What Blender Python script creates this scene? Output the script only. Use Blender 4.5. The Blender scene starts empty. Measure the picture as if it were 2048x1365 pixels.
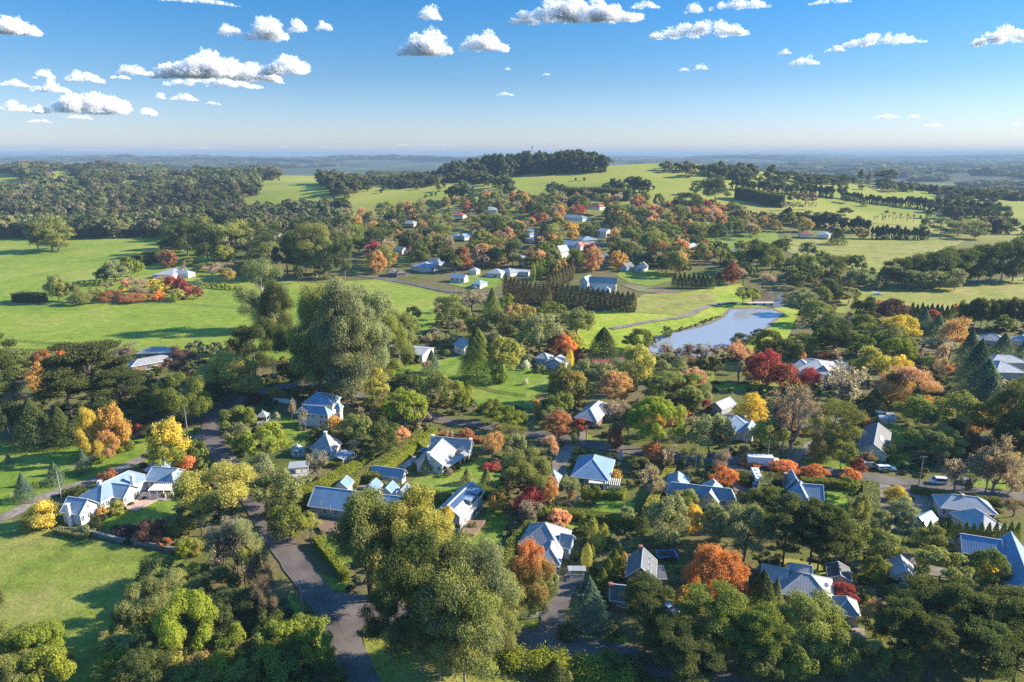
import bpy, bmesh, math, random
import numpy as np
from mathutils import Vector, Matrix
S = bpy.context.scene
COL = S.collection
rnd = random.Random(7)
R = math.radians
# ------------------------------------------------------------------ camera
F, CH = 1365.0, 95.0                       # focal length in photo pixels, camera height in metres
PITCH = math.atan(372 / F)
cam = bpy.data.cameras.new('camera'); cam.sensor_width = 36; cam.lens = 36 * F / 2048
cam.clip_start = 1; cam.clip_end = 200000
camo = bpy.data.objects.new('camera', cam); COL.objects.link(camo)
camo.location = (0, 0, CH); camo.rotation_euler = (math.pi / 2 - PITCH, 0, 0)
S.camera = camo
# ------------------------------------------------------------------ light
SUN_AZ, SUN_EL = R(10), R(27)              # azimuth measured from +X towards +Y
W = bpy.data.worlds.new('World'); S.world = W; W.use_nodes = True
nt = W.node_tree; bg = nt.nodes['Background']
sky = nt.nodes.new('ShaderNodeTexSky'); sky.sky_type = 'NISHITA'; sky.sun_disc = False
sky.sun_elevation = SUN_EL; sky.sun_rotation = math.pi / 2 - SUN_AZ
sky.altitude = 0; sky.air_density = 1.0; sky.dust_density = 0.1; sky.ozone_density = 3.0
hs = nt.nodes.new('ShaderNodeHueSaturation'); hs.inputs['Saturation'].default_value = 1.3
gm_ = nt.nodes.new('ShaderNodeGamma'); gm_.inputs[1].default_value = 1.0
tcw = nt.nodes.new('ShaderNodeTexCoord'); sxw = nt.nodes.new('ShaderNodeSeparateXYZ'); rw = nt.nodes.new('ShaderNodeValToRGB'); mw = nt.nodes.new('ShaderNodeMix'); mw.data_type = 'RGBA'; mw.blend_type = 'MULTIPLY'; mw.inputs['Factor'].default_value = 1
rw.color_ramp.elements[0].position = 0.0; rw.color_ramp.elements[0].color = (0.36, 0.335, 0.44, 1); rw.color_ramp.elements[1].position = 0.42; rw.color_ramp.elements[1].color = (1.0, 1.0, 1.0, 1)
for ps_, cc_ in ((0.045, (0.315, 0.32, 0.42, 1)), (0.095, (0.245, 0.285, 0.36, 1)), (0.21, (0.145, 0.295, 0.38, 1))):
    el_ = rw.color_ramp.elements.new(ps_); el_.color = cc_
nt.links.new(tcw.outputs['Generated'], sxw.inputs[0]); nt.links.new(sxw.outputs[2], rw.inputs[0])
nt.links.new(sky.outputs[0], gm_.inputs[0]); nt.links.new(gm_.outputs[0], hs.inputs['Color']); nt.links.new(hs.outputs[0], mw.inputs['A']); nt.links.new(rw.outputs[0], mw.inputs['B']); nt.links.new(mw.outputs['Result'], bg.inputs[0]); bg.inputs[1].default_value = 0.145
sl = bpy.data.lights.new('sun', 'SUN'); sl.energy = 5.0; sl.angle = R(0.5); sl.color = (1.0, 0.885, 0.71)
so = bpy.data.objects.new('sun', sl); COL.objects.link(so)
sd = Vector((math.cos(SUN_AZ) * math.cos(SUN_EL), math.sin(SUN_AZ) * math.cos(SUN_EL), math.sin(SUN_EL)))
so.rotation_euler = sd.to_track_quat('Z', 'Y').to_euler()
S.view_settings.view_transform = 'Standard'; S.view_settings.look = 'None'
S.view_settings.exposure = 1.5; S.view_settings.gamma = 1
S.cycles.max_bounces = 8; S.cycles.diffuse_bounces = 7; S.cycles.glossy_bounces = 2
S.cycles.transmission_bounces = 4; S.cycles.volume_bounces = 0; S.cycles.transparent_max_bounces = 40
S.cycles.caustics_reflective = False; S.cycles.caustics_refractive = False
S.cycles.use_denoising = False; S.cycles.sample_clamp_indirect = 5.0
# ------------------------------------------------------------------ geometry of the view
CP, SP = math.cos(PITCH), math.sin(PITCH)
HILLS = [(19, 1270, 36, 225, 225), (-150, 1150, 17, 420, 280), (320, 1370, 44, 165, 230), (520, 1620, 32, 170, 170), (690, 1330, 33, 230, 170),
         (-1150, 1950, 40, 720, 480), (-250, 1750, 4, 330, 300), (-430, 1420, 17, 130, 100), (-350, 1170, 11, 120, 80), (-1100, 1500, 16, 160, 110), (-700, 1500, 13, 130, 120), (-780, 1180, 11, 120, 100), (-1300, 1900, 14, 160, 130), (-560, 1750, 14, 150, 100), (-420, 1980, 8, 260, 120), (-600, 960, -13, 330, 120), (1500, 2600, -22, 800, 800),
         (3250, 9000, 52, 700, 500), (2700, 8600, 34, 400, 400), (7200, 10500, 75, 1100, 600), (-9000, 13000, 60, 4000, 1500), (-3300, 6400, 62, 1100, 350), (-1500, 7600, 66, 800, 400), (300, 6800, 60, 700, 350), (-5200, 9500, 78, 1500, 500), (1700, 11000, 72, 1600, 500), (5200, 13500, 76, 2200, 600)]
def hgt(x, y):
    x = np.asarray(x, float); y = np.asarray(y, float)
    z = np.zeros(np.broadcast(x, y).shape)
    for cx, cy, A, sx, sy in HILLS:
        z = z + A * np.exp(-0.5 * ((x - cx) / sx) ** 2 - 0.5 * ((y - cy) / sy) ** 2)
    r = np.sqrt(x * x + y * y)
    k = np.clip((r - 600) / 1500, 0, 1)
    z = z + k * (5 * np.sin(x / 310 + 1.3) * np.cos(y / 270) + 3 * np.sin(x / 140 + y / 190))
    far = np.clip((r - 15000) / 9000, 0, 1); far = far * far * (3 - 2 * far)
    th = np.arctan2(x, np.maximum(y, 1))
    z = z + far * (95 + 28 * np.sin(th * 9 + 1) + 18 * np.sin(th * 23) + 8 * np.sin(th * 61 + 2))
    return z
def ray(px, py):
    a = (px - 1024) / F; b = (682.5 - py) / F
    return np.array([a, CP + b * SP, -SP + b * CP])
def PZ(px, py, z):                                    # point of the view ray at height z
    r = ray(px, py); t = (z - CH) / r[2]
    return np.array([r[0] * t, r[1] * t, z])
def G(px, py):                                        # point of the view ray on the ground
    r = ray(px, py); t = np.geomspace(60, 40000, 1500)
    d = CH + r[2] * t - hgt(r[0] * t, r[1] * t)
    i = np.argmax(d < 0)
    if d[i] >= 0: i = len(t) - 1
    lo, hi = t[max(i - 1, 0)], t[i]
    for _ in range(22):
        m = (lo + hi) / 2
        if CH + r[2] * m - hgt(r[0] * m, r[1] * m) < 0: hi = m
        else: lo = m
    return np.array([r[0] * hi, r[1] * hi, float(hgt(r[0] * hi, r[1] * hi))])
def proj(x, y, z):
    z = z - CH; d = y * CP - z * SP; u = y * SP + z * CP
    return 1024 + F * x / d, 682.5 - F * u / d
def depth(p): return p[1] * CP - (p[2] - CH) * SP
Zs = dict(f=(0, 0, 1), A=(100, 880, 6.827), B=(560, 780, 7.582), D=(600, 850, 5.12), I=(1080, 880, 9.1), J=(1320, 900, 5.689), L=(1500, 1100, 5.689),
          V=(700, 400, 6.827), W=(960, 420, 6.0235), z1=(0, 260, 2.926), z2=(680, 260, 2.926), z3=(1348, 260, 2.926), z4=(0, 640, 2.926), z5=(560, 640, 2.926),
          z6=(1100, 640, 3.1017), z7=(1448, 640, 3.1017), z8=(0, 960, 2.926), z9=(560, 940, 2.926), z10=(1000, 940, 3.2125), z11=(1448, 940, 3.2117))
def U(z, x, y):
    a, b, s = Zs[z]; return a + x / s, b + y / s
# ------------------------------------------------------------------ object helpers
def link(name, me, mat=None, parent=None, mats=None):
    o = bpy.data.objects.new(name, me); COL.objects.link(o)
    for m in (mats or ([mat] if mat else [])):
        if len(me.materials) < len(mats or [mat]): me.materials.append(m)
    if parent: o.parent = parent
    return o
def tag(o, label, cat, group=None, kind=None):
    if kind: o['kind'] = kind
    if label: o['label'] = label
    if cat: o['category'] = cat
    if group: o['group'] = group
    return o
def struct(o): o['kind'] = 'structure'; return o
def empty(name, loc, rz=0):
    o = bpy.data.objects.new(name, None); COL.objects.link(o); o.location = loc; o.rotation_euler = (0, 0, rz)
    o.empty_display_size = 0.5
    return o
class MB:                                             # collects simple solids into one mesh
    def __init__(s): s.v = []; s.f = []; s.m = []
    def add(s, vs, fs, mi=0):
        k = len(s.v); s.v += [tuple(map(float, v)) for v in vs]; s.f += [tuple(i + k for i in f) for f in fs]; s.m += [mi] * len(fs)
    def box(s, c, u, v, w, mi=0):                     # centre and three half-axis vectors
        c, u, v, w = (np.asarray(q, float) for q in (c, u, v, w))
        P = [c + i * u + j * v + k * w for k in (-1, 1) for j in (-1, 1) for i in (-1, 1)]
        s.add(P, [(0, 2, 3, 1), (4, 5, 7, 6), (0, 1, 5, 4), (2, 6, 7, 3), (0, 4, 6, 2), (1, 3, 7, 5)], mi)
    def abox(s, x0, y0, z0, x1, y1, z1, mi=0):
        s.box(((x0 + x1) / 2, (y0 + y1) / 2, (z0 + z1) / 2), ((x1 - x0) / 2, 0, 0), (0, (y1 - y0) / 2, 0), (0, 0, (z1 - z0) / 2), mi)
    def bar(s, p, q, w, h=None, mi=0):
        p = np.asarray(p, float); q = np.asarray(q, float); h = h or w; d = q - p; L = np.linalg.norm(d)
        if L < 1e-6: return
        d = d / L; up = np.array([0, 0, 1.0]) if abs(d[2]) < 0.95 else np.array([1.0, 0, 0])
        a = np.cross(d, up); a /= np.linalg.norm(a); b = np.cross(a, d)
        s.box((p + q) / 2, d * L / 2, a * w / 2, b * h / 2, mi)
    def tube(s, pts, rs, n=6, mi=0, cap=True):
        pts = [np.asarray(p, float) for p in pts]; k0 = len(s.v)
        for i, p in enumerate(pts):
            d = pts[min(i + 1, len(pts) - 1)] - pts[max(i - 1, 0)]; d = d / (np.linalg.norm(d) + 1e-9)
            up = np.array([0, 0, 1.0]) if abs(d[2]) < 0.9 else np.array([1.0, 0, 0])
            a = np.cross(d, up); a /= np.linalg.norm(a); b = np.cross(a, d)
            for j in range(n):
                t = 2 * math.pi * j / n; s.v.append(tuple(p + rs[i] * (a * math.cos(t) + b * math.sin(t))))
        for i in range(len(pts) - 1):
            for j in range(n):
                s.f.append((k0 + i * n + j, k0 + i * n + (j + 1) % n, k0 + (i + 1) * n + (j + 1) % n, k0 + (i + 1) * n + j)); s.m.append(mi)
        if cap:
            s.f.append(tuple(k0 + j for j in range(n))[::-1]); s.m.append(mi)
            s.f.append(tuple(k0 + (len(pts) - 1) * n + j for j in range(n))); s.m.append(mi)
    def slab(s, poly, th, mi=0):                      # polygon given thickness straight down
        n = len(poly); P = [tuple(p) for p in poly] + [(p[0], p[1], p[2] - th) for p in poly]
        s.add(P, [tuple(range(n)), tuple(range(2 * n - 1, n - 1, -1))] + [(i, i + n, (i + 1) % n + n, (i + 1) % n) for i in range(n)], mi)
    def mesh(s, name, off=(0, 0, 0), recalc=True):
        me = bpy.data.meshes.new(name); o = np.asarray(off, float)
        me.from_pydata([tuple(np.asarray(v) - o) for v in s.v], [], s.f)
        me.polygons.foreach_set('material_index', s.m)
        if recalc:
            bm = bmesh.new(); bm.from_mesh(me); bmesh.ops.recalc_face_normals(bm, faces=bm.faces); bm.to_mesh(me); bm.free()
        return me
    def build(s, name, mats, parent=None, off=(0, 0, 0)):
        mats = mats if isinstance(mats, (list, tuple)) else [mats]
        return link(name, s.mesh(name, off), parent=parent, mats=mats)
# ------------------------------------------------------------------ materials
MATS = {}
def nodes(name):
    m = bpy.data.materials.new(name); m.use_nodes = True; t = m.node_tree; p = t.nodes['Principled BSDF']
    MATS[name] = m
    return m, t, p
def N(t, typ, **kw):
    n = t.nodes.new(typ)
    for k, v in kw.items():
        if k.startswith('i_'): n.inputs[int(k[2:]) if k[2:].isdigit() else k[2:]].default_value = v
        else: setattr(n, k, v)
    return n
def noise(t, scale, detail=4, rough=0.55, coord='Object', dist=0.0):
    tc = N(t, 'ShaderNodeTexCoord'); n = N(t, 'ShaderNodeTexNoise'); n.inputs['Scale'].default_value = scale
    n.inputs['Detail'].default_value = detail; n.inputs['Roughness'].default_value = rough; n.inputs['Distortion'].default_value = dist
    t.links.new(tc.outputs[coord], n.inputs['Vector']); return n.outputs['Fac']
def ramp(t, fac, stops):
    r = N(t, 'ShaderNodeValToRGB'); e = r.color_ramp.elements
    while len(e) < len(stops): e.new(0.5)
    for k, (p, c) in enumerate(stops): e[k].position = p; e[k].color = (*c, 1)
    t.links.new(fac, r.inputs[0]); return r.outputs[0]
def mix(t, fac, a, b, mode='MIX'):
    m = N(t, 'ShaderNodeMix', data_type='RGBA', blend_type=mode)
    for sock, v in ((m.inputs['Factor'], fac), (m.inputs['A'], a), (m.inputs['B'], b)):
        if isinstance(v, bpy.types.NodeSocket): t.links.new(v, sock)
        elif isinstance(v, (tuple, list)): sock.default_value = (*v[:3], 1)
        else: sock.default_value = v
    return m.outputs['Result']
def mat_noise(name, c1, c2, scale=1.0, rough=0.8, metal=0.0, detail=5, lo=0.35, hi=0.65, bump=0.0, c3=None, s3=0.03, spec=0.4):
    m, t, p = nodes(name)
    col = ramp(t, noise(t, scale, detail), [(lo, c1), (hi, c2)])
    if c3:
        col = mix(t, ramp(t, noise(t, s3, 3), [(0.42, (0, 0, 0)), (0.62, (1, 1, 1))]), col, c3)
    t.links.new(col, p.inputs['Base Color']); p.inputs['Roughness'].default_value = rough; p.inputs['Metallic'].default_value = metal
    p.inputs['Specular IOR Level'].default_value = spec
    if bump:
        b = N(t, 'ShaderNodeBump'); b.inputs['Strength'].default_value = bump; t.links.new(noise(t, scale * 2, 5), b.inputs['Height']); t.links.new(b.outputs[0], p.inputs['Normal'])
    return m
def grass_mat(name, cols, big=0.02, fine=1.3, litter=None):
    m, t, p = nodes(name)
    a = ramp(t, noise(t, big, 5, 0.6, dist=0.6), [(0.34, cols[0]), (0.5, cols[1]), (0.66, cols[2])])
    f = ramp(t, noise(t, fine, 3, 0.7), [(0.25, (0.62, 0.62, 0.62)), (0.75, (1.38, 1.38, 1.38))])
    c = mix(t, 1.0, a, f, 'MULTIPLY')
    g = ramp(t, noise(t, 0.22, 4, 0.6), [(0.3, (0.75, 0.78, 0.75)), (0.7, (1.22, 1.2, 1.15))])
    c = mix(t, 1.0, c, g, 'MULTIPLY')
    if litter:
        c = mix(t, ramp(t, noise(t, 0.06, 5, 0.65), [(0.54, (0, 0, 0)), (0.74, (.85, .85, .85))]), c, litter)
    t.links.new(c, p.inputs['Base Color']); p.inputs['Roughness'].default_value = 0.9; p.inputs['Specular IOR Level'].default_value = 0.15
    b = N(t, 'ShaderNodeBump'); b.inputs['Strength'].default_value = 0.6; b.inputs['Distance'].default_value = 0.3
    t.links.new(noise(t, 1.1, 4, 0.7), b.inputs['Height']); t.links.new(b.outputs[0], p.inputs['Normal'])
    return m
def roof_mat(name, c, c2=None, rough=0.68, seam=0.6, bands=True, metal=0.0):
    m, t, p = nodes(name); uv = N(t, 'ShaderNodeUVMap')
    wv = N(t, 'ShaderNodeTexWave', wave_type='BANDS', bands_direction='X', wave_profile='SIN'); wv.inputs['Scale'].default_value = 0.31416 / seam
    t.links.new(uv.outputs[0], wv.inputs['Vector'])
    c2 = c2 or tuple(q * 0.68 for q in c)
    nz = ramp(t, noise(t, 0.35, 5, 0.65), [(0.3, c2), (0.7, c)])
    if bands: nz = mix(t, ramp(t, wv.outputs['Fac'], [(0.0, (0.38,) * 3), (0.3, (0, 0, 0))]), nz, tuple(q * 0.62 for q in c))
    t.links.new(nz, p.inputs['Base Color']); p.inputs['Roughness'].default_value = rough; p.inputs['Metallic'].default_value = metal
    b = N(t, 'ShaderNodeBump'); b.inputs['Strength'].default_value = 0.2; b.inputs['Distance'].default_value = 0.04
    t.links.new(wv.outputs['Fac'], b.inputs['Height']); t.links.new(b.outputs[0], p.inputs['Normal'])
    return m
def leaf_mat(name, src='obj', lo=(0.75, 0.78, 0.80), hi=(3.0, 2.9, 2.5)):
    m = bpy.data.materials.new(name); m.use_nodes = True; t = m.node_tree; t.nodes.clear(); MATS[name] = m
    if src == 'obj':
        oi = N(t, 'ShaderNodeObjectInfo'); base = oi.outputs['Color']
        t2 = N(t, 'ShaderNodeAttribute', attribute_type='OBJECT', attribute_name='tint2')
        mv = N(t, 'ShaderNodeAttribute', attribute_name='mixv')
        base = mix(t, mv.outputs['Fac'], base, t2.outputs['Color'])
    else:
        base = N(t, 'ShaderNodeAttribute', attribute_name='tone').outputs['Color']
    lv = N(t, 'ShaderNodeAttribute', attribute_name='leafv')
    sc = ramp(t, lv.outputs['Fac'], [(0.0, lo), (1.0, hi)])
    base = mix(t, 1.0, base, sc, 'MULTIPLY')
    d = N(t, 'ShaderNodeBsdfDiffuse'); tr = N(t, 'ShaderNodeBsdfTranslucent'); t.links.new(base, d.inputs[0])
    tc = mix(t, 1.0, base, (1.25, 1.25, 0.75), 'MULTIPLY'); t.links.new(tc, tr.inputs[0])
    ms = N(t, 'ShaderNodeMixShader'); ms.inputs[0].default_value = 0.42
    t.links.new(d.outputs[0], ms.inputs[1]); t.links.new(tr.outputs[0], ms.inputs[2])
    out = N(t, 'ShaderNodeOutputMaterial'); t.links.new(ms.outputs[0], out.inputs[0])
    return m
LEAF = leaf_mat('foliage'); FARLEAF = leaf_mat('far_foliage', 'attr', (1.0, 1.03, 1.05), (2.3, 2.25, 2.0))
BARK = mat_noise('bark', (0.05, 0.04, 0.032), (0.12, 0.10, 0.085), 3.0)
PALEBARK = mat_noise('pale_bark', (0.16, 0.13, 0.105), (0.36, 0.32, 0.27), 2.0)
TWIG = mat_noise('twig', (0.17, 0.12, 0.11), (0.30, 0.24, 0.22), 6.0)
GROUND, tG, pG = nodes('ground')
PADDOCK = grass_mat('paddock_grass', [(0.115, 0.175, 0.016), (0.165, 0.22, 0.022), (0.235, 0.245, 0.045)], 0.012, litter=(0.24, 0.235, 0.055))
DRYGRASS = grass_mat('dry_paddock_grass', [(0.10, 0.14, 0.018), (0.15, 0.18, 0.028), (0.21, 0.205, 0.055)], 0.05, litter=(0.20, 0.18, 0.06))
LAWN = grass_mat('lawn_grass', [(0.095, 0.155, 0.016), (0.14, 0.20, 0.022), (0.19, 0.215, 0.045)], 0.05)
ROUGH = grass_mat('rough_grass', [(0.17, 0.185, 0.03), (0.225, 0.225, 0.042), (0.27, 0.235, 0.08)], 0.04, litter=(0.14, 0.10, 0.06))
BANK = grass_mat('bank_grass', [(0.18, 0.24, 0.018), (0.24, 0.30, 0.025), (0.30, 0.30, 0.05)], 0.03)
MUD = mat_noise('mud', (0.10, 0.08, 0.05), (0.19, 0.15, 0.09), 0.5, 0.8)
ASPHALT = mat_noise('asphalt', (0.062, 0.052, 0.047), (0.105, 0.088, 0.079), 0.22, 0.85, c3=(0.13, 0.108, 0.094), s3=0.1)
GRAVEL = mat_noise('gravel', (0.15, 0.12, 0.10), (0.26, 0.22, 0.18), 0.8, 0.95, c3=(0.12, 0.10, 0.075), s3=0.12)
CONCRETE = mat_noise('concrete', (0.28, 0.27, 0.26), (0.42, 0.40, 0.38), 0.6, 0.9)
SOIL = mat_noise('soil', (0.09, 0.05, 0.03), (0.19, 0.11, 0.07), 0.4, 0.95, c3=(0.14, 0.15, 0.05), s3=0.06)
WATER, t_, p_ = nodes('water'); p_.inputs['Base Color'].default_value = (0.24, 0.26, 0.28, 1); p_.inputs['Roughness'].default_value = 0.05; p_.inputs['IOR'].default_value = 1.33
b_ = N(t_, 'ShaderNodeBump'); b_.inputs['Strength'].default_value = 0.35; b_.inputs['Distance'].default_value = 0.1
t_.links.new(noise(t_, 0.6, 3), b_.inputs['Height']); t_.links.new(b_.outputs[0], p_.inputs['Normal'])
MUDWATER, t_, p_ = nodes('muddy_water'); p_.inputs['Base Color'].default_value = (0.13, 0.10, 0.06, 1); p_.inputs['Roughness'].default_value = 0.08; p_.inputs['IOR'].default_value = 1.33
RF = dict(azure=roof_mat('roof_azure', (0.14, 0.25, 0.375)), blue=roof_mat('roof_blue', (0.20, 0.285, 0.36)), grey=roof_mat('roof_grey', (0.30, 0.305, 0.31)), light=roof_mat('roof_light', (0.33, 0.345, 0.36)),
          slate=roof_mat('roof_slate', (0.10, 0.11, 0.12), rough=0.6, metal=0.0), tile=roof_mat('roof_brown_tile', (0.15, 0.125, 0.115), rough=0.75, seam=0.3, metal=0),
          red=roof_mat('roof_red', (0.36, 0.075, 0.05), rough=0.7, metal=0), dark=roof_mat('roof_dark', (0.085, 0.09, 0.10), rough=0.6, metal=0), green=roof_mat('roof_green', (0.16, 0.27, 0.27)))
def board_mat(name, c, c2):
    m, t, p = nodes(name); tc = N(t, 'ShaderNodeTexCoord')
    wv = N(t, 'ShaderNodeTexWave', wave_type='BANDS', bands_direction='Z', wave_profile='SAW'); wv.inputs['Scale'].default_value = 1.3
    t.links.new(tc.outputs['Object'], wv.inputs['Vector'])
    col = ramp(t, noise(t, 0.7, 5), [(0.3, c2), (0.7, c)]); col = mix(t, ramp(t, wv.outputs['Fac'], [(0.82, (0, 0, 0)), (1.0, (0.35,) * 3)]), col, tuple(q * 0.45 for q in c))
    t.links.new(col, p.inputs['Base Color']); p.inputs['Roughness'].default_value = 0.7
    return m
WL = dict(white=board_mat('wall_white', (0.62, 0.60, 0.55), (0.52, 0.50, 0.46)), cream=mat_noise('wall_cream', (0.55, 0.49, 0.37), (0.66, 0.60, 0.47), 0.8),
          pink=mat_noise('wall_pink', (0.48, 0.35, 0.29), (0.57, 0.43, 0.36), 0.8), grey=board_mat('wall_grey', (0.34, 0.36, 0.37), (0.27, 0.29, 0.30)),
          blue=board_mat('wall_blue', (0.33, 0.41, 0.50), (0.26, 0.33, 0.41)), beige=board_mat('wall_beige', (0.48, 0.43, 0.35), (0.40, 0.35, 0.28)))
def brick(name, c1, c2):
    m, t, p = nodes(name); tc = N(t, 'ShaderNodeTexCoord'); bt = N(t, 'ShaderNodeTexBrick'); sx = N(t, 'ShaderNodeSeparateXYZ'); cx = N(t, 'ShaderNodeCombineXYZ'); ad = N(t, 'ShaderNodeMath', operation='ADD')
    t.links.new(tc.outputs['Object'], sx.inputs[0]); t.links.new(sx.outputs[0], ad.inputs[0]); t.links.new(sx.outputs[1], ad.inputs[1]); t.links.new(ad.outputs[0], cx.inputs[0]); t.links.new(sx.outputs[2], cx.inputs[1])
    t.links.new(cx.outputs[0], bt.inputs['Vector']); bt.inputs['Scale'].default_value = 2.2
    bt.inputs['Color1'].default_value = (*c1, 1); bt.inputs['Color2'].default_value = (*c2, 1); bt.inputs['Mortar'].default_value = (0.3, 0.26, 0.22, 1)
    t.links.new(bt.outputs[0], p.inputs['Base Color']); p.inputs['Roughness'].default_value = 0.85
    return m
WL['brick'] = brick('brick', (0.27, 0.10, 0.06), (0.20, 0.075, 0.05)); WL['brown'] = brick('brown_brick', (0.20, 0.115, 0.075), (0.15, 0.09, 0.06))
def plain(name, c, rough=0.6, metal=0.0, em=None):
    m, t, p = nodes(name); col = ramp(t, noise(t, 1.7, 4), [(0.3, tuple(q * 0.86 for q in c)), (0.7, c)])
    t.links.new(col, p.inputs['Base Color']); p.inputs['Roughness'].default_value = rough; p.inputs['Metallic'].default_value = metal
    return m
TRIM = plain('white_trim', (0.76, 0.75, 0.72)); CAP = plain('ridge_metal', (0.40, 0.43, 0.46), 0.4); GLASS = plain('window_glass', (0.025, 0.032, 0.04), 0.08)
WOOD = plain('timber', (0.20, 0.125, 0.08)); GREYWOOD = plain('weathered_timber', (0.26, 0.235, 0.205)); DARKWOOD = plain('dark_timber', (0.05, 0.042, 0.036)); STONE = mat_noise('stone', (0.12, 0.10, 0.085), (0.27, 0.24, 0.20), 1.5)
SOLAR = plain('solar_glass', (0.05, 0.09, 0.17), 0.12); WIRE = plain('cable', (0.04, 0.04, 0.04)); CARWHITE = plain('white_paint', (0.72, 0.73, 0.74), 0.25); CARSILVER = plain('silver_paint', (0.42, 0.44, 0.46), 0.25, 0.5)
CARBLUE = plain('blue_paint', (0.16, 0.27, 0.42), 0.25); RUBBER = plain('rubber', (0.02, 0.02, 0.02), 0.8); STEEL = plain('steel', (0.45, 0.46, 0.47), 0.4, 0.8); CREAM = plain('cream_paint', (0.55, 0.50, 0.40)); REDPAINT = plain('red_paint', (0.5, 0.05, 0.03), 0.4); BLUEPAD = plain('blue_vinyl', (0.05, 0.16, 0.42), 0.5); NET_AND_SHADE = plain('black_net_and_shade', (0.012, 0.012, 0.014))
# ------------------------------------------------------------------ buildings
def roof_uv(me):
    uv = me.uv_layers.new(name='UVMap')
    for p in me.polygons:
        n = p.normal; e = Vector((0, 0, 1)).cross(n)
        e = e.normalized() if e.length > 1e-3 else Vector((1, 0, 0)); f = n.cross(e)
        for li in p.loop_indices:
            co = me.vertices[me.loops[li].vertex_index].co; uv.data[li].uv = (co.dot(e), co.dot(f))
def win_meshes():
    out = {}
    for k, (w, h, z0, bars) in dict(w=(1.25, 1.5, 0.85, 1), s=(0.9, 1.0, 1.1, 0), b=(2.3, 1.5, 0.8, 2), d=(1.0, 2.1, 0.05, 0), g=(2.5, 2.2, 0.03, 3), G=(4.6, 2.3, 0.03, 0), t=(0.8, 1.9, 0.5, 1)).items():
        fr = MB(); t = 0.11
        for x0, x1, a, b in ((-w / 2, -w / 2 + t, z0, z0 + h), (w / 2 - t, w / 2, z0, z0 + h), (-w / 2 + t, w / 2 - t, z0, z0 + t), (-w / 2 + t, w / 2 - t, z0 + h - t, z0 + h)):
            fr.abox(x0, -0.02, a, x1, 0.07, b)
        fr.abox(-w / 2 - .08, 0, z0 - .08, w / 2 + .08, 0.13, z0 - 0.003)
        for i in range(bars):
            x = -w / 2 + w * (i + 1) / (bars + 1); fr.abox(x - .035, 0.0, z0 + t, x + .035, 0.06, z0 + h - t)
        if k in 'ws': fr.abox(-w / 2 + t, 0.0, z0 + h / 2 - .03, w / 2 - t, 0.055, z0 + h / 2 + .03)
        pn = MB(); pn.abox(-w / 2 + t / 2, -0.03, z0 + t / 2, w / 2 - t / 2, 0.03, z0 + h - t / 2)
        both = MB(); both.v = fr.v + pn.v; both.f = fr.f + [tuple(i + len(fr.v) for i in q) for q in pn.f]; both.m = fr.m + [1] * len(pn.f)
        pm = WOOD if k == 'd' else (CREAM if k == 'G' else GLASS)
        a, b, c = fr.mesh('window_frame'), pn.mesh('window_pane'), both.mesh('window')
        a.materials.append(TRIM); b.materials.append(pm); c.materials.append(TRIM); c.materials.append(pm)
        out[k] = (a, b, c)
    return out
WIN = win_meshes()
WN = dict(d=('door', 'panel'), g=('glass_door', 'pane'), G=('garage_door', 'panel'))
LM = []                                                # (short name, x, y, half width, half height) in the photo
KEEP = []                                              # building footprints: (x, y, radius)
class Wing: pass
def wing(z, a, b, c, hw, rise, kind, win=''):
    w = Wing(); z0 = 0.0
    def pz(q, h): return PZ(*U(z, *q), h + z0)
    g = G(*U(z, *a)); z0 = float(g[2])
    A = pz(a, hw); B = pz(b, hw); u = B - A; u[2] = 0; L = np.linalg.norm(u); u /= L; n = np.array([-u[1], u[0], 0])
    if isinstance(c, (int, float)): Dp = c
    elif c[0] == 'r': Dp = 2 * float(np.dot(pz(c[1:], hw + rise) - A, n))
    else: Dp = float(np.dot(pz(c, hw) - B, n))
    if Dp < 0: A = A + n * Dp; B = B + n * Dp; Dp = -Dp
    Dp = max(Dp, 3.0)
    w.A, w.u, w.n, w.L, w.D, w.hw, w.rise, w.kind, w.win, w.z0 = A, u, n, L, Dp, hw, rise, kind, win, z0
    return w
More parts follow.
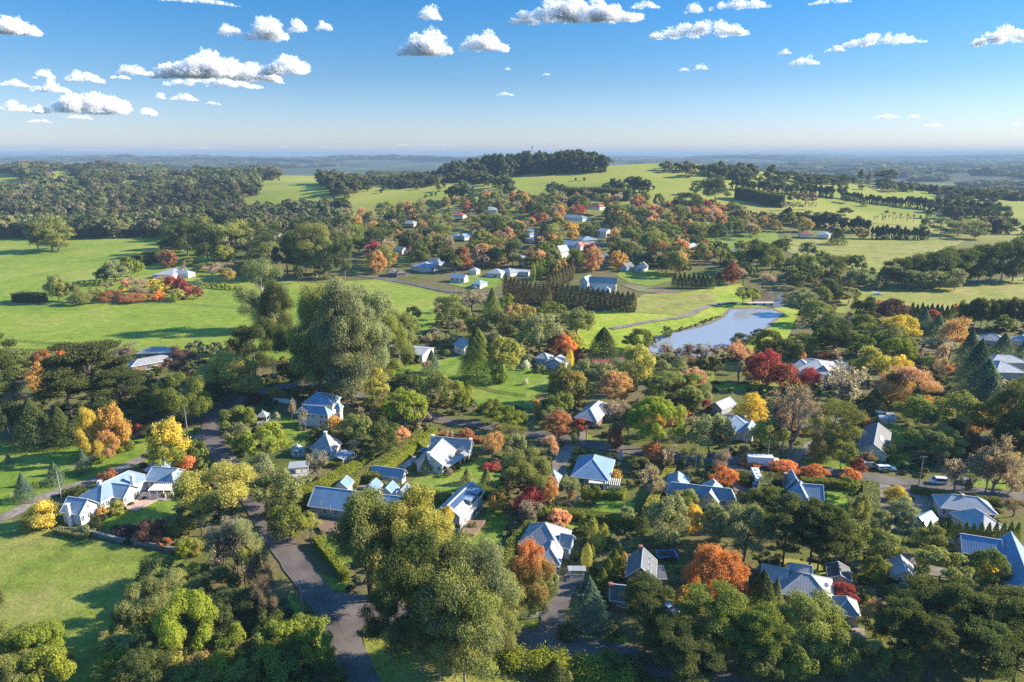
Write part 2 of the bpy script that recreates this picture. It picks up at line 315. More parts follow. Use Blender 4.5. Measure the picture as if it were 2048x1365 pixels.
def wing_geo(w, roof, wall, cap, fas, ov=0.45, th=0.16):
    A, u, n, L, D = w.A, w.u, w.n, w.L, w.D
    P = [A, A + u * L, A + u * L + n * D, A + n * D]
    up = np.array([0, 0, 1.0]); kind = w.kind
    if kind[-1] == 'B': P = P[1:] + P[:1]; u, n = n, -u; L, D = D, L          # ridge now runs along P0->P1
    a, b, c, d = P; half = D / 2; z0 = w.z0
    if kind[0] == 's':
        hi = up * w.rise; pls = [[a, b, c + hi, d + hi]]; edges = []
    else:
        ins = 0 if kind[0] == 'g' else (L / 2 - 0.05 if kind == 'pyr' else min(half, L / 2 - 0.2))
        r0 = (a + d) / 2 + u * ins + up * w.rise; r1 = (b + c) / 2 - u * ins + up * w.rise
        pls = [[a, b, r1, r0], [c, d, r0, r1]]; edges = [(r0, r1)]
        if ins > 0: pls += [[b, c, r1], [d, a, r0]]; edges += [(a, r0), (d, r0), (b, r1), (c, r1)]
        elif cap is not None: edges += [(a, r0), (d, r0), (b, r1), (c, r1)]
    for p in pls: roof.slab(p, th)
    if cap is not None:
        for p, q in edges: cap.bar(p + up * .04, q + up * .04, 0.22, 0.12)
        for p, q in ((a, b), (c, d)) + (((b, c), (d, a)) if kind[0] in 'hp' else ()): fas.bar(p - up * .12, q - up * .12, 0.14, 0.2)
    s = w.rise * ov / half - th * 1.15 if kind[0] != 's' else -th
    i0 = a + u * ov + n * ov; i1 = b - u * ov + n * ov; i2 = c - u * ov - n * ov; i3 = d + u * ov - n * ov
    T = up * s; bot = lambda q: np.array([q[0], q[1], z0 - 0.3])
    if kind[0] == 's': t = [i0 + T, i1 + T, i2 + T + up * w.rise * .95, i3 + T + up * w.rise * .95]
    else: t = [i0 + T, i1 + T, i2 + T, i3 + T]
    bs = [bot(q) for q in (i0, i1, i2, i3)]
    if kind[0] == 'g':
        g0 = (i0 + i3) / 2 + up * (w.rise - th * 1.2); g1 = (i1 + i2) / 2 + up * (w.rise - th * 1.2)
        wall.add(t + bs + [g0, g1], [(0, 4, 5, 1), (1, 5, 6, 2, 9), (2, 6, 7, 3), (3, 7, 4, 0, 8)])
    else: wall.add(t + bs, [(0, 4, 5, 1), (1, 5, 6, 2), (2, 6, 7, 3), (3, 7, 4, 0)])
def place_windows(w, root, far, ov=0.45):
    A, u, n, L, D = w.A, w.u, w.n, w.L, w.D
    sides = dict(f=(A + n * ov, u, -n, L), r=(A + u * (L - ov), n, u, D), k=(A + u * L + n * (D - ov), -u, n, L), l=(A + n * D + u * ov, -n, -u, D))
    for tok in w.win.split():
        sd, seq = tok.split(':'); lvl = 2.75 if sd.endswith('2') else 0.25
        p0, e, o, Ls = sides[sd[0]]
        for k, ch in enumerate(seq):
            if ch == '.': continue
            p = p0 + e * (Ls * (k + 0.5) / len(seq)); a, b, c = WIN[ch]
            nm, pn = WN.get(ch, ('window', 'pane'))
            M = Matrix(((-e[0], o[0], 0, p[0]), (-e[1], o[1], 0, p[1]), (0, 0, 1, w.z0 + lvl - (0.25 if ch in 'dgG' and lvl < 1 else 0)), (0, 0, 0, 1)))
            ob = link(nm, c if far else a); ob.parent = root; ob.matrix_local = Matrix.Translation(-root.location) @ M
            if not far: pb = link(pn, b); pb.parent = ob
def house(name, short, label, cat, wall, roof, z, wings, far=False, group=None, chim=()):
    ws = [wing(w[0], *w[1:]) if isinstance(w[0], str) else wing(z, *w) for w in wings]
    ctr = sum(w.A + w.u * w.L / 2 + w.n * w.D / 2 for w in ws) / len(ws)
    off = np.array([ctr[0], ctr[1], ws[0].z0])
    root = empty(name, off); tag(root, label, cat, group)
    rm, wm, cm, fm = MB(), MB(), (None if far else MB()), (None if far else MB())
    for w in ws:
        wing_geo(w, rm, wm, cm, fm)
        m = w.A + w.u * w.L / 2 + w.n * w.D / 2; KEEP.append((m[0], m[1], (w.L + w.D) * 0.31))
    wm.build('wall', WL[wall] if isinstance(wall, str) else wall, root, off); ro = rm.build('roof', RF[roof], root, off); roof_uv(ro.data)
    if not far:
        cm.build('ridge_cap', CAP, ro, off); fm.build('gutter', TRIM, ro, off)
    for w in ws: place_windows(w, root, far)
    for (wi, fu, fv, h, mt) in chim:
        w = ws[wi]; p = w.A + w.u * w.L * fu + w.n * w.D * fv; c = MB(); q = 0.42
        top = w.hw + w.rise + h
        c.abox(p[0] - q, p[1] - q, w.z0 + w.hw - 0.6 if 0 < fv < 1 and 0 < fu < 1 else w.z0, p[0] + q, p[1] + q, w.z0 + top)
        c.abox(p[0] - q - .12, p[1] - q - .12, w.z0 + top - 0.35, p[0] + q + .12, p[1] + q + .12, w.z0 + top - 0.15)
        c.build('chimney', mt, root, off)
    x, y = proj(ctr[0], ctr[1], ws[0].z0 + 3)
    pts = [proj(*(w.A + w.u * i * w.L + w.n * j * w.D)) for w in ws for i in (0, 1) for j in (0, 1)]
    LM.append((short, x, y, (max(p[0] for p in pts) - min(p[0] for p in pts)) / 2, (max(p[1] for p in pts) - min(p[1] for p in pts)) / 2))
    root['_off'] = 0; del root['_off']
    return root, off, ws
def verandah(root, off, z, a, b, d, h, rise, posts, rmat, pm=None, name='verandah_roof'):
    g = G(*U(z, *a)); z0 = g[2]; A = PZ(*U(z, *a), z0 + h); B = PZ(*U(z, *b), z0 + h); u = B - A; L = np.linalg.norm(u); u /= L; n = np.array([-u[1], u[0], 0])
    m = MB(); up = np.array([0, 0, rise]); m.slab([A, B, B + n * d + up, A + n * d + up], 0.12)
    o = m.build(name, rmat, root, off); roof_uv(o.data)
    for i in range(posts):
        p = A + u * (0.25 + (L - 0.5) * i / max(posts - 1, 1)) + n * 0.25; q = MB(); q.abox(p[0] - .11, p[1] - .11, z0, p[0] + .11, p[1] + .11, z0 + h - 0.08)
        q.build('post', pm or TRIM, root, off)
    return A, B, u, n
def ground_poly(z, pts): return [G(*U(z, *p)) for p in pts]
def slab_part(name, z, pts, h, mat, root, off, base=True):
    P = [PZ(*U(z, *p), h) for p in pts]; m = MB(); m.slab(P, h + 0.05 if base else 0.15)
    return m.build(name, mat, root, off)
def pergola(root, off, z, a, b, d, h, n, mat=None):
    A = PZ(*U(z, *a), h); B = PZ(*U(z, *b), h); u = B - A; L = np.linalg.norm(u); u /= L; nn = np.array([-u[1], u[0], 0]); m = MB()
    for j in (0, 1): m.bar(A + nn * d * j, B + nn * d * j, 0.16, 0.24)
    for i in range(n): p = A + u * L * i / (n - 1) + (0, 0, .2); m.bar(p - nn * .4, p + nn * (d + .4), 0.12, 0.2)
    for i in range(4):
        for j in (0, 1): p = A + u * L * i / 3 + nn * d * j; m.abox(p[0] - .1, p[1] - .1, 0, p[0] + .1, p[1] + .1, h - .1)
    return m.build('pergola', mat or TRIM, root, off)
H = house
WHT, BRK = TRIM, WL['brick']
# --- long white homestead on the left
rA, oA, wA = H('homestead', 'the long white homestead', 'long white homestead with stepped blue-grey metal roofs, tall white chimneys and a vine pergola', 'house', 'white', 'blue', 'A', [
    ((130, 985), (405, 1025), (690, 870), 3.6, 2.9, 'gA', 'r:www r2:.s.'),
    ((395, 775), (695, 855), (1480, 515), 3.2, 3.0, 'hB', 'r:ww.......... l:w.w'),
    ((690, 765), (1000, 800), (1310, 665), 3.0, 2.5, 'gA', 'f:..w r:w.g'),
    ((1290, 557), (1640, 580), 8.0, 3.1, 2.5, 'gA', 'f:.wwww.'),
    ((1590, 575), (1690, 587), (1840, 480), 3.1, 2.3, 'hB', 'f:w r:w'),
    ((1285, 420), (1540, 432), 7.0, 3.0, 2.4, 'hA')],
    chim=[(0, 0.5, -0.04, 0.1, WHT), (1, 0.45, 0.22, 0.9, WHT), (1, 0.93, 0.62, 0.4, WHT)])
slab_part('patio', 'A', [(1050, 950), (1180, 965), (1480, 815), (1560, 830), (1730, 800), (1720, 760), (1350, 700), (1000, 800)], 0.35, mat_noise('paving_brick', (0.36, 0.24, 0.18), (0.46, 0.33, 0.26), 1.2), rA, oA)
pergola(rA, oA, 'A', (1350, 690), (1670, 690), 3.2, 2.7, 12)
# --- two storey villa
rB, oB, wB = H('villa', 'the blue roofed villa', 'two storey cream villa with a broad blue roof and hipped pavilion', 'house', 'white', 'azure', 'B', [
    ((240, 345), (728, 388), (830, 330), 5.0, 2.4, 'hA', 'f:....ww f2:w.ww.ww r2:w r:w'),
    ((330, 215), (800, 235), 9.0, 5.0, 3.2, 'hA', 'r2:w'),
    ((815, 285), (915, 292), (1010, 250), 5.0, 2.0, 'hB', 'f2:w r2:ww f:w')], chim=[(1, 0.62, 0.4, 0.3, STONE)])
# --- pyramid roofed cottage
rC, oC, wC = H('cottage', 'the pyramid roofed cottage', 'cream cottage under a tall grey pyramid roof with white chimney and side verandah', 'house', 'cream', 'grey', 'B', [
    ((450, 890), (785, 935), (990, 815), 3.1, 4.4, 'pyr', 'f:t.t r:t.t')], chim=[(0, 0.5, 0.5, 0.7, WHT)])
verandah(rC, oC, 'B', (960, 1060), (1140, 950), 4.2, 2.6, 0.5, 5, RF['light'])
# --- big blue roofed bungalow and deck
rD, oD, wD = H('bungalow', 'the wide blue roofed bungalow', 'low bungalow under one wide bright blue roof with a timber deck and three rear gables', 'house', 'beige', 'azure', 'D', [
    ((75, 830), (1000, 950), ('r', 330, 650), 3.1, 3.6, 'gA', 'f:.wwg.www'),
    ((640, 665), (780, 683), 4.5, 3.7, 1.7, 'gB'), ((815, 695), (950, 713), 4.5, 3.7, 1.7, 'gB'), ((965, 720), (1100, 738), 4.5, 3.7, 1.7, 'gB'),
    ((350, 640), (490, 652), 4.5, 3.7, 1.7, 'gB')])
for q in ((215, 800), (308, 855), (440, 715)):
    p = PZ(*U('D', *q), 4.9); m = MB(); m.tube([p - (0, 0, .8), p + (0, 0, .5)], [.13, .13], 8); m.tube([p + (0, 0, .5), p + (0, 0, .62), p + (0, 0, .7)], [.24, .24, .05], 8); m.build('vent_pipe', STEEL, rD, oD)
slab_part('deck', 'D', [(150, 1000), (150, 955), (450, 985), (430, 1070), (372, 1110), (215, 1085)], 0.7, WOOD, rD, oD)
for i in range(3):
    slab_part('step', 'D', [(205 + i * 3, 1090 + i * 11), (372, 1112 + i * 11), (372, 1124 + i * 11), (205 + i * 3, 1102 + i * 11)], 0.5 - 0.17 * i, WOOD, rD, oD)
# --- white cottage with garage
rE, oE, wE = H('farm_cottage', 'the white gabled cottage', 'white weatherboard house with steep grey gabled roof, rear cross wing and three small chimneys', 'house', 'white', 'grey', 'D', [
    ((1175, 385), (1465, 420), (1720, 270), 3.2, 3.4, 'gB', 'f:..w r:.www'),
    ((1325, 218), (1740, 258), ('r', 1350, 115), 3.2, 2.6, 'gA', 'r:ww')], chim=[(0, 0.5, 0.02, 0.5, WHT), (1, 0.03, 0.5, 0.5, WHT), (1, 0.97, 0.5, 0.4, WHT)])
verandah(rE, oE, 'D', (1512, 440), (1738, 300), 2.2, 2.3, 0.7, 6, RF['grey'])
H('garage', 'the white garage', 'long white garage with dark blue gabled roof enclosed by clipped hedges', 'garage', 'white', 'blue', 'D', [
    ((720, 505), (1052, 547), (1152, 500), 2.3, 2.0, 'gA', 'f:.ss.s r:b')])
# --- solar barn
rF, oF, wF = H('barn_house', 'the solar panelled house', 'tall narrow grey barn house with a row of solar panels along its ridge', 'house', 'grey', 'grey', 'D', [
    ((1380, 890), (1640, 948), (1890, 690), 4.8, 2.6, 'gB', 'f2:.b. f:.bb r:ww.gg. r2:..ww.')])
w = wF[0]
def on_roof(w, fu, fv, lift=0.1):                     # point on the right-hand plane: fu along the ridge, fv 0 ridge .. 1 eave
    mid = w.A + w.u * w.L / 2; return mid + w.u * (w.L / 2 * fv) + w.n * (w.D * fu) + np.array([0, 0, w.rise * (1 - fv) + lift])
for i in range(14):
    f0 = 0.06 + i * 0.062; m = MB(); m.slab([on_roof(w, f0, .10), on_roof(w, f0, .42), on_roof(w, f0 + .05, .42), on_roof(w, f0 + .05, .10)], .07); m.build('solar_panel', SOLAR, rF, oF)
for f0 in (0.42, 0.70):
    m = MB(); a, b = on_roof(w, f0, .98, 0), on_roof(w, f0 + .2, .98, 0); t = np.array([0, 0, 1.5]); q = on_roof(w, f0, .35, 0.05); r = on_roof(w, f0 + .2, .35, 0.05)
    m.add([a, b, b + t, a + t, q, r], [(0, 1, 2, 3), (3, 2, 5, 4), (0, 3, 4), (1, 5, 2)]); dm = m.build('dormer', RF['blue'], rF, oF); roof_uv(dm.data)
    g = MB(); e = w.u * .04; g.add([a + (b - a) * .1 + t * .2 + e, a + (b - a) * .9 + t * .2 + e, a + (b - a) * .9 + t * .85 + e, a + (b - a) * .1 + t * .85 + e], [(0, 1, 2, 3)]); g.build('pane', GLASS, dm, oF)
slab_part('deck', 'D', [(1655, 1105), (1690, 980), (1900, 975), (1835, 1065), (1775, 1125)], 1.1, WOOD, rF, oF)
# --- grey hipped house
rG, oG, wG = H('hip_roof_house', 'the grey hip roofed house', 'grey hip roofed house with broad metal roof and a shady front porch of white posts', 'house', 'grey', 'grey', 'z10', [
    ((115, 478), (395, 530), (492, 395), 3.2, 4.0, 'hB', 'r:w.w'),
    ((238, 590), (388, 606), (480, 482), 3.0, 2.2, 'hB', 'f:wgw r:ww'), ((372, 492), (452, 508), 5.0, 3.5, 2.2, 'gA')])
verandah(rG, oG, 'z10', (245, 612), (386, 628), 2.4, 2.5, 0.4, 4, RF['grey'])
# --- brick house
rH, oH, wH = H('brick_house', 'the tall brick house', 'tall red brick house with steep slate gable roof, skylights and brick chimney', 'house', 'brick', 'slate', 'z10', [
    ((806, 690), (1002, 717), (1054, 590), 5.2, 2.9, 'gB', 'f2:.w. f:ww r2:ww'),
    ((1002, 700), (1076, 700), 4.0, 3.6, 0.8, 's')], chim=[(0, 0.42, 0.97, 0.6, BRK)])
w = wH[0]
for f0 in (0.16, 0.45, 0.74):
    m = MB(); m.slab([on_roof(w, f0, .42, .14), on_roof(w, f0, .66, .14), on_roof(w, f0 + .11, .66, .14), on_roof(w, f0 + .11, .42, .14)], .1); sk = m.build('skylight', CAP, rH, oH)
    m = MB(); m.slab([on_roof(w, f0 + .015, .45, .16), on_roof(w, f0 + .015, .63, .16), on_roof(w, f0 + .095, .63, .16), on_roof(w, f0 + .095, .45, .16)], .04); m.build('pane', SOLAR, sk, oH)
H('outbuilding', 'the brick outbuilding', 'small brick outbuilding with steep slate roof and white sash window', 'outbuilding', 'brick', 'slate', 'z10', [
    ((703, 838), (830, 852), ('r', 722, 752), 2.8, 3.0, 'gA', 'f:.sw')], chim=[(0, 0.03, 0.5, 0.2, BRK)])
# --- blue / grey house with pergola
rI, oI, wI = H('blue_roof_house', 'the blue and grey roofed house', 'house with big blue and pale grey hipped roof, pale awning and white pergola', 'house', 'grey', 'azure', 'I', [
    ((560, 665), (1255, 750), (1480, 382), 3.0, 3.7, 'hB', 'f:wb..gb')])
verandah(rI, oI, 'I', (885, 783), (1180, 806), 2.6, 2.5, 0.3, 4, CREAM, name='awning')
pergola(rI, oI, 'I', (1190, 800), (1440, 830), 3.4, 2.7, 8)
H('garage', 'the pale hip roofed garage', 'small hip roofed garage with one pale grey roof slope beside an orange tree', 'garage', 'pink', 'blue', 'I', [
    ((95, 760), (340, 790), (465, 655), 2.6, 2.5, 'hB', 'r:G')])
# --- dark blue rambling house
rJ, oJ, wJ = H('rambling_house', 'the rambling blue roofed house', 'rambling single storey house with long dark blue hipped roof and trussed front gable', 'house', 'cream', 'blue', 'J', [
    ((62, 494), (870, 590), ('r', 500, 410), 2.9, 2.9, 'hA', 'f:w.ww.w.ww r:ww'),
    ((62, 494), (330, 525), (455, 325), 2.9, 3.0, 'hB', 'r:w'), ((490, 440), (715, 466), (792, 436), 3.0, 2.6, 'hB'),
    ((448, 556), (662, 606), 7.0, 2.9, 2.5, 'gB')])
m = MB(); w = wJ[3]; a = w.A + w.n * -.05; b = a + w.u * w.L; c = a + w.u * w.L / 2
for p, q in ((a, b), (c, c + (0, 0, w.rise - .2)), (a + w.u * w.L * .25 + (0, 0, w.rise * .45), c), (a + w.u * w.L * .75 + (0, 0, w.rise * .45), c)): m.bar(p, q, .14)
m.build('gable_truss', TRIM, rJ, oJ)
# --- blue grey house with red chimney
rK, oK, wK = H('gabled_house', 'the house with the red chimney', 'blue-grey gabled house with crossing roofs and a slim red brick chimney', 'house', 'grey', 'blue', 'J', [
    ((1640, 562), (1872, 582), ('r', 1875, 405), 3.0, 3.2, 'gA', 'f:.ww r:w'),
    ((1432, 545), (1700, 602), (1800, 470), 3.0, 3.4, 'hB', 'f:ww'), ((1440, 440), (1630, 455), 6.0, 3.0, 3.4, 'gB')], chim=[(2, -0.02, 0.4, 0.3, BRK)])
# --- bottom right grey house, garage, shed
rL, oL, wL = H('ranch_house', 'the long grey ranch house', 'long low ranch house with pale grey ribbed roof, flue and satellite dish', 'house', 'beige', 'grey', 'L', [
    ((330, 490), (968, 622), (1000, 345), 2.7, 3.0, 'hA', 'f:w.ww.g r:w'), ((120, 335), (420, 400), 6.0, 2.7, 2.2, 'gA'), ((455, 335), (720, 372), 6.0, 2.9, 2.3, 'gA')])
p = PZ(*U('L', 930, 450), 4.2); m = MB(); m.tube([p - (0, 0, 1), p + (0, 0, 1.6)], [.11, .11], 8); m.build('flue', STEEL, rL, oL)
p = PZ(*U('L', 860, 400), 5.0); m = MB(); m.tube([p, p + (0, -.12, .08), p + (.0, -.3, .2)], [.05, .3, .5], 12); m.tube([p - (0, 0, .9), p], [.04, .04], 6); m.build('satellite_dish', CAP, rL, oL)
H('garage', 'the hip roofed double garage', 'double garage with grey hipped roof and pale roller door above a gravel apron', 'garage', 'beige', 'grey', 'L', [
    ((965, 725), (1270, 778), (1290, 590), 2.7, 2.3, 'hB', 'f:.G.')])
H('shed', 'the dark ribbed shed', 'small shed with dark ribbed gable roof behind the ranch house', 'shed', 'beige', 'dark', 'L', [
    ((890, 322), (1167, 372), (1172, 215), 2.3, 1.2, 'gB', 'f:.s.')])
H('cabin', 'the small silver roofed cabin', 'small beige cabin with pale silver gable roof among round bushes', 'cabin', 'beige', 'light', 'L', [
    ((1608, 300), (1915, 355), (1850, 170), 2.6, 2.0, 'gB', 'f:.ww.')])
# --- pale metal roofed house right
rN, oN, wN = H('metal_roof_house', 'the pale metal roofed house', 'pinkish house with weathered pale blue metal roof and small central chimney', 'house', 'pink', 'light', 'z7', [
    ((1400, 1195), (1602, 1320), (1695, 1262), 3.0, 2.8, 'hA', 'r:w f:w'), ((1342, 1165), (1700, 1208), ('r', 1505, 1092), 3.0, 2.6, 'hA', 'f:t....w')], chim=[(1, 0.45, 0.5, 0.3, WL['pink'])])
H('shed', 'the little shed behind conifers', 'little shed with blue and white gable roof half hidden by a clipped conifer row', 'shed', 'grey', 'blue', 'z11', [
    ((1195, 318), (1300, 362), 6.0, 2.4, 1.6, 'gB')])
rO, oO, wO = H('courtyard_house', 'the corner house at the edge', 'large pinkish house with bright blue rear roof and long grey wing at picture edge', 'house', 'pink', 'azure', 'z11', [
    ((1530, 530), (1800, 575), ('r', 1650, 430), 3.1, 3.0, 'gA', 'f:w.w'), ((1832, 778), (2060, 830), (2010, 520), 3.1, 3.6, 'gB', 'f:.b. l:www')])
# --- dark roofed cream house
rP, oP, wP = H('cream_house', 'the dark roofed cream house', 'cream rendered house with dark charcoal gable roof and one skylight', 'house', 'cream', 'dark', 'z7', [
    ((830, 806), (1018, 842), (1004, 695), 2.9, 2.8, 'gB', 'f:.s. r:ww')])
m = MB(); w = wP[0]; m.slab([on_roof(w, .35, .3, .14), on_roof(w, .35, .55, .14), on_roof(w, .55, .55, .14), on_roof(w, .55, .3, .14)], .1); m.build('skylight', CAP, rP, oP)
H('family_house', 'the house with stepped hips', 'grey house with stepped hipped roofs behind a shaded gravel forecourt', 'house', 'brown', 'grey', 'z6', [
    ((148, 606), (292, 632), (400, 532), 3.0, 2.7, 'hB', 'f:w.w'), ((275, 575), (375, 585), 8.0, 3.2, 2.6, 'hA')])
H('shed', 'the grey gabled shed', 'grey timber shed with pale gable roof standing alone by a yellow tree', 'shed', 'grey', 'light', 'z6', [
    ((983, 532), (1068, 558), (1096, 502), 2.6, 2.0, 'gB', 'f:.d.')])
H('garden_house', 'the blue roofed garden house', 'garden house with pale blue hipped roof beneath the bright yellow tree', 'house', 'white', 'blue', 'z6', [
    ((1070, 694), (1280, 704), ('r', 1200, 598), 3.0, 2.8, 'hA', 'f:w.w'), ((1185, 702), (1262, 716), 8.0, 3.0, 2.4, 'gB', 'f:w')])
H('pavilion_house', 'the silver roofed pavilion house', 'sprawling house with several silver hipped roofs beside the crimson tree', 'house', 'white', 'light', 'z7', [
    ((440, 312), (655, 345), (795, 275), 3.0, 2.8, 'hA', 'f:w.w.w r:w'), ((420, 290), (540, 300), 9.0, 3.2, 2.6, 'hB'), ((570, 310), (660, 330), 9.0, 3.2, 2.8, 'gB'), ((700, 300), (800, 300), 9.0, 3.1, 2.4, 'hB')])
H('villa', 'the pale double roofed villa', 'pale villa with two broad light grey hipped roofs behind dark conifers', 'house', 'beige', 'light', 'z7', [
    ((1690, 325), (1880, 330), ('r', 1770, 255), 3.2, 2.8, 'hA', 'f:w.w'), ((1660, 262), (1890, 268), 10.0, 3.2, 2.2, 'hA')])
H('villa', 'the grey solar villa', 'grey roofed villa with dark panels near the tall pine row', 'house', 'beige', 'grey', 'z7', [
    ((1590, 122), (1760, 140), 10.0, 3.0, 2.6, 'hA', 'f:w.w'), ((1770, 120), (1900, 140), 9.0, 3.0, 2.4, 'hB')])
H('brown_house', 'the brown brick house', 'low brown brick house with blue-grey and brown roofs at the paddock edge', 'house', 'brown', 'grey', 'z4', [
    ((768, 275), (1010, 232), 7.5, 2.7, 2.0, 'hA', 'f:w.gw.w'), ((800, 198), (995, 192), 8.0, 2.7, 2.0, 'hA', 'f:w.w')])
p = G(*U('z4', 962, 190)); root = empty('water_tank', p); tag(root, 'squat white water tank behind the brown brick house', 'water tank')
m = MB(); m.tube([(0, 0, 0), (0, 0, 2.2)], [2.2, 2.2], 20); m.build('tank_wall', CREAM, root); m = MB(); m.tube([(0, 0, 2.2), (0, 0, 2.8), (0, 0, 2.85)], [2.3, 0.35, 0.1], 20); m.build('tank_roof', TRIM, root)
rW, oW, wW = H('machinery_shed', 'the open machinery shed', 'wide white machinery shed with shallow silver roof and open dark bays', 'shed', 'white', 'light', 'z5', [
    ((614, 186), (836, 207), (968, 168), 4.5, 1.2, 'gA')])
w = wW[0]; p0 = w.A + w.n * .45 - (0, 0, 4.5)
for k in range(3):
    m = MB(); a = p0 + w.u * w.L * (.1 + .27 * k); b = a + w.u * w.L * .24; e = -w.n * .03; m.add([a + e, b + e, b + e + (0, 0, 3.9), a + e + (0, 0, 3.9)], [(0, 1, 2, 3)]); m.build('bay_shade', NET_AND_SHADE, rW, oW)  # flat black sheet on the wall, painted as the shade inside the bay
H('blue_cottage', 'the pale blue cottage', 'pale blue timber cottage with grey gables beside white flowering beds', 'cottage', 'blue', 'grey', 'z5', [
    ((1545, 250), (1665, 266), 8.0, 3.0, 2.4, 'gB', 'f:w.w'), ((1490, 222), (1570, 232), 7.0, 2.8, 2.0, 'hA')])
H('shed', 'the red roofed shed', 'small garden shed with red tiled gable roof', 'shed', 'pink', 'red', 'z5', [((1828, 262), (1932, 262), ('r', 1880, 232), 2.4, 1.8, 'gA')], far=True)
H('hut', 'the tiny white hut', 'tiny white hut with pointed roof among pale bushes', 'hut', 'white', 'light', 'z5', [((858, 82), (918, 86), 7.0, 2.6, 3.0, 'pyr')], far=True)
H('white_cottage', 'the white gabled hut', 'white gabled cottage beside the tall pyramid cypress', 'cottage', 'white', 'grey', 'z5', [((1012, 145), (1075, 170), 9.0, 4.0, 3.2, 'gA', 'f:w l:w')], far=True)
H('farmhouse', 'the farmhouse in the paddock', 'white farmhouse with shining pale blue roof ringed by coloured garden trees', 'house', 'white', 'light', 'z1', [
    ((885, 848), (1010, 852), ('r', 950, 808), 3.0, 3.0, 'hA', 'f:w.w'), ((1000, 840), (1100, 845), 9.0, 3.0, 2.4, 'hA')], far=True)
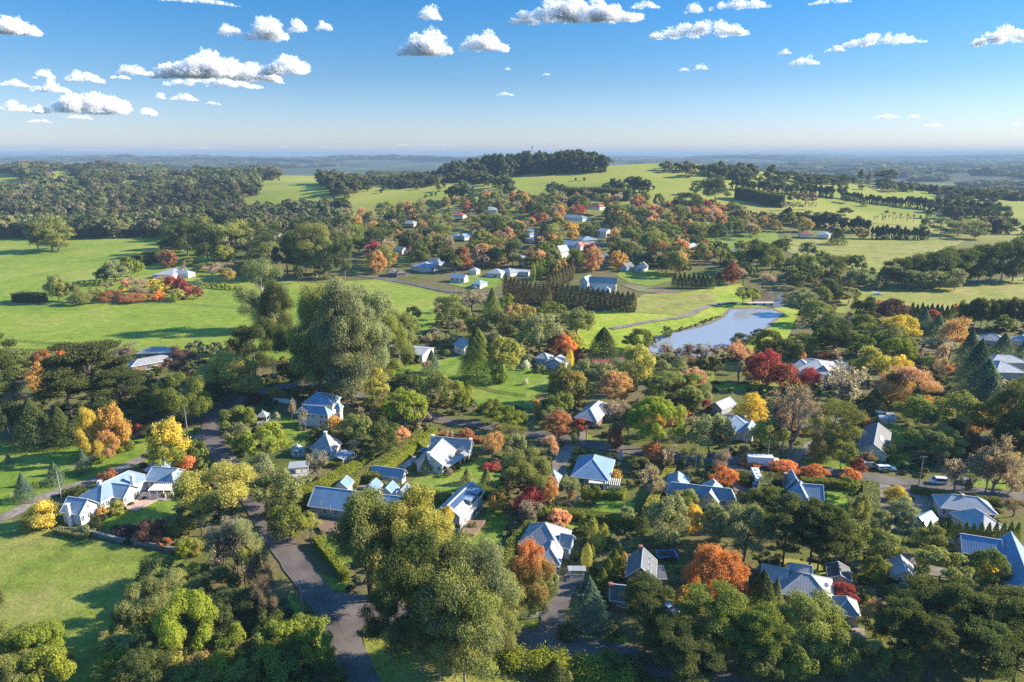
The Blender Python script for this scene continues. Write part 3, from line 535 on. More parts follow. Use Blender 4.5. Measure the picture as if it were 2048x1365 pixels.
# --- the village beyond
VIL = [
 ('V', 'blue', 'white', 'the twin gabled blue house', 'white village house with twin pale blue gables on a lawn', [((1330, 492), (1480, 505), 12.0, 3.2, 2.6, 'hA', 'f:w.w'), ((1485, 495), (1560, 508), 14.0, 3.6, 3.0, 'gB', 'f:.w.')]),
 ('V', 'light', 'pink', 'the hilltop pink house', 'pink walled house with pale hipped roof amid dark trees', [((690, 322), (870, 332), 13.0, 3.2, 3.2, 'hA', 'f:w.w.w')]),
 ('V', 'light', 'white', 'the white hipped house', 'white village house with big pale hipped roof beside a driveway', [((818, 902), (1005, 937), (1130, 880), 3.2, 3.6, 'hA', 'f:w.w r:wgw')]),
 ('V', 'blue', 'beige', 'the double roofed blue house', 'village house under two joined blue hipped roofs', [((1008, 852), (1215, 872), ('r', 1120, 810), 3.0, 2.6, 'hA'), ((1190, 865), (1385, 840), 14.0, 3.0, 2.8, 'hA')]),
 ('V', 'tile', 'brown', 'the dark brown bungalow', 'dark brown tiled bungalow by the paddock road', [((488, 1002), (640, 1000), 12.0, 2.8, 2.6, 'hA', 'f:w.w'), ((630, 1010), (770, 1000), 9.0, 2.8, 2.2, 'hA')]),
 ('V', 'blue', 'white', 'the white school hall', 'long white hall with blue gable roof and a row of windows', [((1360, 1062), (1560, 1075), (1620, 1048), 3.4, 2.8, 'gA', 'f:bbb r:w.w')]),
 ('V', 'blue', 'white', 'the low white cottage', 'low white cottage with blue roof standing on open lawn', [((1645, 1148), (1778, 1160), (1905, 1125), 3.0, 2.4, 'hA', 'f:ww r:w.w')]),
 ('V', 'light', 'cream', 'the cream garage', 'square cream garage with pointed pale roof', [((1615, 965), (1730, 972), 8.5, 3.0, 2.2, 'hA', 'f:.s r:G')]),
 ('W', 'light', 'white', 'the white L shaped house', 'white house with pale grey crossing hips behind a picket fence', [((60, 762), (255, 775), 13.0, 3.0, 3.2, 'hA', 'f:wwgw'), ((215, 735), (365, 762), 11.0, 3.0, 2.6, 'hB', 'f:ww')]),
 ('V', 'blue', 'pink', 'the pink gabled house', 'pink gabled house with blue roof beneath tall trees', [((565, 690), (710, 700), 10.0, 3.2, 3.4, 'gA', 'f:w r:w')]),
 ('V', 'light', 'grey', 'the pale pavilion roof', 'pale hipped roof showing above autumn trees', [((1510, 668), (1660, 672), 12.0, 3.2, 2.6, 'hA')]),
 ('V', 'grey', 'grey', 'the small grey pavilion', 'small grey pavilion roof between bare saplings', [((700, 680), (800, 683), 8.0, 2.8, 2.4, 'hA')]),
 ('W', 'light', 'white', 'the tall white cottage', 'tall white two storey cottage with attic window', [((455, 578), (512, 592), (556, 572), 6.0, 3.0, 'gB', 'f2:w r2:ww')]),
 ('W', 'blue', 'white', 'the stepped blue inn', 'white inn with stepped pale blue flat hips near the main street', [((455, 300), (600, 312), 14.0, 3.2, 2.6, 'hA'), ((540, 350), (650, 358), 10.0, 3.2, 2.0, 'hA', 'f:www'), ((555, 262), (640, 265), 12.0, 4.0, 2.4, 'gA')]),
 ('W', 'blue', 'white', 'the long shop row', 'long blue roofed shop row on the main street', [((935, 412), (1150, 432), 16.0, 4.0, 3.5, 'gA', 'f:wwgww')]),
 ('W', 'blue', 'cream', 'the corner store', 'cream corner store with broad blue hipped roof', [((1232, 372), (1430, 362), 16.0, 4.2, 3.2, 'hA', 'f:w.w.w')]),
 ('W', 'light', 'cream', 'the cream guesthouse', 'cream two storey guesthouse with chimneys and rows of windows', [((1395, 258), (1520, 268), 12.0, 7.0, 3.0, 'gA', 'f2:wwww f:wwww')]),
 ('W', 'grey', 'pink', 'the pink cafe', 'pink cafe with pale grey roof beside crimson trees', [((1408, 572), (1568, 582), 12.0, 3.6, 2.6, 'hA', 'f:wgw')]),
 ('W', 'dark', 'grey', 'the dark gabled lodge', 'dark gabled lodge at the edge of the green', [((1675, 690), (1770, 702), 12.0, 3.2, 3.4, 'gB', 'f:.w.')]),
 ('W', 'grey', 'white', 'the pale gabled lodge', 'pale gabled lodge with open porch at the edge of the green', [((1862, 690), (1978, 700), 11.0, 3.2, 3.4, 'gB', 'f:.g.')]),
 ('W', 'blue', 'white', 'the long vineyard lodge', 'long white lodge with blue gable roof behind the black conifer row', [((1308, 872), (1645, 890), ('r', 1480, 812), 5.2, 4.0, 'gA', 'f:wwwwww r:w.w'), ((1195, 870), (1300, 880), 12.0, 4.2, 4.0, 'gB', 'f:.w.')]),
 ('W', 'blue', 'white', 'the low annexe', 'low white annexe in front of the long vineyard lodge', [((1330, 962), (1565, 975), 7.0, 2.8, 2.6, 'hA')]),
 ('W', 'blue', 'white', 'the small blue shed', 'small blue roofed shed among red trees', [((400, 408), (488, 412), 9.0, 3.0, 2.0, 'gA')]),
 ('W', 'light', 'white', 'the upper street house', 'white house with pale roof on the upper street', [((1872, 282), (1952, 288), 12.0, 3.2, 2.6, 'hA')]),
 ('W', 'light', 'white', 'the narrow white house', 'narrow white house behind a golden tree', [((1840, 495), (1920, 505), 12.0, 3.6, 3.2, 'hA')]),
 ('W', 'light', 'white', 'the flat roofed pavilion', 'long low white pavilion with nearly flat roof and terrace', [((310, 735), (585, 752), 8.0, 3.0, 0.7, 's', 'f:w.w.w')]),
 ('W', 'light', 'white', 'the white chapel', 'narrow white chapel with steep roof among dark trees', [((888, 500), (970, 512), 12.0, 5.5, 5.5, 'gB', 'f:.w.')]),
 ('W', 'red', 'white', 'the striped gable shop', 'little shop with steep red and white gable on main street', [((1145, 440), (1215, 445), 9.0, 4.0, 4.0, 'gB')]),
 ('z2', 'red', 'cream', 'the terracotta house', 'house with terracotta roof above the village trees', [((640, 500), (720, 502), 14.0, 3.5, 3.5, 'hA')]),
 ('z2', 'red', 'cream', 'the orange roofed villa', 'villa with orange tiled roof under the green hill', [((1455, 448), (1520, 452), 16.0, 4.0, 4.0, 'hA')]),
 ('z2', 'light', 'cream', 'the cream manor', 'cream manor house near clipped black cypresses', [((840, 470), (920, 470), 14.0, 5.0, 4.0, 'hA')]),
 ('z2', 'green', 'white', 'the green roofed house', 'white house with pale green roof among village trees', [((1285, 510), (1420, 520), 16.0, 3.4, 3.0, 'hA')]),
 ('z2', 'grey', 'brown', 'the brown lodge on the green', 'brown gabled lodge beside the green', [((2000, 700), (2060, 705), 14.0, 3.2, 3.6, 'gB')]),
 ('z3', 'dark', 'white', 'the colonnaded stables', 'white stables with dark bays between piers on the green', [((250, 583), (332, 585), 12.0, 5.0, 0.8, 's', 'f:ggggg')]),
 ('z3', 'light', 'brick', 'the brick barn', 'small brick barn beside the colonnaded stables', [((160, 555), (215, 556), 14.0, 4.0, 2.5, 'gA')]),
 ('z3', 'light', 'white', 'the blue roofed homestead', 'white homestead with pale blue roof by the dark round conifer', [((832, 612), (910, 616), 14.0, 3.6, 3.0, 'hA')]),
 ('z3', 'red', 'cream', 'the red roofed homestead', 'low homestead with red roof beneath a conifer wood', [((735, 610), (815, 612), 14.0, 3.6, 3.0, 'hA')]),
 ('z3', 'blue', 'brick', 'the brick house by the green', 'brick house with blue roof near the green', [((55, 690), (110, 695), 13.0, 3.4, 4.0, 'gB'), ((110, 690), (180, 700), 10.0, 3.4, 2.8, 'hA')]),
 ('z3', 'light', 'white', 'the pale greenhouse', 'pale glass roofed greenhouse between garden trees', [((340, 712), (410, 716), 12.0, 2.6, 2.0, 'gA')]),
 ('z1', 'red', 'cream', 'the red roof in the gums', 'red roofed house glimpsed between tall eucalyptus trees', [((1685, 745), (1760, 750), 12.0, 3.4, 3.0, 'hA')]),
 ('z1', 'light', 'white', 'the far white house', 'white house with pale roof behind the eucalyptus clump', [((1520, 612), (1600, 615), 16.0, 3.6, 3.0, 'hA')]),
]
for z, rf, wl, short, label, wings in VIL:
    H('village_house' if 'house' in short else short.split()[-1] if short.split()[-1] not in ('roof', 'row', 'hall', 'green', 'gums') else 'village_house', short, label, 'house', wl, rf, z, wings, far=True)
# --- small garden structures
def open_shelter(name, short, label, cat, c, wpx, h, kind):
    p = G(*c); w = wpx / F * depth(p) / 2; root = empty(name, p); tag(root, label, cat); m = MB()
    n = 8 if kind == 'oct' else 4; rot = math.pi / 4 if n == 4 else math.pi / 8
    ring = [(w * 1.15 * math.cos(rot + 2 * math.pi * i / n), w * 1.15 * math.sin(rot + 2 * math.pi * i / n)) for i in range(n)]
    for i in range(n):
        a, b = ring[i], ring[(i + 1) % n]; m.slab([(a[0], a[1], h), (b[0], b[1], h), (0, 0, h + w * .75)], 0.1)
    o = m.build('roof', RF['light'], root); roof_uv(o.data)
    for a in ring:
        q = MB(); q.abox(a[0] * .88 - .1, a[1] * .88 - .1, 0, a[0] * .88 + .1, a[1] * .88 + .1, h); q.build('post', TRIM, root)
    q = MB()
    for i in range(n): a, b = np.array(ring[i]) * .86, np.array(ring[(i + 1) % n]) * .86; q.bar((*a, .9), (*b, .9), .07, .12)
    q.build('rail', TRIM, root); m = MB(); m.tube([(0, 0, -.1), (0, 0, .15)], [w * .98, w * .98], n * 2); m.build('base', GREYWOOD, root)
    m = MB(); m.tube([(0, 0, h + w * .72), (0, 0, h + w * .72 + .5)], [.14, .05], 8); m.build('finial', TRIM, root); LM.append((short, c[0], c[1] - 8, wpx / 2, 10))
open_shelter('gazebo', 'the square gazebo', 'square white gazebo with hipped roof on the villa lawn', 'gazebo', U('z4', 1543, 597), 27, 2.6, 'sq')
open_shelter('gazebo', 'the octagonal gazebo', 'octagonal white gazebo beside the pyramid roofed cottage', 'gazebo', U('B', 275, 985), 25, 2.3, 'oct')
r, o, ws = H('shelter', 'the white garden shelter', 'long white open garden shelter with flat boarded roof on a paved terrace', 'shelter', 'white', 'light', 'B', [((118, 1190), (430, 1168), 3.6, 2.3, 0.5, 's')])
for ch in list(r.children):
    if ch.name.startswith('wall'): bpy.data.objects.remove(ch)
w = ws[0]
for i in range(4):
    for j in (0.3, w.D - .3):
        p = w.A + w.u * (.3 + (w.L - .6) * i / 3) + w.n * j; q = MB(); q.abox(p[0] - .13, p[1] - .13, 0, p[0] + .13, p[1] + .13, 2.25 + (.4 if j > 1 else 0)); q.build('post', TRIM, r, o)
for i, (x, y, big) in enumerate(((1012, 640, 1), (985, 600, 0))):
    p = G(*U('z7', x - 22, y)); root = empty('water_tank', p); k = 1.9 if big else 1.5
    tag(root, ('large cream corrugated water tank by the small shed', 'smaller grey water tank behind the cream tank')[i], 'water tank')
    m = MB(); m.tube([(0, 0, 0), (0, 0, 2.4 * k / 1.9)], [k, k], 20); m.build('tank_wall', CREAM if big else STEEL, root); m = MB(); m.tube([(0, 0, 2.4 * k / 1.9), (0, 0, 2.75 * k / 1.9)], [k + .08, .3], 20); m.build('tank_roof', CAP, root)
H('shed', 'the shed by the tanks', 'small pale shed with lean-to roof beside the water tanks', 'shed', 'cream', 'light', 'z7', [((1028, 615), (1078, 618), 4.5, 2.4, 0.9, 's', 'f:s')])
H('letter_shelter', 'the tiny garden cabin', 'tiny pale blue garden cabin at the house corner', 'cabin', 'blue', 'blue', 'I', [((1405, 300), (1500, 310), 2.6, 2.3, 1.2, 'gB')], far=True)
p = G(*U('z3', 500, 1025)); root = empty('jetty', p); tag(root, 'small reddish timber jetty on the bank between the two ponds', 'jetty')
m = MB(); m.abox(-9, -2, 1.4, 9, 2, 1.7); m.build('deck', WL['pink'], root); m = MB()
for x in (-8, -3, 3, 8): m.abox(x - .2, -1.8, -.5, x + .2, 1.8, 1.398)
m.build('pier', WOOD, root)
# ------------------------------------------------------------------ ground sheets
def np_mesh(name, V, Q, attrs=None, cols=None):
    me = bpy.data.meshes.new(name); V = np.ascontiguousarray(V, np.float32); Q = np.ascontiguousarray(Q, np.int32); k = Q.shape[1]
    me.vertices.add(len(V)); me.vertices.foreach_set('co', V.ravel()); me.loops.add(Q.size); me.loops.foreach_set('vertex_index', Q.ravel())
    me.polygons.add(len(Q)); me.polygons.foreach_set('loop_start', np.arange(0, Q.size, k, dtype=np.int32))
    for a, v in (attrs or {}).items(): me.attributes.new(a, 'FLOAT', 'POINT').data.foreach_set('value', np.ascontiguousarray(v, np.float32))
    for a, v in (cols or {}).items(): me.attributes.new(a, 'FLOAT_COLOR', 'POINT').data.foreach_set('color', np.ascontiguousarray(v, np.float32).ravel())
    me.update(calc_edges=True); return me
rings = [4.0]
while rings[-1] < 42000: rings.append(rings[-1] * (1.026 if rings[-1] < 3500 else 1.05) + 0.4)
rings = np.array(rings)
angs = np.concatenate([np.arange(-45, 45, 0.35), np.arange(45, 315, 5.0)]); angs = np.radians(angs)
RR, AA = np.meshgrid(rings, angs, indexing='ij'); gx, gy = RR * np.sin(AA), RR * np.cos(AA); gz = hgt(gx, gy)
nr, na = RR.shape
V = np.stack([gx, gy, gz], -1).reshape(-1, 3); V = np.vstack([V, [[0, 0, 0]]])
ii, jj = np.meshgrid(np.arange(nr - 1), np.arange(na), indexing='ij'); j2 = (jj + 1) % na
Q = np.stack([ii * na + jj, ii * na + j2, (ii + 1) * na + j2, (ii + 1) * na + jj], -1).reshape(-1, 4)[:, ::-1]
past = np.clip((np.sqrt(V[:, 0] ** 2 + V[:, 1] ** 2) - 820) / 250, 0, 1)
gm = np_mesh('ground', V, Q, {'pasture': past, 'farwood': np.clip((np.sqrt(V[:, 0] ** 2 + V[:, 1] ** 2) - 2300) / 1500, 0, 1)}); gm.materials.append(GROUND)
bm = bmesh.new(); bm.from_mesh(gm); bm.verts.ensure_lookup_table()
for j in range(na): bm.faces.new((bm.verts[j], bm.verts[(j + 1) % na], bm.verts[len(V) - 1]))
bmesh.ops.recalc_face_normals(bm, faces=bm.faces); bm.to_mesh(gm); bm.free(); gm.polygons.foreach_set('use_smooth', [True] * len(gm.polygons))
struct(link('ground', gm))
near = ramp(tG, noise(tG, 0.045, 6, 0.62, dist=0.5), [(0.30, (0.065, 0.085, 0.020)), (0.45, (0.105, 0.115, 0.028)), (0.55, (0.125, 0.110, 0.045)), (0.70, (0.145, 0.105, 0.065))])
farc = ramp(tG, noise(tG, 0.0035, 6, 0.6, dist=0.8), [(0.30, (0.15, 0.185, 0.032)), (0.45, (0.22, 0.245, 0.04)), (0.60, (0.27, 0.265, 0.055)), (0.74, (0.28, 0.235, 0.09))])
pa = N(tG, 'ShaderNodeAttribute', attribute_name='pasture')
fw = N(tG, 'ShaderNodeAttribute', attribute_name='farwood'); farw = ramp(tG, noise(tG, 0.0016, 7, 0.65, dist=0.6), [(0.42, (0.035, 0.048, 0.026)), (0.58, (0.06, 0.075, 0.035)), (0.66, (0.15, 0.16, 0.06))])
gc = mix(tG, pa.outputs['Fac'], near, farc); gc = mix(tG, fw.outputs['Fac'], gc, farw)
gc = mix(tG, 1.0, gc, ramp(tG, noise(tG, 0.9, 4, 0.7), [(0.25, (0.6, 0.6, 0.6)), (0.75, (1.4, 1.38, 1.3))]), 'MULTIPLY')
tG.links.new(gc, pG.inputs['Base Color']); pG.inputs['Roughness'].default_value = 0.95; pG.inputs['Specular IOR Level'].default_value = 0.1
bp = N(tG, 'ShaderNodeBump'); bp.inputs['Strength'].default_value = 0.7; bp.inputs['Distance'].default_value = 0.4; tG.links.new(noise(tG, 0.8, 4, 0.7), bp.inputs['Height']); tG.links.new(bp.outputs[0], pG.inputs['Normal'])
def lift(x, y, off): return hgt(x, y) + off * (1 + np.hypot(x, y) / 260)
SHEETS = []
def sheet(name, mat, z, pts, off, step=None, wob=0.0, world=False):
    P = [np.array(p) for p in pts] if world else [G(*U(z, *p)) for p in pts]
    if wob:                                           # irregular edge, natural ground cover
        out = []
        for i in range(len(P)):
            a, b = P[i], P[(i + 1) % len(P)]; L = np.linalg.norm(b - a); k = max(1, min(60, int(L / (wob * 3))))
            for s in range(k):
                q = a + (b - a) * s / k; out.append(q + np.array([rnd.uniform(-1, 1), rnd.uniform(-1, 1), 0]) * wob * (0.6 if s else 0.2))
        P = out
    SHEETS.append([(p[0], p[1]) for p in P]); bm = bmesh.new(); f = bm.faces.new([bm.verts.new((p[0], p[1], 0)) for p in P])
    bmesh.ops.triangulate(bm, faces=[f]); xs = [p[0] for p in P]; ys = [p[1] for p in P]
    step = step or max(4.0, min(25, math.hypot(np.mean(xs), np.mean(ys)) / 40))
    for ax, lo, hi in ((0, min(xs), max(xs)), (1, min(ys), max(ys))):
        for c in np.arange(lo + step, hi, step):
            bmesh.ops.bisect_plane(bm, geom=bm.verts[:] + bm.edges[:] + bm.faces[:], plane_co=(c, 0, 0) if ax == 0 else (0, c, 0), plane_no=(1, 0, 0) if ax == 0 else (0, 1, 0))
    bmesh.ops.recalc_face_normals(bm, faces=bm.faces)
    for v in bm.verts: v.co.z = float(lift(v.co.x, v.co.y, off))
    me = bpy.data.meshes.new(name); bm.to_mesh(me); bm.free()
    if me.polygons and me.polygons[0].normal.z < 0: me.flip_normals()
    return struct(link(name, me, mat))
def smooth(P, n=6):
    P = [P[0]] + P + [P[-1]]; out = []
    for i in range(1, len(P) - 2):
        for s in range(n):
            t = s / n; out.append(0.5 * (2 * P[i] + (P[i + 1] - P[i - 1]) * t + (2 * P[i - 1] - 5 * P[i] + 4 * P[i + 1] - P[i + 2]) * t * t + (3 * P[i] - P[i - 1] - 3 * P[i + 1] + P[i + 2]) * t ** 3))
    return out + [P[-2]]
ROADS = []
def road(name, mat, z, pts, width, off, edge=0.25):
    P = smooth([G(*U(z, *p)) for p in pts]); L, Rr = [], []
    for i, p in enumerate(P):
        d = P[min(i + 1, len(P) - 1)] - P[max(i - 1, 0)]; d[2] = 0; d /= np.linalg.norm(d) + 1e-9; n = np.array([-d[1], d[0], 0])
        w1, w2 = width / 2 + rnd.uniform(-edge, edge), width / 2 + rnd.uniform(-edge, edge)
        L.append(p + n * w1); Rr.append(p - n * w2); ROADS.append((p[0], p[1], width / 2))
    k = 4; VV = []
    for a, b in zip(L, Rr):
        for s in range(k + 1): q = a + (b - a) * s / k; VV.append((q[0], q[1], float(lift(q[0], q[1], off))))
    Q = [(i * (k + 1) + s + 1, i * (k + 1) + s, (i + 1) * (k + 1) + s, (i + 1) * (k + 1) + s + 1) for i in range(len(P) - 1) for s in range(k)]
    me = np_mesh(name, VV, np.array(Q)); o = struct(link(name, me, mat))
    if me.polygons[0].normal.z < 0: me.flip_normals()
    return o
sheet('paddock', PADDOCK, 'f', [(-420, 482), (100, 477), (335, 474), (430, 520), (480, 556), (640, 568), (760, 558), (900, 590), (860, 660), (760, 695), (480, 730), (340, 705), (120, 700), (-420, 690)], 0.05, 8, 1.5)
sheet('paddock', DRYGRASS, 'f', [(-260, 1075), (20, 1040), (125, 1066), (240, 1092), (345, 1112), (420, 1150), (330, 1240), (240, 1400), (120, 1480), (-260, 1500)], 0.05, 4, 0.8)
sheet('paddock', LAWN, 'f', [(-260, 880), (160, 895), (330, 872), (410, 850), (300, 925), (130, 985), (0, 1030), (-260, 1090)], 0.05, 4, 0.7)
sheet('pond_bank', BANK, 'f', [(1130, 690), (1180, 628), (1330, 596), (1420, 575), (1482, 568), (1505, 600), (1600, 620), (1570, 690), (1450, 712), (1330, 718), (1200, 705)], 0.05, 6, 1.0)
sheet('paddock', ROUGH, 'z3', [(670, 640), (1160, 622), (1700, 655), (1500, 745), (1280, 800), (1200, 835), (1000, 810), (760, 755), (640, 700)], 0.05, 12, 2)
sheet('village_green', LAWN, 'z3', [(120, 615), (600, 600), (660, 690), (560, 735), (190, 690), (0, 690)], 0.05, 12, 2)
sheet('paddock', ROUGH, 'z3', [(880, 1060), (1090, 925), (1660, 915), (2060, 860), (2060, 985), (1640, 1070), (1200, 1020), (1060, 1085)], 0.05, 10, 1.5)
sheet('village_green', PADDOCK, 'W', [(1640, 790), (1720, 720), (2048, 725), (2300, 780), (2300, 860), (2048, 925), (1800, 880)], 0.05, 8, 1)
sheet('vegetable_field', SOIL, 'W', [(1690, 905), (1800, 890), (2060, 935), (2420, 985), (2400, 1040), (2060, 1000), (1900, 985)], 0.10, 8, 1)
sheet('paddock', ROUGH, 'f', [(1285, 590), (1420, 582), (1440, 600), (1385, 635), (1240, 622)], 0.10, 8, 1)
LAWNS = [('B', [(-20, 620), (200, 580), (430, 640), (540, 760), (380, 850), (60, 900), (-60, 800)]), ('B', [(-250, 330), (200, 440), (420, 600), (200, 620), (-200, 480)]),
 ('A', [(760, 1060), (1050, 960), (1500, 820), (1780, 820), (1780, 1010), (1500, 1080), (1150, 1180), (950, 1210), (700, 1180)]),
 ('D', [(225, 1120), (420, 1130), (620, 1240), (640, 1400), (380, 1500), (290, 1260)]), ('D', [(1600, 1210), (1660, 1140), (1840, 1080), (1920, 850), (2060, 860), (2130, 1000), (2060, 1230), (1800, 1320), (1600, 1300)]),
 ('D', [(1120, 600), (1250, 500), (1480, 500), (1700, 400), (1880, 330), (2060, 520), (2060, 640), (1820, 640), (1520, 690)]),
 ('I', [(900, 1290), (1090, 1090), (1480, 1090), (1740, 1160), (1640, 1370), (1300, 1330)]),
 ('z5', [(620, 275), (900, 240), (1060, 215), (1560, 310), (1590, 400), (1500, 440), (1500, 520), (1180, 530), (1080, 410), (980, 365), (640, 335)]),
 ('z7', [(630, 1040), (780, 1030), (780, 1260), (650, 1220)]), ('z7', [(990, 640), (1170, 680), (1130, 770), (1020, 750)]), ('z7', [(1220, 1150), (1320, 1120), (1350, 1180), (1280, 1215)]),
 ('z7', [(420, 820), (520, 770), (500, 820), (440, 850)]), ('z7', [(480, 880), (800, 880), (830, 960), (520, 930)]), ('z7', [(1020, 860), (1140, 820), (1160, 900), (1020, 920)]), ('z7', [(1450, 1010), (1800, 960), (1760, 1090), (1500, 1080)]),
 ('z10', [(270, 330), (520, 310), (500, 390), (320, 350)]), ('z10', [(90, 1010), (280, 965), (330, 975), (200, 1030)]), ('z10', [(120, 1130), (480, 1075), (900, 1180), (900, 1240), (520, 1190), (180, 1150)]), ('z10', [(450, 1075), (800, 1050), (820, 1120), (560, 1100)]),
 ('z8', [(1480, 130), (1560, 300), (1720, 520), (1860, 640), (2040, 660), (2040, 600), (1850, 540), (1690, 320), (1590, 130)]), ('z8', [(1680, 640), (1760, 760), (2040, 1290), (1960, 1290), (1850, 1000), (1700, 760)]),
 ('z4', [(1500, 700), (1660, 660), (1860, 700), (1700, 760)]), ('z6', [(900, 300), (1010, 300), (1020, 380), (950, 400)]), ('z6', [(980, 400), (1200, 400), (1480, 400), (1700, 400), (1680, 440), (1000, 440)]),
 ('z2', [(640, 900), (900, 930), (960, 890), (830, 850), (760, 850)]), ('z2', [(260, 760), (420, 740), (440, 770), (300, 790)]), ('V', [(1330, 1150), (1650, 1220), (2048, 1180), (2048, 1060), (1640, 1010), (1400, 1130)]), ('W', [(210, 270), (380, 230), (420, 250), (230, 300)]), ('W', [(480, 190), (660, 140), (660, 170), (520, 210)])]
for z, p in LAWNS: sheet('lawn', LAWN, z, p, 0.07, wob=0.5)
for z, p in [('z9', [(420, 760), (640, 720), (700, 760), (620, 800), (450, 800)]), ('z9', [(480, 960), (660, 950), (900, 1060), (1300, 1180), (1500, 1290), (1300, 1500), (560, 1500), (520, 1150)]), ('z7', [(220, 380), (560, 380), (560, 440), (250, 450)]), ('z11', [(290, 580), (420, 570), (660, 620), (670, 690), (420, 660)]), ('z6', [(140, 690), (300, 730), (320, 780), (120, 800)])]:
    sheet('bare_earth', ROUGH, z, p, 0.055, wob=0.6)
def pond(name, mat, pts, off=0.12): return sheet(name, mat, 'f', pts, off, 400)
sheet('pond_shore', MUD, 'f', [(1289, 691), (1296, 709), (1345, 719), (1404, 717), (1476, 696), (1527, 669), (1552, 643), (1572, 628), (1545, 617), (1505, 614), (1458, 617), (1442, 634), (1416, 646), (1394, 652), (1346, 662), (1308, 674)], 0.09, 6, 0.8)
pond('pond_water', WATER, [(1296, 690), (1300, 704), (1345, 714), (1400, 712), (1470, 692), (1520, 667), (1545, 642), (1566, 629), (1545, 622), (1505, 619), (1462, 621), (1448, 637), (1420, 650), (1398, 657), (1350, 667), (1312, 678)])
pond('pond_water', MUDWATER, [(1505, 588), (1530, 583), (1578, 586), (1582, 612), (1548, 617), (1506, 610)])
road('main_road', ASPHALT, 'f', [(1150, 3200), (900, 1850), (815, 1560), (768, 1440), (724, 1365), (672, 1245), (604, 1145), (553, 1075), (520, 1025), (480, 955), (440, 905), (421, 865), (436, 830), (490, 800), (560, 776), (640, 770), (750, 800), (860, 836), (960, 852), (1080, 872), (1180, 890), (1300, 906), (1420, 918), (1540, 930), (1660, 945), (1780, 963), (1900, 980), (2110, 1000), (2500, 1030), (3000, 1050)], 6.3, 0.13)
road('side_road', ASPHALT, 'f', [(668, 1205), (760, 1222), (850, 1245), (950, 1262), (1040, 1277), (1150, 1296), (1280, 1322), (1450, 1368), (1640, 1430), (2100, 1560), (2600, 1720)], 6.6, 0.17)
sheet('road_junction', ASPHALT, 'f', [(650, 1185), (690, 1192), (760, 1218), (770, 1240), (726, 1255), (706, 1285), (690, 1280)], 0.15, 3, 0.3)
road('driveway', GRAVEL, 'f', [(424, 868), (385, 878), (330, 893), (270, 925), (190, 960), (100, 990), (20, 1030), (-80, 1075)], 4.6, 0.10)
road('driveway', ASPHALT, 'f', [(1092, 1290), (1100, 1255), (1110, 1220), (1126, 1185), (1152, 1150)], 4.8, 0.19)
road('driveway', GRAVEL, 'z6', [(200, 690), (140, 770), (95, 830), (60, 900), (60, 980)], 4.6, 0.10)
road('driveway', GRAVEL, 'J', [(840, 180), (880, 270), (920, 370), (980, 480)], 6.5, 0.10)
road('driveway', GRAVEL, 'z6', [(1680, 740), (1610, 785), (1530, 850), (1480, 895), (1470, 930)], 3.6, 0.10)
road('driveway', CONCRETE, 'J', [(1590, 340), (1500, 400), (1340, 470), (1240, 540)], 4.0, 0.10)
road('driveway', GRAVEL, 'z7', [(975, 1000), (985, 1080), (1020, 1200), (1030, 1300)], 4.5, 0.10)
road('driveway', GRAVEL, 'z7', [(1120, 1010), (1150, 1070), (1240, 1110), (1230, 1170), (1290, 1240)], 4.5, 0.10)
road('driveway', GRAVEL, 'z11', [(1080, 480), (1160, 560), (1300, 640), (1520, 690), (1600, 790)], 4.0, 0.10)
sheet('driveway', GRAVEL, 'L', [(1090, 880), (1300, 900), (1340, 1100), (1230, 1100), (1130, 960)], 0.10, 3)
sheet('forecourt', CONCRETE, 'D', [(1330, 190), (1290, 240), (1100, 290), (930, 440), (1060, 455), (1190, 400), (1330, 300), (1500, 160)], 0.10, 4)
sheet('forecourt', GRAVEL, 'D', [(620, 545), (470, 645), (620, 665), (760, 665), (735, 600)], 0.10, 4)
sheet('terrace', CONCRETE, 'B', [(80, 1235), (430, 1200), (520, 1230), (380, 1330), (330, 1420), (200, 1330)], 0.10, 4)
road('village_lane', ASPHALT, 'z2', [(60, 850), (230, 872), (400, 898), (600, 940), (840, 965), (960, 960)], 5.5, 0.12)
road('village_lane', ASPHALT, 'z2', [(1500, 690), (1560, 660), (1640, 600), (1720, 560), (1800, 545)], 7, 0.12)
road('village_lane', GRAVEL, 'W', [(0, 320), (180, 290), (380, 240), (520, 190), (660, 150)], 6, 0.12)
road('pond_path', GRAVEL, 'z6', [(380, 60), (460, 45), (560, 25), (680, 5), (800, -10), (890, -40), (960, -75), (1040, -95), (1170, -105)], 4.5, 0.20)
# ------------------------------------------------------------------ leaves, trees, hedges
def leaves(P, Nrm, size, rg, asp=1.0, jit=0.7, droop=0.0):
    n = len(P); A = Nrm + rg.normal(0, jit, (n, 3)); A[:, 2] -= droop; A /= np.linalg.norm(A, axis=1, keepdims=True) + 1e-9
    T = np.cross(A, rg.normal(0, 1, (n, 3))); T /= np.linalg.norm(T, axis=1, keepdims=True) + 1e-9; Bt = np.cross(A, T)
    s = (size * rg.uniform(0.6, 1.35, n))[:, None] * 0.5; T = T * s * asp; Bt = Bt * s; c = A * s * 0.35
    V = np.stack([P - T - Bt * .8 - c, P + T * .9 - Bt + c * .3, P + T + Bt * .9 - c, P - T * .8 + Bt + c * .5], 1).reshape(-1, 3)
    return V, np.arange(4 * n).reshape(n, 4)
def sph(n, rg):
    v = rg.normal(0, 1, (n, 3)); return v / np.linalg.norm(v, axis=1, keepdims=True)
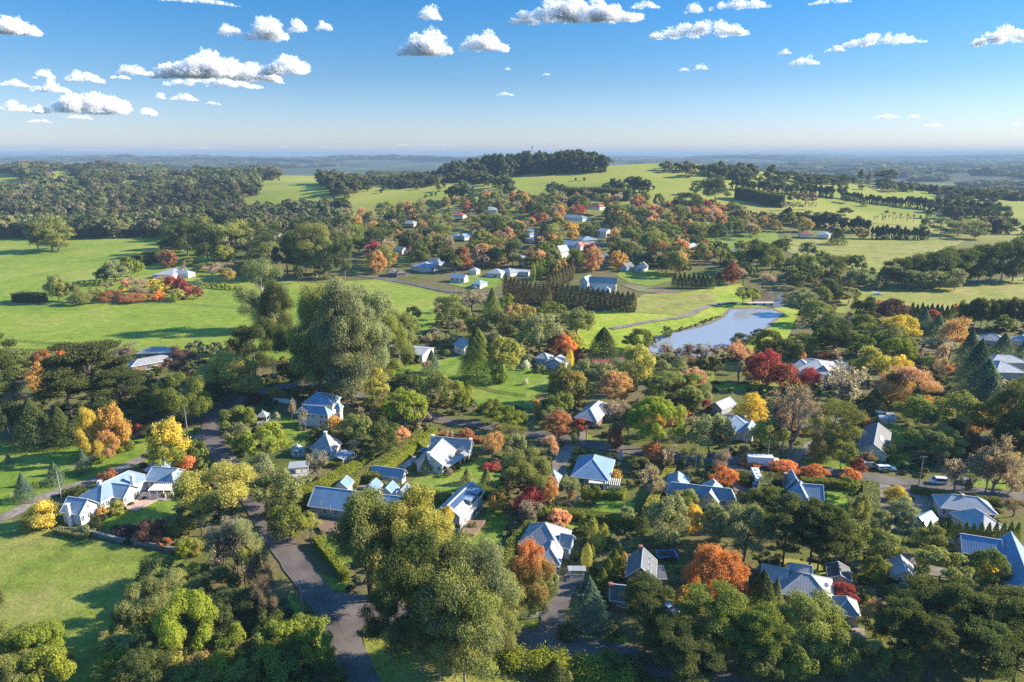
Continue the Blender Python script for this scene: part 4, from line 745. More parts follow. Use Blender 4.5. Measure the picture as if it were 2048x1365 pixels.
def limb(m, p, q, r0, r1, rg, k=4, n=5):
    p, q = np.array(p, float), np.array(q, float); pts = []; L = np.linalg.norm(q - p); j = rg.normal(0, L * 0.05, 3)
    for i in range(k + 1):
        t = i / k; w = p + (q - p) * t + np.array([0, 0, -L * 0.10]) * math.sin(math.pi * t) + j * math.sin(math.pi * t * 1.4); pts.append(w)
    m.tube(pts, [r0 + (r1 - r0) * i / k for i in range(k + 1)], n)
PROTO = {}
def proto(kind, var, lod):
    key = (kind, var, lod)
    if key in PROTO: return PROTO[key]
    rg = np.random.default_rng(abs(hash((kind, var))) % 99991 if False else sum(map(ord, kind)) * 131 + var * 17)
    n, ls = {0: (32000, 0.0128), 1: (7500, 0.0245), 2: (1700, 0.05)}[lod]
    tm = MB(); P, Nn, mv, lobes = [], [], [], []
    def scatter(lobes, n, ctr=None, rad=None, shell=(0.72, 1.06), upper=0.25, core=0.55):
        ar = np.array([l[3] * l[3] for l in lobes]); cnt = np.maximum(4, (n * ar / ar.sum()).astype(int))
        for (x, y, z, r, fz, tone), c in zip(lobes, cnt):
            d = sph(int(c * 1.5), rg); d = d[(d[:, 2] > -1 + upper * 2) | (rg.random(len(d)) < 0.35)][:c]
            rr = r * rg.uniform(*shell, len(d)) * (1 + 0.22 * np.sin(d[:, 0] * 5 + x * 40) * np.cos(d[:, 1] * 5 + y * 40)); p = np.stack([x + d[:, 0] * rr, y + d[:, 1] * rr, z + d[:, 2] * rr * fz], 1)
            if ctr is not None:
                q = (p - ctr) / rad; keep = np.linalg.norm(q, axis=1) > core; p, d = p[keep], d[keep]
            P.append(p); Nn.append(d + np.array([0, 0, .25])); mv.append(np.full(len(p), tone))
    asp, jit, droop, mk = 1.0, 0.42, 0.0, None
    def trunk(h, r, lob=None, lr=0.010, base=0.0, flare=1.5):
        lean = rg.normal(0, .015, 2); tm.tube([(0, 0, -.01), (0, 0, .03), (lean[0], lean[1], h * .5), (lean[0] * 2, lean[1] * 2, h)], [r * flare, r, r * .8, r * .5], 7)
        for l in (lob or []):
            z0 = min(h * .95, max(h * .35, l[2] - 0.22)); limb(tm, (lean[0] * 2 * z0 / h, lean[1] * 2 * z0 / h, z0), l[:3], lr, lr * .3, rg)
    if kind == 'ball':
        c, rad = np.array([0, 0, .56]), np.array([.40, .40, .36])
        for d in sph(34, rg):
            if d[2] < -.65: continue
            k = rg.uniform(.74, 1.08); p = c + d * rad * k; lobes.append((*p, rg.uniform(.10, .17), .9, rg.random()))
        scatter(lobes, n, c, rad, core=.62); trunk(.35, .022)
    elif kind == 'gum':
        nl = 25; hs = .93 - .70 * rg.random(nl) ** 1.2; hs[:3] = (.9, .93, .82)
        for i, z in enumerate(hs):
            env = .40 * math.sin(math.pi * min(1, (1.08 - z) / .98)) ** .6; a = i * 2.4 + rg.normal(0, .4); rr = env * rg.uniform(.35, 1.0)
            lobes.append((rr * math.cos(a), rr * math.sin(a), z, rg.uniform(.09, .16), rg.uniform(.65, .9), rg.random()))
        scatter(lobes, n, upper=.18, shell=(.45, 1.12)); droop = .15; asp = .8
        trunk(.84, .016, lobes[:22], .0075); mk = 'pale'
    elif kind in ('maple', 'maple2'):
        c, rad = np.array([0, 0, .54]), np.array([.41, .41, .42])
        for d in sph(52, rg):
            k = rg.uniform(.70, 1.08); p = c + d * rad * k; nar = 1 - .38 * max(0, (p[2] - .5) / .5); lobes.append((p[0] * nar, p[1] * nar, p[2], rg.uniform(.07, .12), 1.0, rg.random()))
        scatter(lobes, n, c, rad, shell=(.5, 1.15), core=.45); trunk(.5, .018, lobes[:8], .007); jit = .7
    elif kind == 'oak':
        c, rad = np.array([0, 0, .60]), np.array([.42, .42, .34])
        for d in sph(46, rg):
            if d[2] < -.55: continue
            k = rg.uniform(.55, 1.1); p = c + d * rad * k; lobes.append((*p, rg.uniform(.08, .14), .85, rg.random()))
        scatter(lobes, n, c, rad, shell=(.4, 1.15), core=.35); trunk(.5, .028, lobes[:18], .009); jit = .7
    elif kind == 'broad':                              # wide, dense, cauliflower-topped
        c, rad = np.array([0, 0, .52]), np.array([.42, .42, .34])
        for d in sph(70, rg):
            if d[2] < -.4: continue
            p = c + d * rad * rg.uniform(.85, 1.06); lobes.append((*p, rg.uniform(.07, .105), .85, rg.random()))
        scatter(lobes, n, c, rad, core=.7); trunk(.35, .03)
    elif kind in ('cone', 'col', 'spruce'):
        m = n; t = rg.random(m) ** (.75 if kind != 'col' else 1.0); z = .02 + .97 * t
        env = {'cone': .46 * (1 - t) ** .72 * (1 + 0 * t), 'spruce': .48 * (1 - t) ** .95, 'col': .46 * np.clip(np.sin(np.pi * (0.12 + .86 * t)), 0, 1) ** .55 * (1 - t ** 6)}[kind]
        a = rg.uniform(0, 2 * np.pi, m); fr = {'cone': 7, 'spruce': 9, 'col': 6}[kind]
        bumps = 1 + (.16 if kind != 'spruce' else .26) * np.sin(a * fr + z * 19 + rg.normal(0, .5)) * np.cos(z * (26 if kind != 'spruce' else 48) + a * 2)
        r = env * bumps * rg.uniform(.68, 1.05, m); p = np.stack([r * np.cos(a), r * np.sin(a), z - (.10 * r if kind == 'spruce' else 0)], 1)
        P.append(p); Nn.append(np.stack([np.cos(a), np.sin(a), np.full(m, .35)], 1)); mv.append(.5 + .5 * np.sin(a * 3 + z * 9)); trunk(.25, .02); asp = .75
    elif kind == 'pine':
        nl = 26
        for i in range(nl):
            z = .38 + .58 * (i / nl) ** .8; env = .44 * (1 - ((z - .42) / .62) ** 2) ** .5 if z < 1.02 else .1; a = i * 2.4 + rg.normal(0, .3); rr = env * rg.uniform(.4, 1.0)
            lobes.append((rr * math.cos(a), rr * math.sin(a), z, rg.uniform(.10, .17), .36, rg.random()))
        scatter(lobes, n, upper=.3, shell=(.3, 1.1)); trunk(.9, .022, lobes[:20], .009); jit = .9
    elif kind == 'shrub':
        c, rad = np.array([0, 0, .42]), np.array([.38, .38, .40])
        for d in sph(26, rg):
            if d[2] < -.8: continue
            p = c + d * rad * rg.uniform(.7, 1.05); lobes.append((*p, rg.uniform(.12, .19), 1, rg.random()))
        scatter(lobes, n, c, rad, shell=(.5, 1.15), core=.5); trunk(.3, .02, lobes[:6], .012)
    elif kind in ('bare', 'thin', 'birch'):
        tips = []
        tall = kind == 'birch'
        def grow(p, d, L, r, lv):
            q = p + d * L; tm.tube([p, (p + q) / 2 + rg.normal(0, L * .05, 3), q], [r, r * .8, r * .62], 4 if lv else 6)
            if lv >= 4 or r < .0011: tips.append((q, d)); return
            for _ in range(3 if lv < 3 else 3):
                e = d + rg.normal(0, .52 if not tall else .42, 3) + np.array([0, 0, .13]); e /= np.linalg.norm(e); grow(p + d * L * rg.uniform(.55, 1.0), e, L * rg.uniform(.62, .84), r * .56, lv + 1)
        if kind == 'thin' or tall: grow(np.zeros(3), np.array([0, 0, 1.0]), .26 if not tall else .34, .016 if not tall else .011, 0)
        else:
            grow(np.zeros(3), np.array([0, 0, 1.0]), .2, .026, 0)
            for a in range(3): e = np.array([.5 * math.cos(a * 2.1), .5 * math.sin(a * 2.1), 1]); grow(np.array([0, 0, .12]), e / np.linalg.norm(e), .24, .014, 1)
        tp = np.array([t[0] for t in tips]); mx = max(abs(tp[:, :2]).max() / .47, 1e-3); sc = np.array([1 / mx * .93, 1 / mx * .93, .97 / tp[:, 2].max()])
        tm.v = [tuple(np.array(v) * sc) for v in tm.v]; tp = tp * sc; k = {'bare': 0.26, 'thin': .6, 'birch': .5}[kind]
        m = int(n * k); idx = rg.integers(0, len(tp), m); p = tp[idx] + rg.normal(0, .035, (m, 3)); P.append(p); Nn.append(rg.normal(0, 1, (m, 3))); mv.append(rg.random(len(tp))[idx])
        asp = 0.06 if kind == 'bare' else .8; mk = {'bare': 'twig', 'birch': 'pale', 'thin': None}[kind]
        if kind == 'bare': ls *= 2.6
        else: ls *= .8
    P = np.vstack(P); Nn = np.vstack(Nn); mv = np.concatenate(mv)
    if kind not in ('bare', 'thin', 'birch'):
        rq = np.quantile(np.hypot(P[:, 0], P[:, 1]), .96); k_ = .48 / rq; z1 = np.quantile(P[:, 2], .996); P = P * np.array([k_, k_, .985 / z1])
        tm.v = [(v[0] * k_, v[1] * k_, v[2] * .985 / z1) for v in tm.v]
    V, Q = leaves(P, Nn, ls, rg, asp, jit, droop)
    if kind == 'maple2': mv = np.clip((P[:, 2] - .45) * 2.2 + rg.normal(0, .16, len(P)) + .5 * (mv - .5), 0, 1)
    elif kind == 'bare': mv = mv * .6
    else: mv = np.clip(mv * .8 + rg.normal(0, .12, len(P)), 0, 1)
    lv = np.clip(.5 + rg.normal(0, .17, len(P)), 0, 1)
    me = np_mesh('crown', V, Q, {'mixv': np.repeat(mv, 4), 'leafv': np.repeat(lv, 4)}); me.materials.append(LEAF)
    tk = tm.mesh('trunk', recalc=False); tk.materials.append({'pale': PALEBARK, 'twig': TWIG}.get(mk, BARK))
    PROTO[key] = (me, tk); return PROTO[key]
CL = dict(dg=(.056, .067, .028), g=(.096, .112, .032), ol=(.122, .128, .048), ly=(.132, .150, .028), yg=(.195, .185, .055), yl=(.30, .235, .055), go=(.285, .185, .065), orr=(.32, .135, .058),
          rd=(.19, .06, .045), cr=(.20, .045, .052), pk=(.20, .155, .135), br=(.13, .095, .065), gr=(.128, .138, .076), bl=(.065, .095, .075), rust=(.205, .095, .055), dr=(.080, .045, .045), gy=(.21, .185, .165), wh=(.30, .29, .27), sal=(.31, .18, .125), bk=(.045, .045, .032), bw=(.070, .060, .038))
CN = dict(dg='dark green', g='mid green', ol='olive green', ly='lime green', yg='yellow green', yl='bright yellow', go='golden', orr='orange', rd='red', cr='crimson', pk='pinkish grey', br='brown', gr='grey green', bl='blue green', rust='rust red', dr='deep maroon', gy='pale grey', wh='white', sal='salmon pink', bk='blackish', bw='brown')
T2 = dict(og=('ol', 'orr', 'orange topped'), ogl=('yg', 'sal', 'salmon topped'), orgo=('go', 'sal', 'copper gold'), ylg=('ly', 'yl', 'yellow topped'), crr=('rust', 'cr', 'crimson topped'), olgo=('ol', 'go', 'gold flecked'))
KN = dict(ball=('evergreen_tree', 'round evergreen'), gum=('eucalyptus_tree', 'tall eucalyptus'), maple=('autumn_tree', 'autumn tree'), maple2=('autumn_tree', 'autumn tree'), oak=('spreading_tree', 'spreading tree'),
          broad=('domed_tree', 'domed tree'), cone=('conifer', 'conical conifer'), spruce=('spruce_tree', 'tiered spruce'), col=('cypress', 'slim cypress'), pine=('pine_tree', 'layered pine'), shrub=('shrub', 'round shrub'),
          bare=('bare_tree', 'leafless tree'), thin=('deciduous_tree', 'half bare tree'), birch=('birch_tree', 'slender birch'))
KC = dict(shrub='shrub', col='cypress', cone='conifer', spruce='conifer')
TREES = []                                             # (root, kind, colour key, x, y, size in photo px)
vcount = {}
def tree(kind, x, yb, yt, w, c, group=None, label=None, name=None):
    p = G(x, yb); d = math.hypot(p[0], p[1]); r = ray(x, yt); t = p[1] / r[1]; h = max(1.0, CH + r[2] * t - p[2]); h = min(h, 55)
    wd = w / F * depth(p + np.array([0, 0, h * .5])); hp = yb - yt
    big = max(hp, w); lod = 0 if big > 105 else (1 if big > 48 else 2)
    k = vcount[(kind, lod)] = vcount.get((kind, lod), -1) + 1; nv = {0: 4, 1: 3, 2: 3}[lod]
    cm, tk = proto(kind, k % nv, lod)
    nm, desc = KN[kind]; root = empty(name or nm, p, rnd.uniform(0, 6.28)); root.scale = (1, 1, 1)
    cr = link('crown', cm); tr = link('trunk', tk); s = (wd, wd, h)
    if tk.materials[0] is None: pass
    for o in (cr, tr): o.parent = root; o.scale = s
    base, sec = (T2[c][0], T2[c][1]) if c in T2 else (c, None)
    j0 = rnd.uniform(.84, 1.16); j = [j0 * (1 + rnd.uniform(-.05, .05)), j0, j0 * (1 + rnd.uniform(-.1, .1))]; b = [q * v for q, v in zip(CL[base], j)]
    cr.color = (*b, 1)
    s2 = CL[sec] if sec else [b[0] * 1.28, b[1] * 1.30, b[2] * 1.05]
    cr['tint2'] = [float(q) for q in s2]
    tag(root, label, KC.get(kind, 'tree'), group)
    TREES.append((root, kind, c, x, (yb + yt) / 2, big, label)); return root
HEDGE_N = 0
def hedge(z, pts, w, h, c, label, at=None, name='hedge', cat='hedge', rag=0.06, dens=34, taper=0.0):
    global HEDGE_N
    HEDGE_N += 1; rg = np.random.default_rng(500 + HEDGE_N)
    P = [(PZ(*U(z, *p), at) if at else G(*U(z, *p))) for p in pts]
    for p in P: p[2] = float(hgt(p[0], p[1]))
    off = np.mean(P, axis=0); dist = np.hypot(off[0], off[1]); ls = max(0.22, dist / F * 1.25); Vs, Ns = [], []
    core = MB()
    for a, b in zip(P[:-1], P[1:]):
        L = np.linalg.norm(b - a); u = (b - a) / L; n = np.array([-u[1], u[0], 0]); A = L * h * 2 + L * w + w * h * 2; m = int(min(40000, A * dens * (0.26 / ls) ** 2)) + 30
        f = rg.random(m) * A; s = rg.uniform(-w * .3, L + w * .3, m); zz = rg.random(m); side = np.where(rg.random(m) < .5, -1.0, 1.0)
        top = f < L * w; end = f > A - 2 * w * h; k = np.where(top, rg.uniform(-1, 1, m), side) * w / 2 * (1 - taper * zz); z_ = np.where(top, h, zz * h)
        s = np.where(end & ~top, np.where(side > 0, L + w * .3, -w * .3), s); k = np.where(end & ~top, rg.uniform(-1, 1, m) * w / 2, k)
        base = a + s[:, None] * u + k[:, None] * n; base[:, 2] = a[2] + (b[2] - a[2]) * np.clip(s / L, 0, 1) + z_
        base += rg.normal(0, rag, base.shape); base[:, 2] += rag * 1.5 * np.sin(s * 1.1 + HEDGE_N)
        nr = np.where(top[:, None], [0, 0, 1.0], side[:, None] * n + np.array([0, 0, .25])); Vs.append(base); Ns.append(nr)
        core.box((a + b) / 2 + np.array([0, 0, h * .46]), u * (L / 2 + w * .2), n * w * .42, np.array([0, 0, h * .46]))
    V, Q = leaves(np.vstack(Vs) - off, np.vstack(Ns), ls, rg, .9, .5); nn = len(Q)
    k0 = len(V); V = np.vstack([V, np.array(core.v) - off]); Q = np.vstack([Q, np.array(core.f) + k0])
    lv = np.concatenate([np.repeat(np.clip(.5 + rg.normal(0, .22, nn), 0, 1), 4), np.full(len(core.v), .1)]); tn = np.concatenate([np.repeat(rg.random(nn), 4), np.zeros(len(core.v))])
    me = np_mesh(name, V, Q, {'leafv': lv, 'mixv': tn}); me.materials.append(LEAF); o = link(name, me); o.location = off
    b = CL[c]; o.color = (*b, 1); o['tint2'] = [b[0] * 1.35, b[1] * 1.25, b[2]]
    return tag(o, label, cat)
# ------------------------------------------------------------------ individual trees: kind x ybase ytop width colour, in each zoom's pixels
TL = {
'z8': '''ball 950 645 455 200 dg;ball 1140 640 500 150 g;ball 1050 740 560 250 ol;ball 1290 730 520 220 dg;ball 850 850 610 270 ol;ball 1110 1040 670 280 ly;ball 800 920 760 170 g;
ball 700 980 855 150 ol;ball 740 1060 925 230 ol;ball 700 1160 1015 170 ly;ball 870 1270 1010 290 dg;ball 985 1150 970 190 yg;ball 1060 1080 900 150 g;ball 1180 1170 1010 170 olgo;ball 1390 1070 860 160 ly;
ball 1300 1210 1030 180 ly;ball 1420 1260 1060 190 g;ball 1545 1070 895 190 g;ball 1660 1030 830 200 ly;ball 1730 1160 960 220 dg;ball 1865 1130 885 190 ly;ball 1800 950 800 190 g;ball 1570 1230 1000 210 g;
ball 1330 880 640 270 dg;ball 1450 880 700 210 dg;ball 1060 1290 1120 240 g;ball 1280 1290 1110 200 g;ball 1950 1240 1090 170 dg;ball 1190 870 690 120 ly;ball 1480 1180 1010 150 dg;ball 620 1290 1130 150 g;ball 960 920 820 140 dg;ball 1250 1030 900 130 dg;ball 1570 900 720 150 dg;ball 1680 1270 1080 220 g;ball 1420 1340 1180 220 dg;ball 1180 1360 1200 220 g;ball 1850 1330 1180 200 dg;
ball 60 1130 860 280 g;ball 220 1150 860 280 ly;ball 100 1290 1040 280 ol;ball 290 1280 1000 230 ly;ball 385 1100 985 90 g;gum 0 900 190 150 ol;ball 0 1180 960 160 g;ball 40 1330 1130 200 ol;
bare 1390 560 220 290 gy;thin 1400 590 230 300 gr;thin 1530 730 430 240 br;birch 1600 850 540 210 br;shrub 900 345 240 190 dr;shrub 950 335 235 120 rust;shrub 1055 320 215 140 ol;thin 1180 330 180 220 gr;shrub 1095 440 340 120 ly;shrub 970 400 340 70 rust;shrub 1165 440 360 70 yg;
shrub 260 275 130 190 yl;shrub 200 290 200 130 g;col 553 305 190 34 dg;col 584 305 205 34 dg;shrub 605 215 160 60 go;shrub 690 200 125 100 yg;shrub 515 320 255 80 gr;shrub 740 320 270 110 dr;bare 1300 600 330 220 gy;thin 1440 650 400 130 yg''',
'z4': '''oak 1290 1170 850 430 yg;pine 30 640 60 260 dg;pine 160 360 180 150 g;maple 280 350 170 130 rust;maple 262 440 250 140 go;maple 360 260 165 70 orr;pine 560 580 130 480 dg;pine 420 560 210 260 dg;pine 740 620 290 320 dg;pine 860 620 430 240 g;thin 130 560 380 260 pk;
cone 215 740 460 220 dg;cone 370 740 500 150 dg;ball 60 700 480 140 dg;maple 550 825 515 165 yl;maple 675 785 490 160 go;maple 735 760 570 70 go;maple 640 810 640 110 orgo;maple 1000 870 580 200 yl;maple 1000 890 700 180 ly;shrub 1100 890 795 110 orr;thin 880 880 760 130 rust;
ball 1160 840 705 120 g;ball 1190 885 810 100 g;shrub 640 960 880 120 rust;shrub 460 1045 972 95 dg;spruce 495 897 745 95 bl;spruce 330 962 825 105 bl;spruce 150 1057 895 115 bl;shrub 765 762 700 65 g;shrub 595 840 800 50 ly;shrub 715 780 745 38 ly;
ball 1340 500 190 340 yg;ball 1090 630 320 290 g;ball 1180 580 400 120 ly;ball 985 580 440 110 ly;ball 1005 540 370 110 g;ball 1230 520 360 160 dg;shrub 1605 470 395 90 go;shrub 1495 480 430 100 cr;birch 1715 625 465 60 pk;birch 1793 650 515 65 pk;birch 1622 655 540 55 gy;
ball 1390 670 505 190 g;shrub 1465 630 540 75 yg;ball 1400 750 610 140 gr;broad 1560 835 610 230 ly;ball 1430 790 660 150 g;ball 1540 1020 795 240 gr;ball 1640 1130 895 270 ol;ball 1700 1290 1080 220 g;ball 1640 1230 1040 170 dg;thin 1825 1310 1165 180 yg;
ball 1972 670 570 150 go;shrub 1862 695 632 90 dg;bare 1862 940 775 150 gy;bare 730 230 130 130 pk;thin 1100 350 150 230 dr;ball 1150 225 120 110 gr;ball 1195 225 150 80 gr;ball 1260 220 133 95 gr;maple 1385 250 140 140 olgo;ball 1290 420 260 160 ol;spruce 60 870 780 60 bl;shrub 905 300 270 50 ly;thin 1010 300 220 120 dr;shrub 200 1000 950 60 g;ball 600 700 560 150 dg;ball 480 720 570 140 dg;ball 900 700 600 130 dg;shrub 800 660 615 80 cr''',
'f': '''gum 530 660 520 112 gr;gum 560 700 560 80 dg;gum 515 760 640 110 dg;gum 595 780 650 90 dg;gum 645 800 570 125 ol;gum 695 815 555 135 gr;gum 745 800 572 125 gr;gum 705 810 630 150 gr;gum 640 775 650 120 dg;gum 775 770 630 105 ol;gum 800 740 622 80 ol;gum 665 790 600 130 gr;gum 548 700 590 80 ol;
gum 845 1345 1062 180 dg;gum 785 1320 1170 130 dg;gum 905 1350 1095 210 ol;gum 965 1335 1085 170 gr;gum 1000 1310 1150 130 ol;gum 880 1355 1190 170 gr;gum 930 1372 1160 190 ol;gum 1010 1280 1200 90 ol;
oak 740 1192 985 165 ol;oak 835 1185 982 180 yg;oak 800 1200 1010 160 yg;maple 893 1085 1012 34 yl;thin 745 1200 1050 130 ol;
gum 105 502 430 92 ol;gum 118 504 445 80 ol;bare 78 505 445 50 gr''',
'z5': '''ball 570 480 290 200 yg;broad 735 670 415 265 ly;thin 620 640 460 190 olgo;ball 540 560 440 100 g;ball 760 520 315 190 dg;ball 920 580 295 190 ol;ball 1050 560 355 160 ly;cone 755 255 122 115 g;spruce 890 315 172 110 bl;cone 1160 360 40 215 g;ball 1310 350 95 200 yg;shrub 1280 370 272 100 g;
ball 1240 600 465 130 g;ball 1340 635 512 180 ly;shrub 1412 620 532 80 g;ball 460 745 550 160 ol;ball 600 800 575 180 dg;shrub 345 730 645 130 olgo;birch 450 800 705 110 pk;shrub 530 812 763 66 ly;shrub 478 842 798 60 ly;shrub 448 872 828 46 ly;
shrub 1090 690 632 80 rust;shrub 990 700 650 60 pk;thin 1240 830 645 190 orgo;thin 1380 740 605 280 ol;ball 1370 820 665 130 gr;oak 1430 1080 770 270 ol;ball 1400 980 860 160 dg;thin 1565 830 675 140 sal;maple 1460 1125 978 175 cr;bare 1460 1195 1070 160 gy;ball 1530 1180 1080 90 g;
maple 1272 1115 1000 115 go;maple 1580 1070 905 90 orgo;thin 1690 1110 900 160 gr;birch 1730 1100 920 80 gr;shrub 1790 1065 965 65 g;shrub 1842 1075 968 75 g;maple 1640 1210 1110 125 sal;maple 1632 700 538 170 rust;maple 1760 645 578 100 rd;shrub 1730 720 632 65 yg;ball 1640 580 430 160 g;ball 1600 620 510 140 gr;
maple 1725 500 300 220 olgo;maple 1640 490 252 140 ol;maple 1962 500 292 190 orgo;thin 1930 710 480 220 pk;maple 1965 770 640 70 rust;ball 1780 390 235 140 gr;ball 1885 390 245 160 gr;ball 2000 360 245 160 gr;maple 1640 205 82 125 orr;maple 1745 245 168 78 cr;maple 1700 210 118 75 orr;cone 1890 240 42 185 dg;shrub 1437 382 345 32 wh;shrub 1440 290 235 60 wh;shrub 1520 310 265 70 gr;shrub 1450 250 200 80 gr;col 1695 280 165 45 yl;
spruce 860 900 800 80 gr;spruce 1095 960 865 80 gr;spruce 1210 985 870 110 gr;shrub 810 815 765 40 g;col 780 880 825 32 g;shrub 1015 895 855 32 dg;shrub 1040 875 835 34 dg;shrub 1065 850 812 34 dg;shrub 1088 830 795 32 dg;shrub 1245 870 840 110 cr;maple 990 915 870 50 pk;shrub 1745 780 740 60 go;shrub 1960 930 880 60 yl;ball 330 460 330 130 ol''',
'z2': '''ball 900 1250 1055 230 dg;ball 1060 1210 1022 200 olgo;ball 1170 1300 1075 270 gr;broad 1235 1130 1012 190 g;ball 1385 1200 1038 195 ol;ball 1080 1295 1168 110 ly;spruce 892 1095 918 120 g;ball 985 1060 960 90 ly;gum 640 1140 960 140 ol;ball 705 1180 1030 120 ol;ball 430 1130 1033 100 dg;bare 575 1110 1000 80 gy;bare 770 1060 925 220 gy;thin 680 1210 1108 160 pk;thin 610 1270 1185 130 gr;thin 500 1290 1190 90 pk;ball 1300 1250 1160 130 olgo;maple 1290 1330 1190 130 rust;ball 1380 1300 1210 120 yg;ball 800 1230 1080 130 g;ball 400 1230 1090 130 ol;cone 415 1290 1150 100 ol;shrub 660 1270 1200 110 gr;shrub 560 1240 1160 80 br''',
'z6': '''ball 560 205 52 140 g;ball 500 180 88 100 dg;ball 540 440 148 200 yg;shrub 720 108 40 78 g;ball 740 360 212 230 gr;maple 885 440 300 175 sal;broad 780 560 325 370 ol;ball 720 540 448 130 dg;ball 850 590 430 140 dg;ball 660 600 420 170 dg;thin 430 770 535 210 br;maple 400 815 655 95 rust;broad 655 800 492 345 ly;thin 870 730 595 210 pk;maple 825 600 540 90 orr;ball 990 850 585 260 gr;
shrub 650 880 762 180 orr;maple 1100 760 665 75 sal;maple 1240 640 455 210 yl;maple 1350 560 495 85 go;bare 1480 850 415 350 pk;thin 1440 840 520 180 pk;oak 1345 850 615 200 yg;gum 1745 830 508 300 ol;ball 1800 930 755 150 g;thin 1170 380 148 240 sal;maple 1340 410 188 210 cr;maple 1440 430 268 180 crr;maple 1600 420 298 170 cr;maple 1250 390 250 130 orgo;
bare 700 235 150 130 pk;bare 780 240 160 120 pk;bare 860 240 155 120 br;bare 940 240 150 120 pk;bare 1030 245 150 110 pk;maple 1240 900 858 145 orr;maple 1450 955 878 165 orr;maple 1640 975 898 165 orr;maple 1850 1000 920 120 orr;birch 1075 1030 815 190 pk;maple 1060 1020 905 170 orr;thin 605 1110 885 195 pk;ball 555 930 855 130 ol;birch 900 940 765 110 gr;shrub 410 1015 933 65 go;thin 480 760 520 140 ol;birch 830 960 800 80 ol;shrub 970 500 440 60 pk;maple 970 560 495 60 cr;ball 960 350 220 110 dg;ball 1030 340 250 90 dg;shrub 840 260 215 150 br;shrub 960 290 250 140 ol;birch 1210 880 780 90 br''',
'z10': '''ball 1075 510 178 270 gr;ball 1190 300 138 200 ol;maple 1235 425 228 130 yl;ball 1370 490 218 220 gr;oak 1560 600 240 360 gr;ball 1620 340 125 240 dg;cone 905 390 240 110 dg;ball 820 350 235 110 gr;shrub 560 430 290 120 g;col 597 485 325 70 yg;col 632 515 395 90 yg;col 662 460 335 70 yg;col 555 640 455 70 yg;col 585 600 470 50 ol;cone 732 660 505 120 g;cone 690 730 565 130 g;cone 655 780 628 110 g;cone 760 600 470 90 g;spruce 560 1020 670 290 bl;shrub 805 660 535 100 olgo;
maple2 200 945 472 300 og;maple 110 900 560 220 olgo;shrub 327 765 648 100 gr;pine 930 1090 715 300 dg;pine 1360 1190 770 440 g;pine 1090 1300 975 320 dg;pine 1220 1400 1090 370 dg;ball 1420 1230 1045 150 ly;pine 1660 1340 915 320 g;maple 1385 905 488 350 orr;maple 1175 890 745 110 go;cone 1665 960 640 210 dg;spruce 1760 910 690 120 gr;cone 350 1400 1225 220 dg;col 437 1400 1285 60 ol;shrub 720 1060 985 120 ol;shrub 430 1085 995 130 dg;ball 970 1060 900 120 ly;shrub 300 640 560 60 dg;maple 75 250 200 60 orgo;col 485 580 515 45 dg;bare 180 360 220 140 gy;maple2 300 170 80 90 orr;spruce 1000 1180 930 220 dg;shrub 560 1290 1200 200 g;shrub 700 1300 1200 220 g;shrub 850 1320 1215 200 dg''',
'z11': '''pine 230 470 118 230 dg;pine 375 630 168 260 dg;pine 545 650 205 270 dg;pine 645 650 235 270 dg;pine 600 645 280 220 dg;oak 775 640 325 240 ol;ball 1030 590 398 205 ol;ball 1335 570 378 220 ol;broad 1375 770 518 300 ol;ball 1675 740 518 215 g;maple 1690 735 610 110 yl;ball 1000 430 252 130 gr;ball 1145 470 268 125 bl;
oak 525 1220 815 480 ol;ball 190 1290 900 300 g;ball 60 1200 830 200 g;maple 780 850 733 165 cr;shrub 932 890 818 95 ly;maple2 960 1080 850 200 ogl;shrub 740 1010 930 85 g;ball 955 740 558 140 g;shrub 945 700 625 100 ly;thin 1050 730 595 95 ol;pine 1250 1150 735 420 dg;pine 1500 1240 755 370 dg;pine 1750 1240 770 420 dg;pine 1905 1180 800 280 dg;pine 1090 1300 850 280 dg;pine 1300 1370 950 330 dg;pine 1620 1400 980 380 dg;pine 1850 1400 1000 320 dg;ball 700 1340 1010 270 g;ball 905 1340 1090 220 ol;ball 420 1380 1100 260 g;ball 230 1400 1120 260 dg;ball 1080 1400 1150 240 g;shrub 1110 215 112 155 yl;shrub 1140 290 188 180 gr;ball 790 180 45 120 g;ball 860 360 158 110 ol;thin 1855 300 175 190 br;shrub 1550 600 520 100 pk;shrub 1700 750 690 80 br;thin 830 740 660 50 ol;shrub 1090 800 740 130 ol;ball 330 200 110 130 g;shrub 1650 780 700 90 gr''',
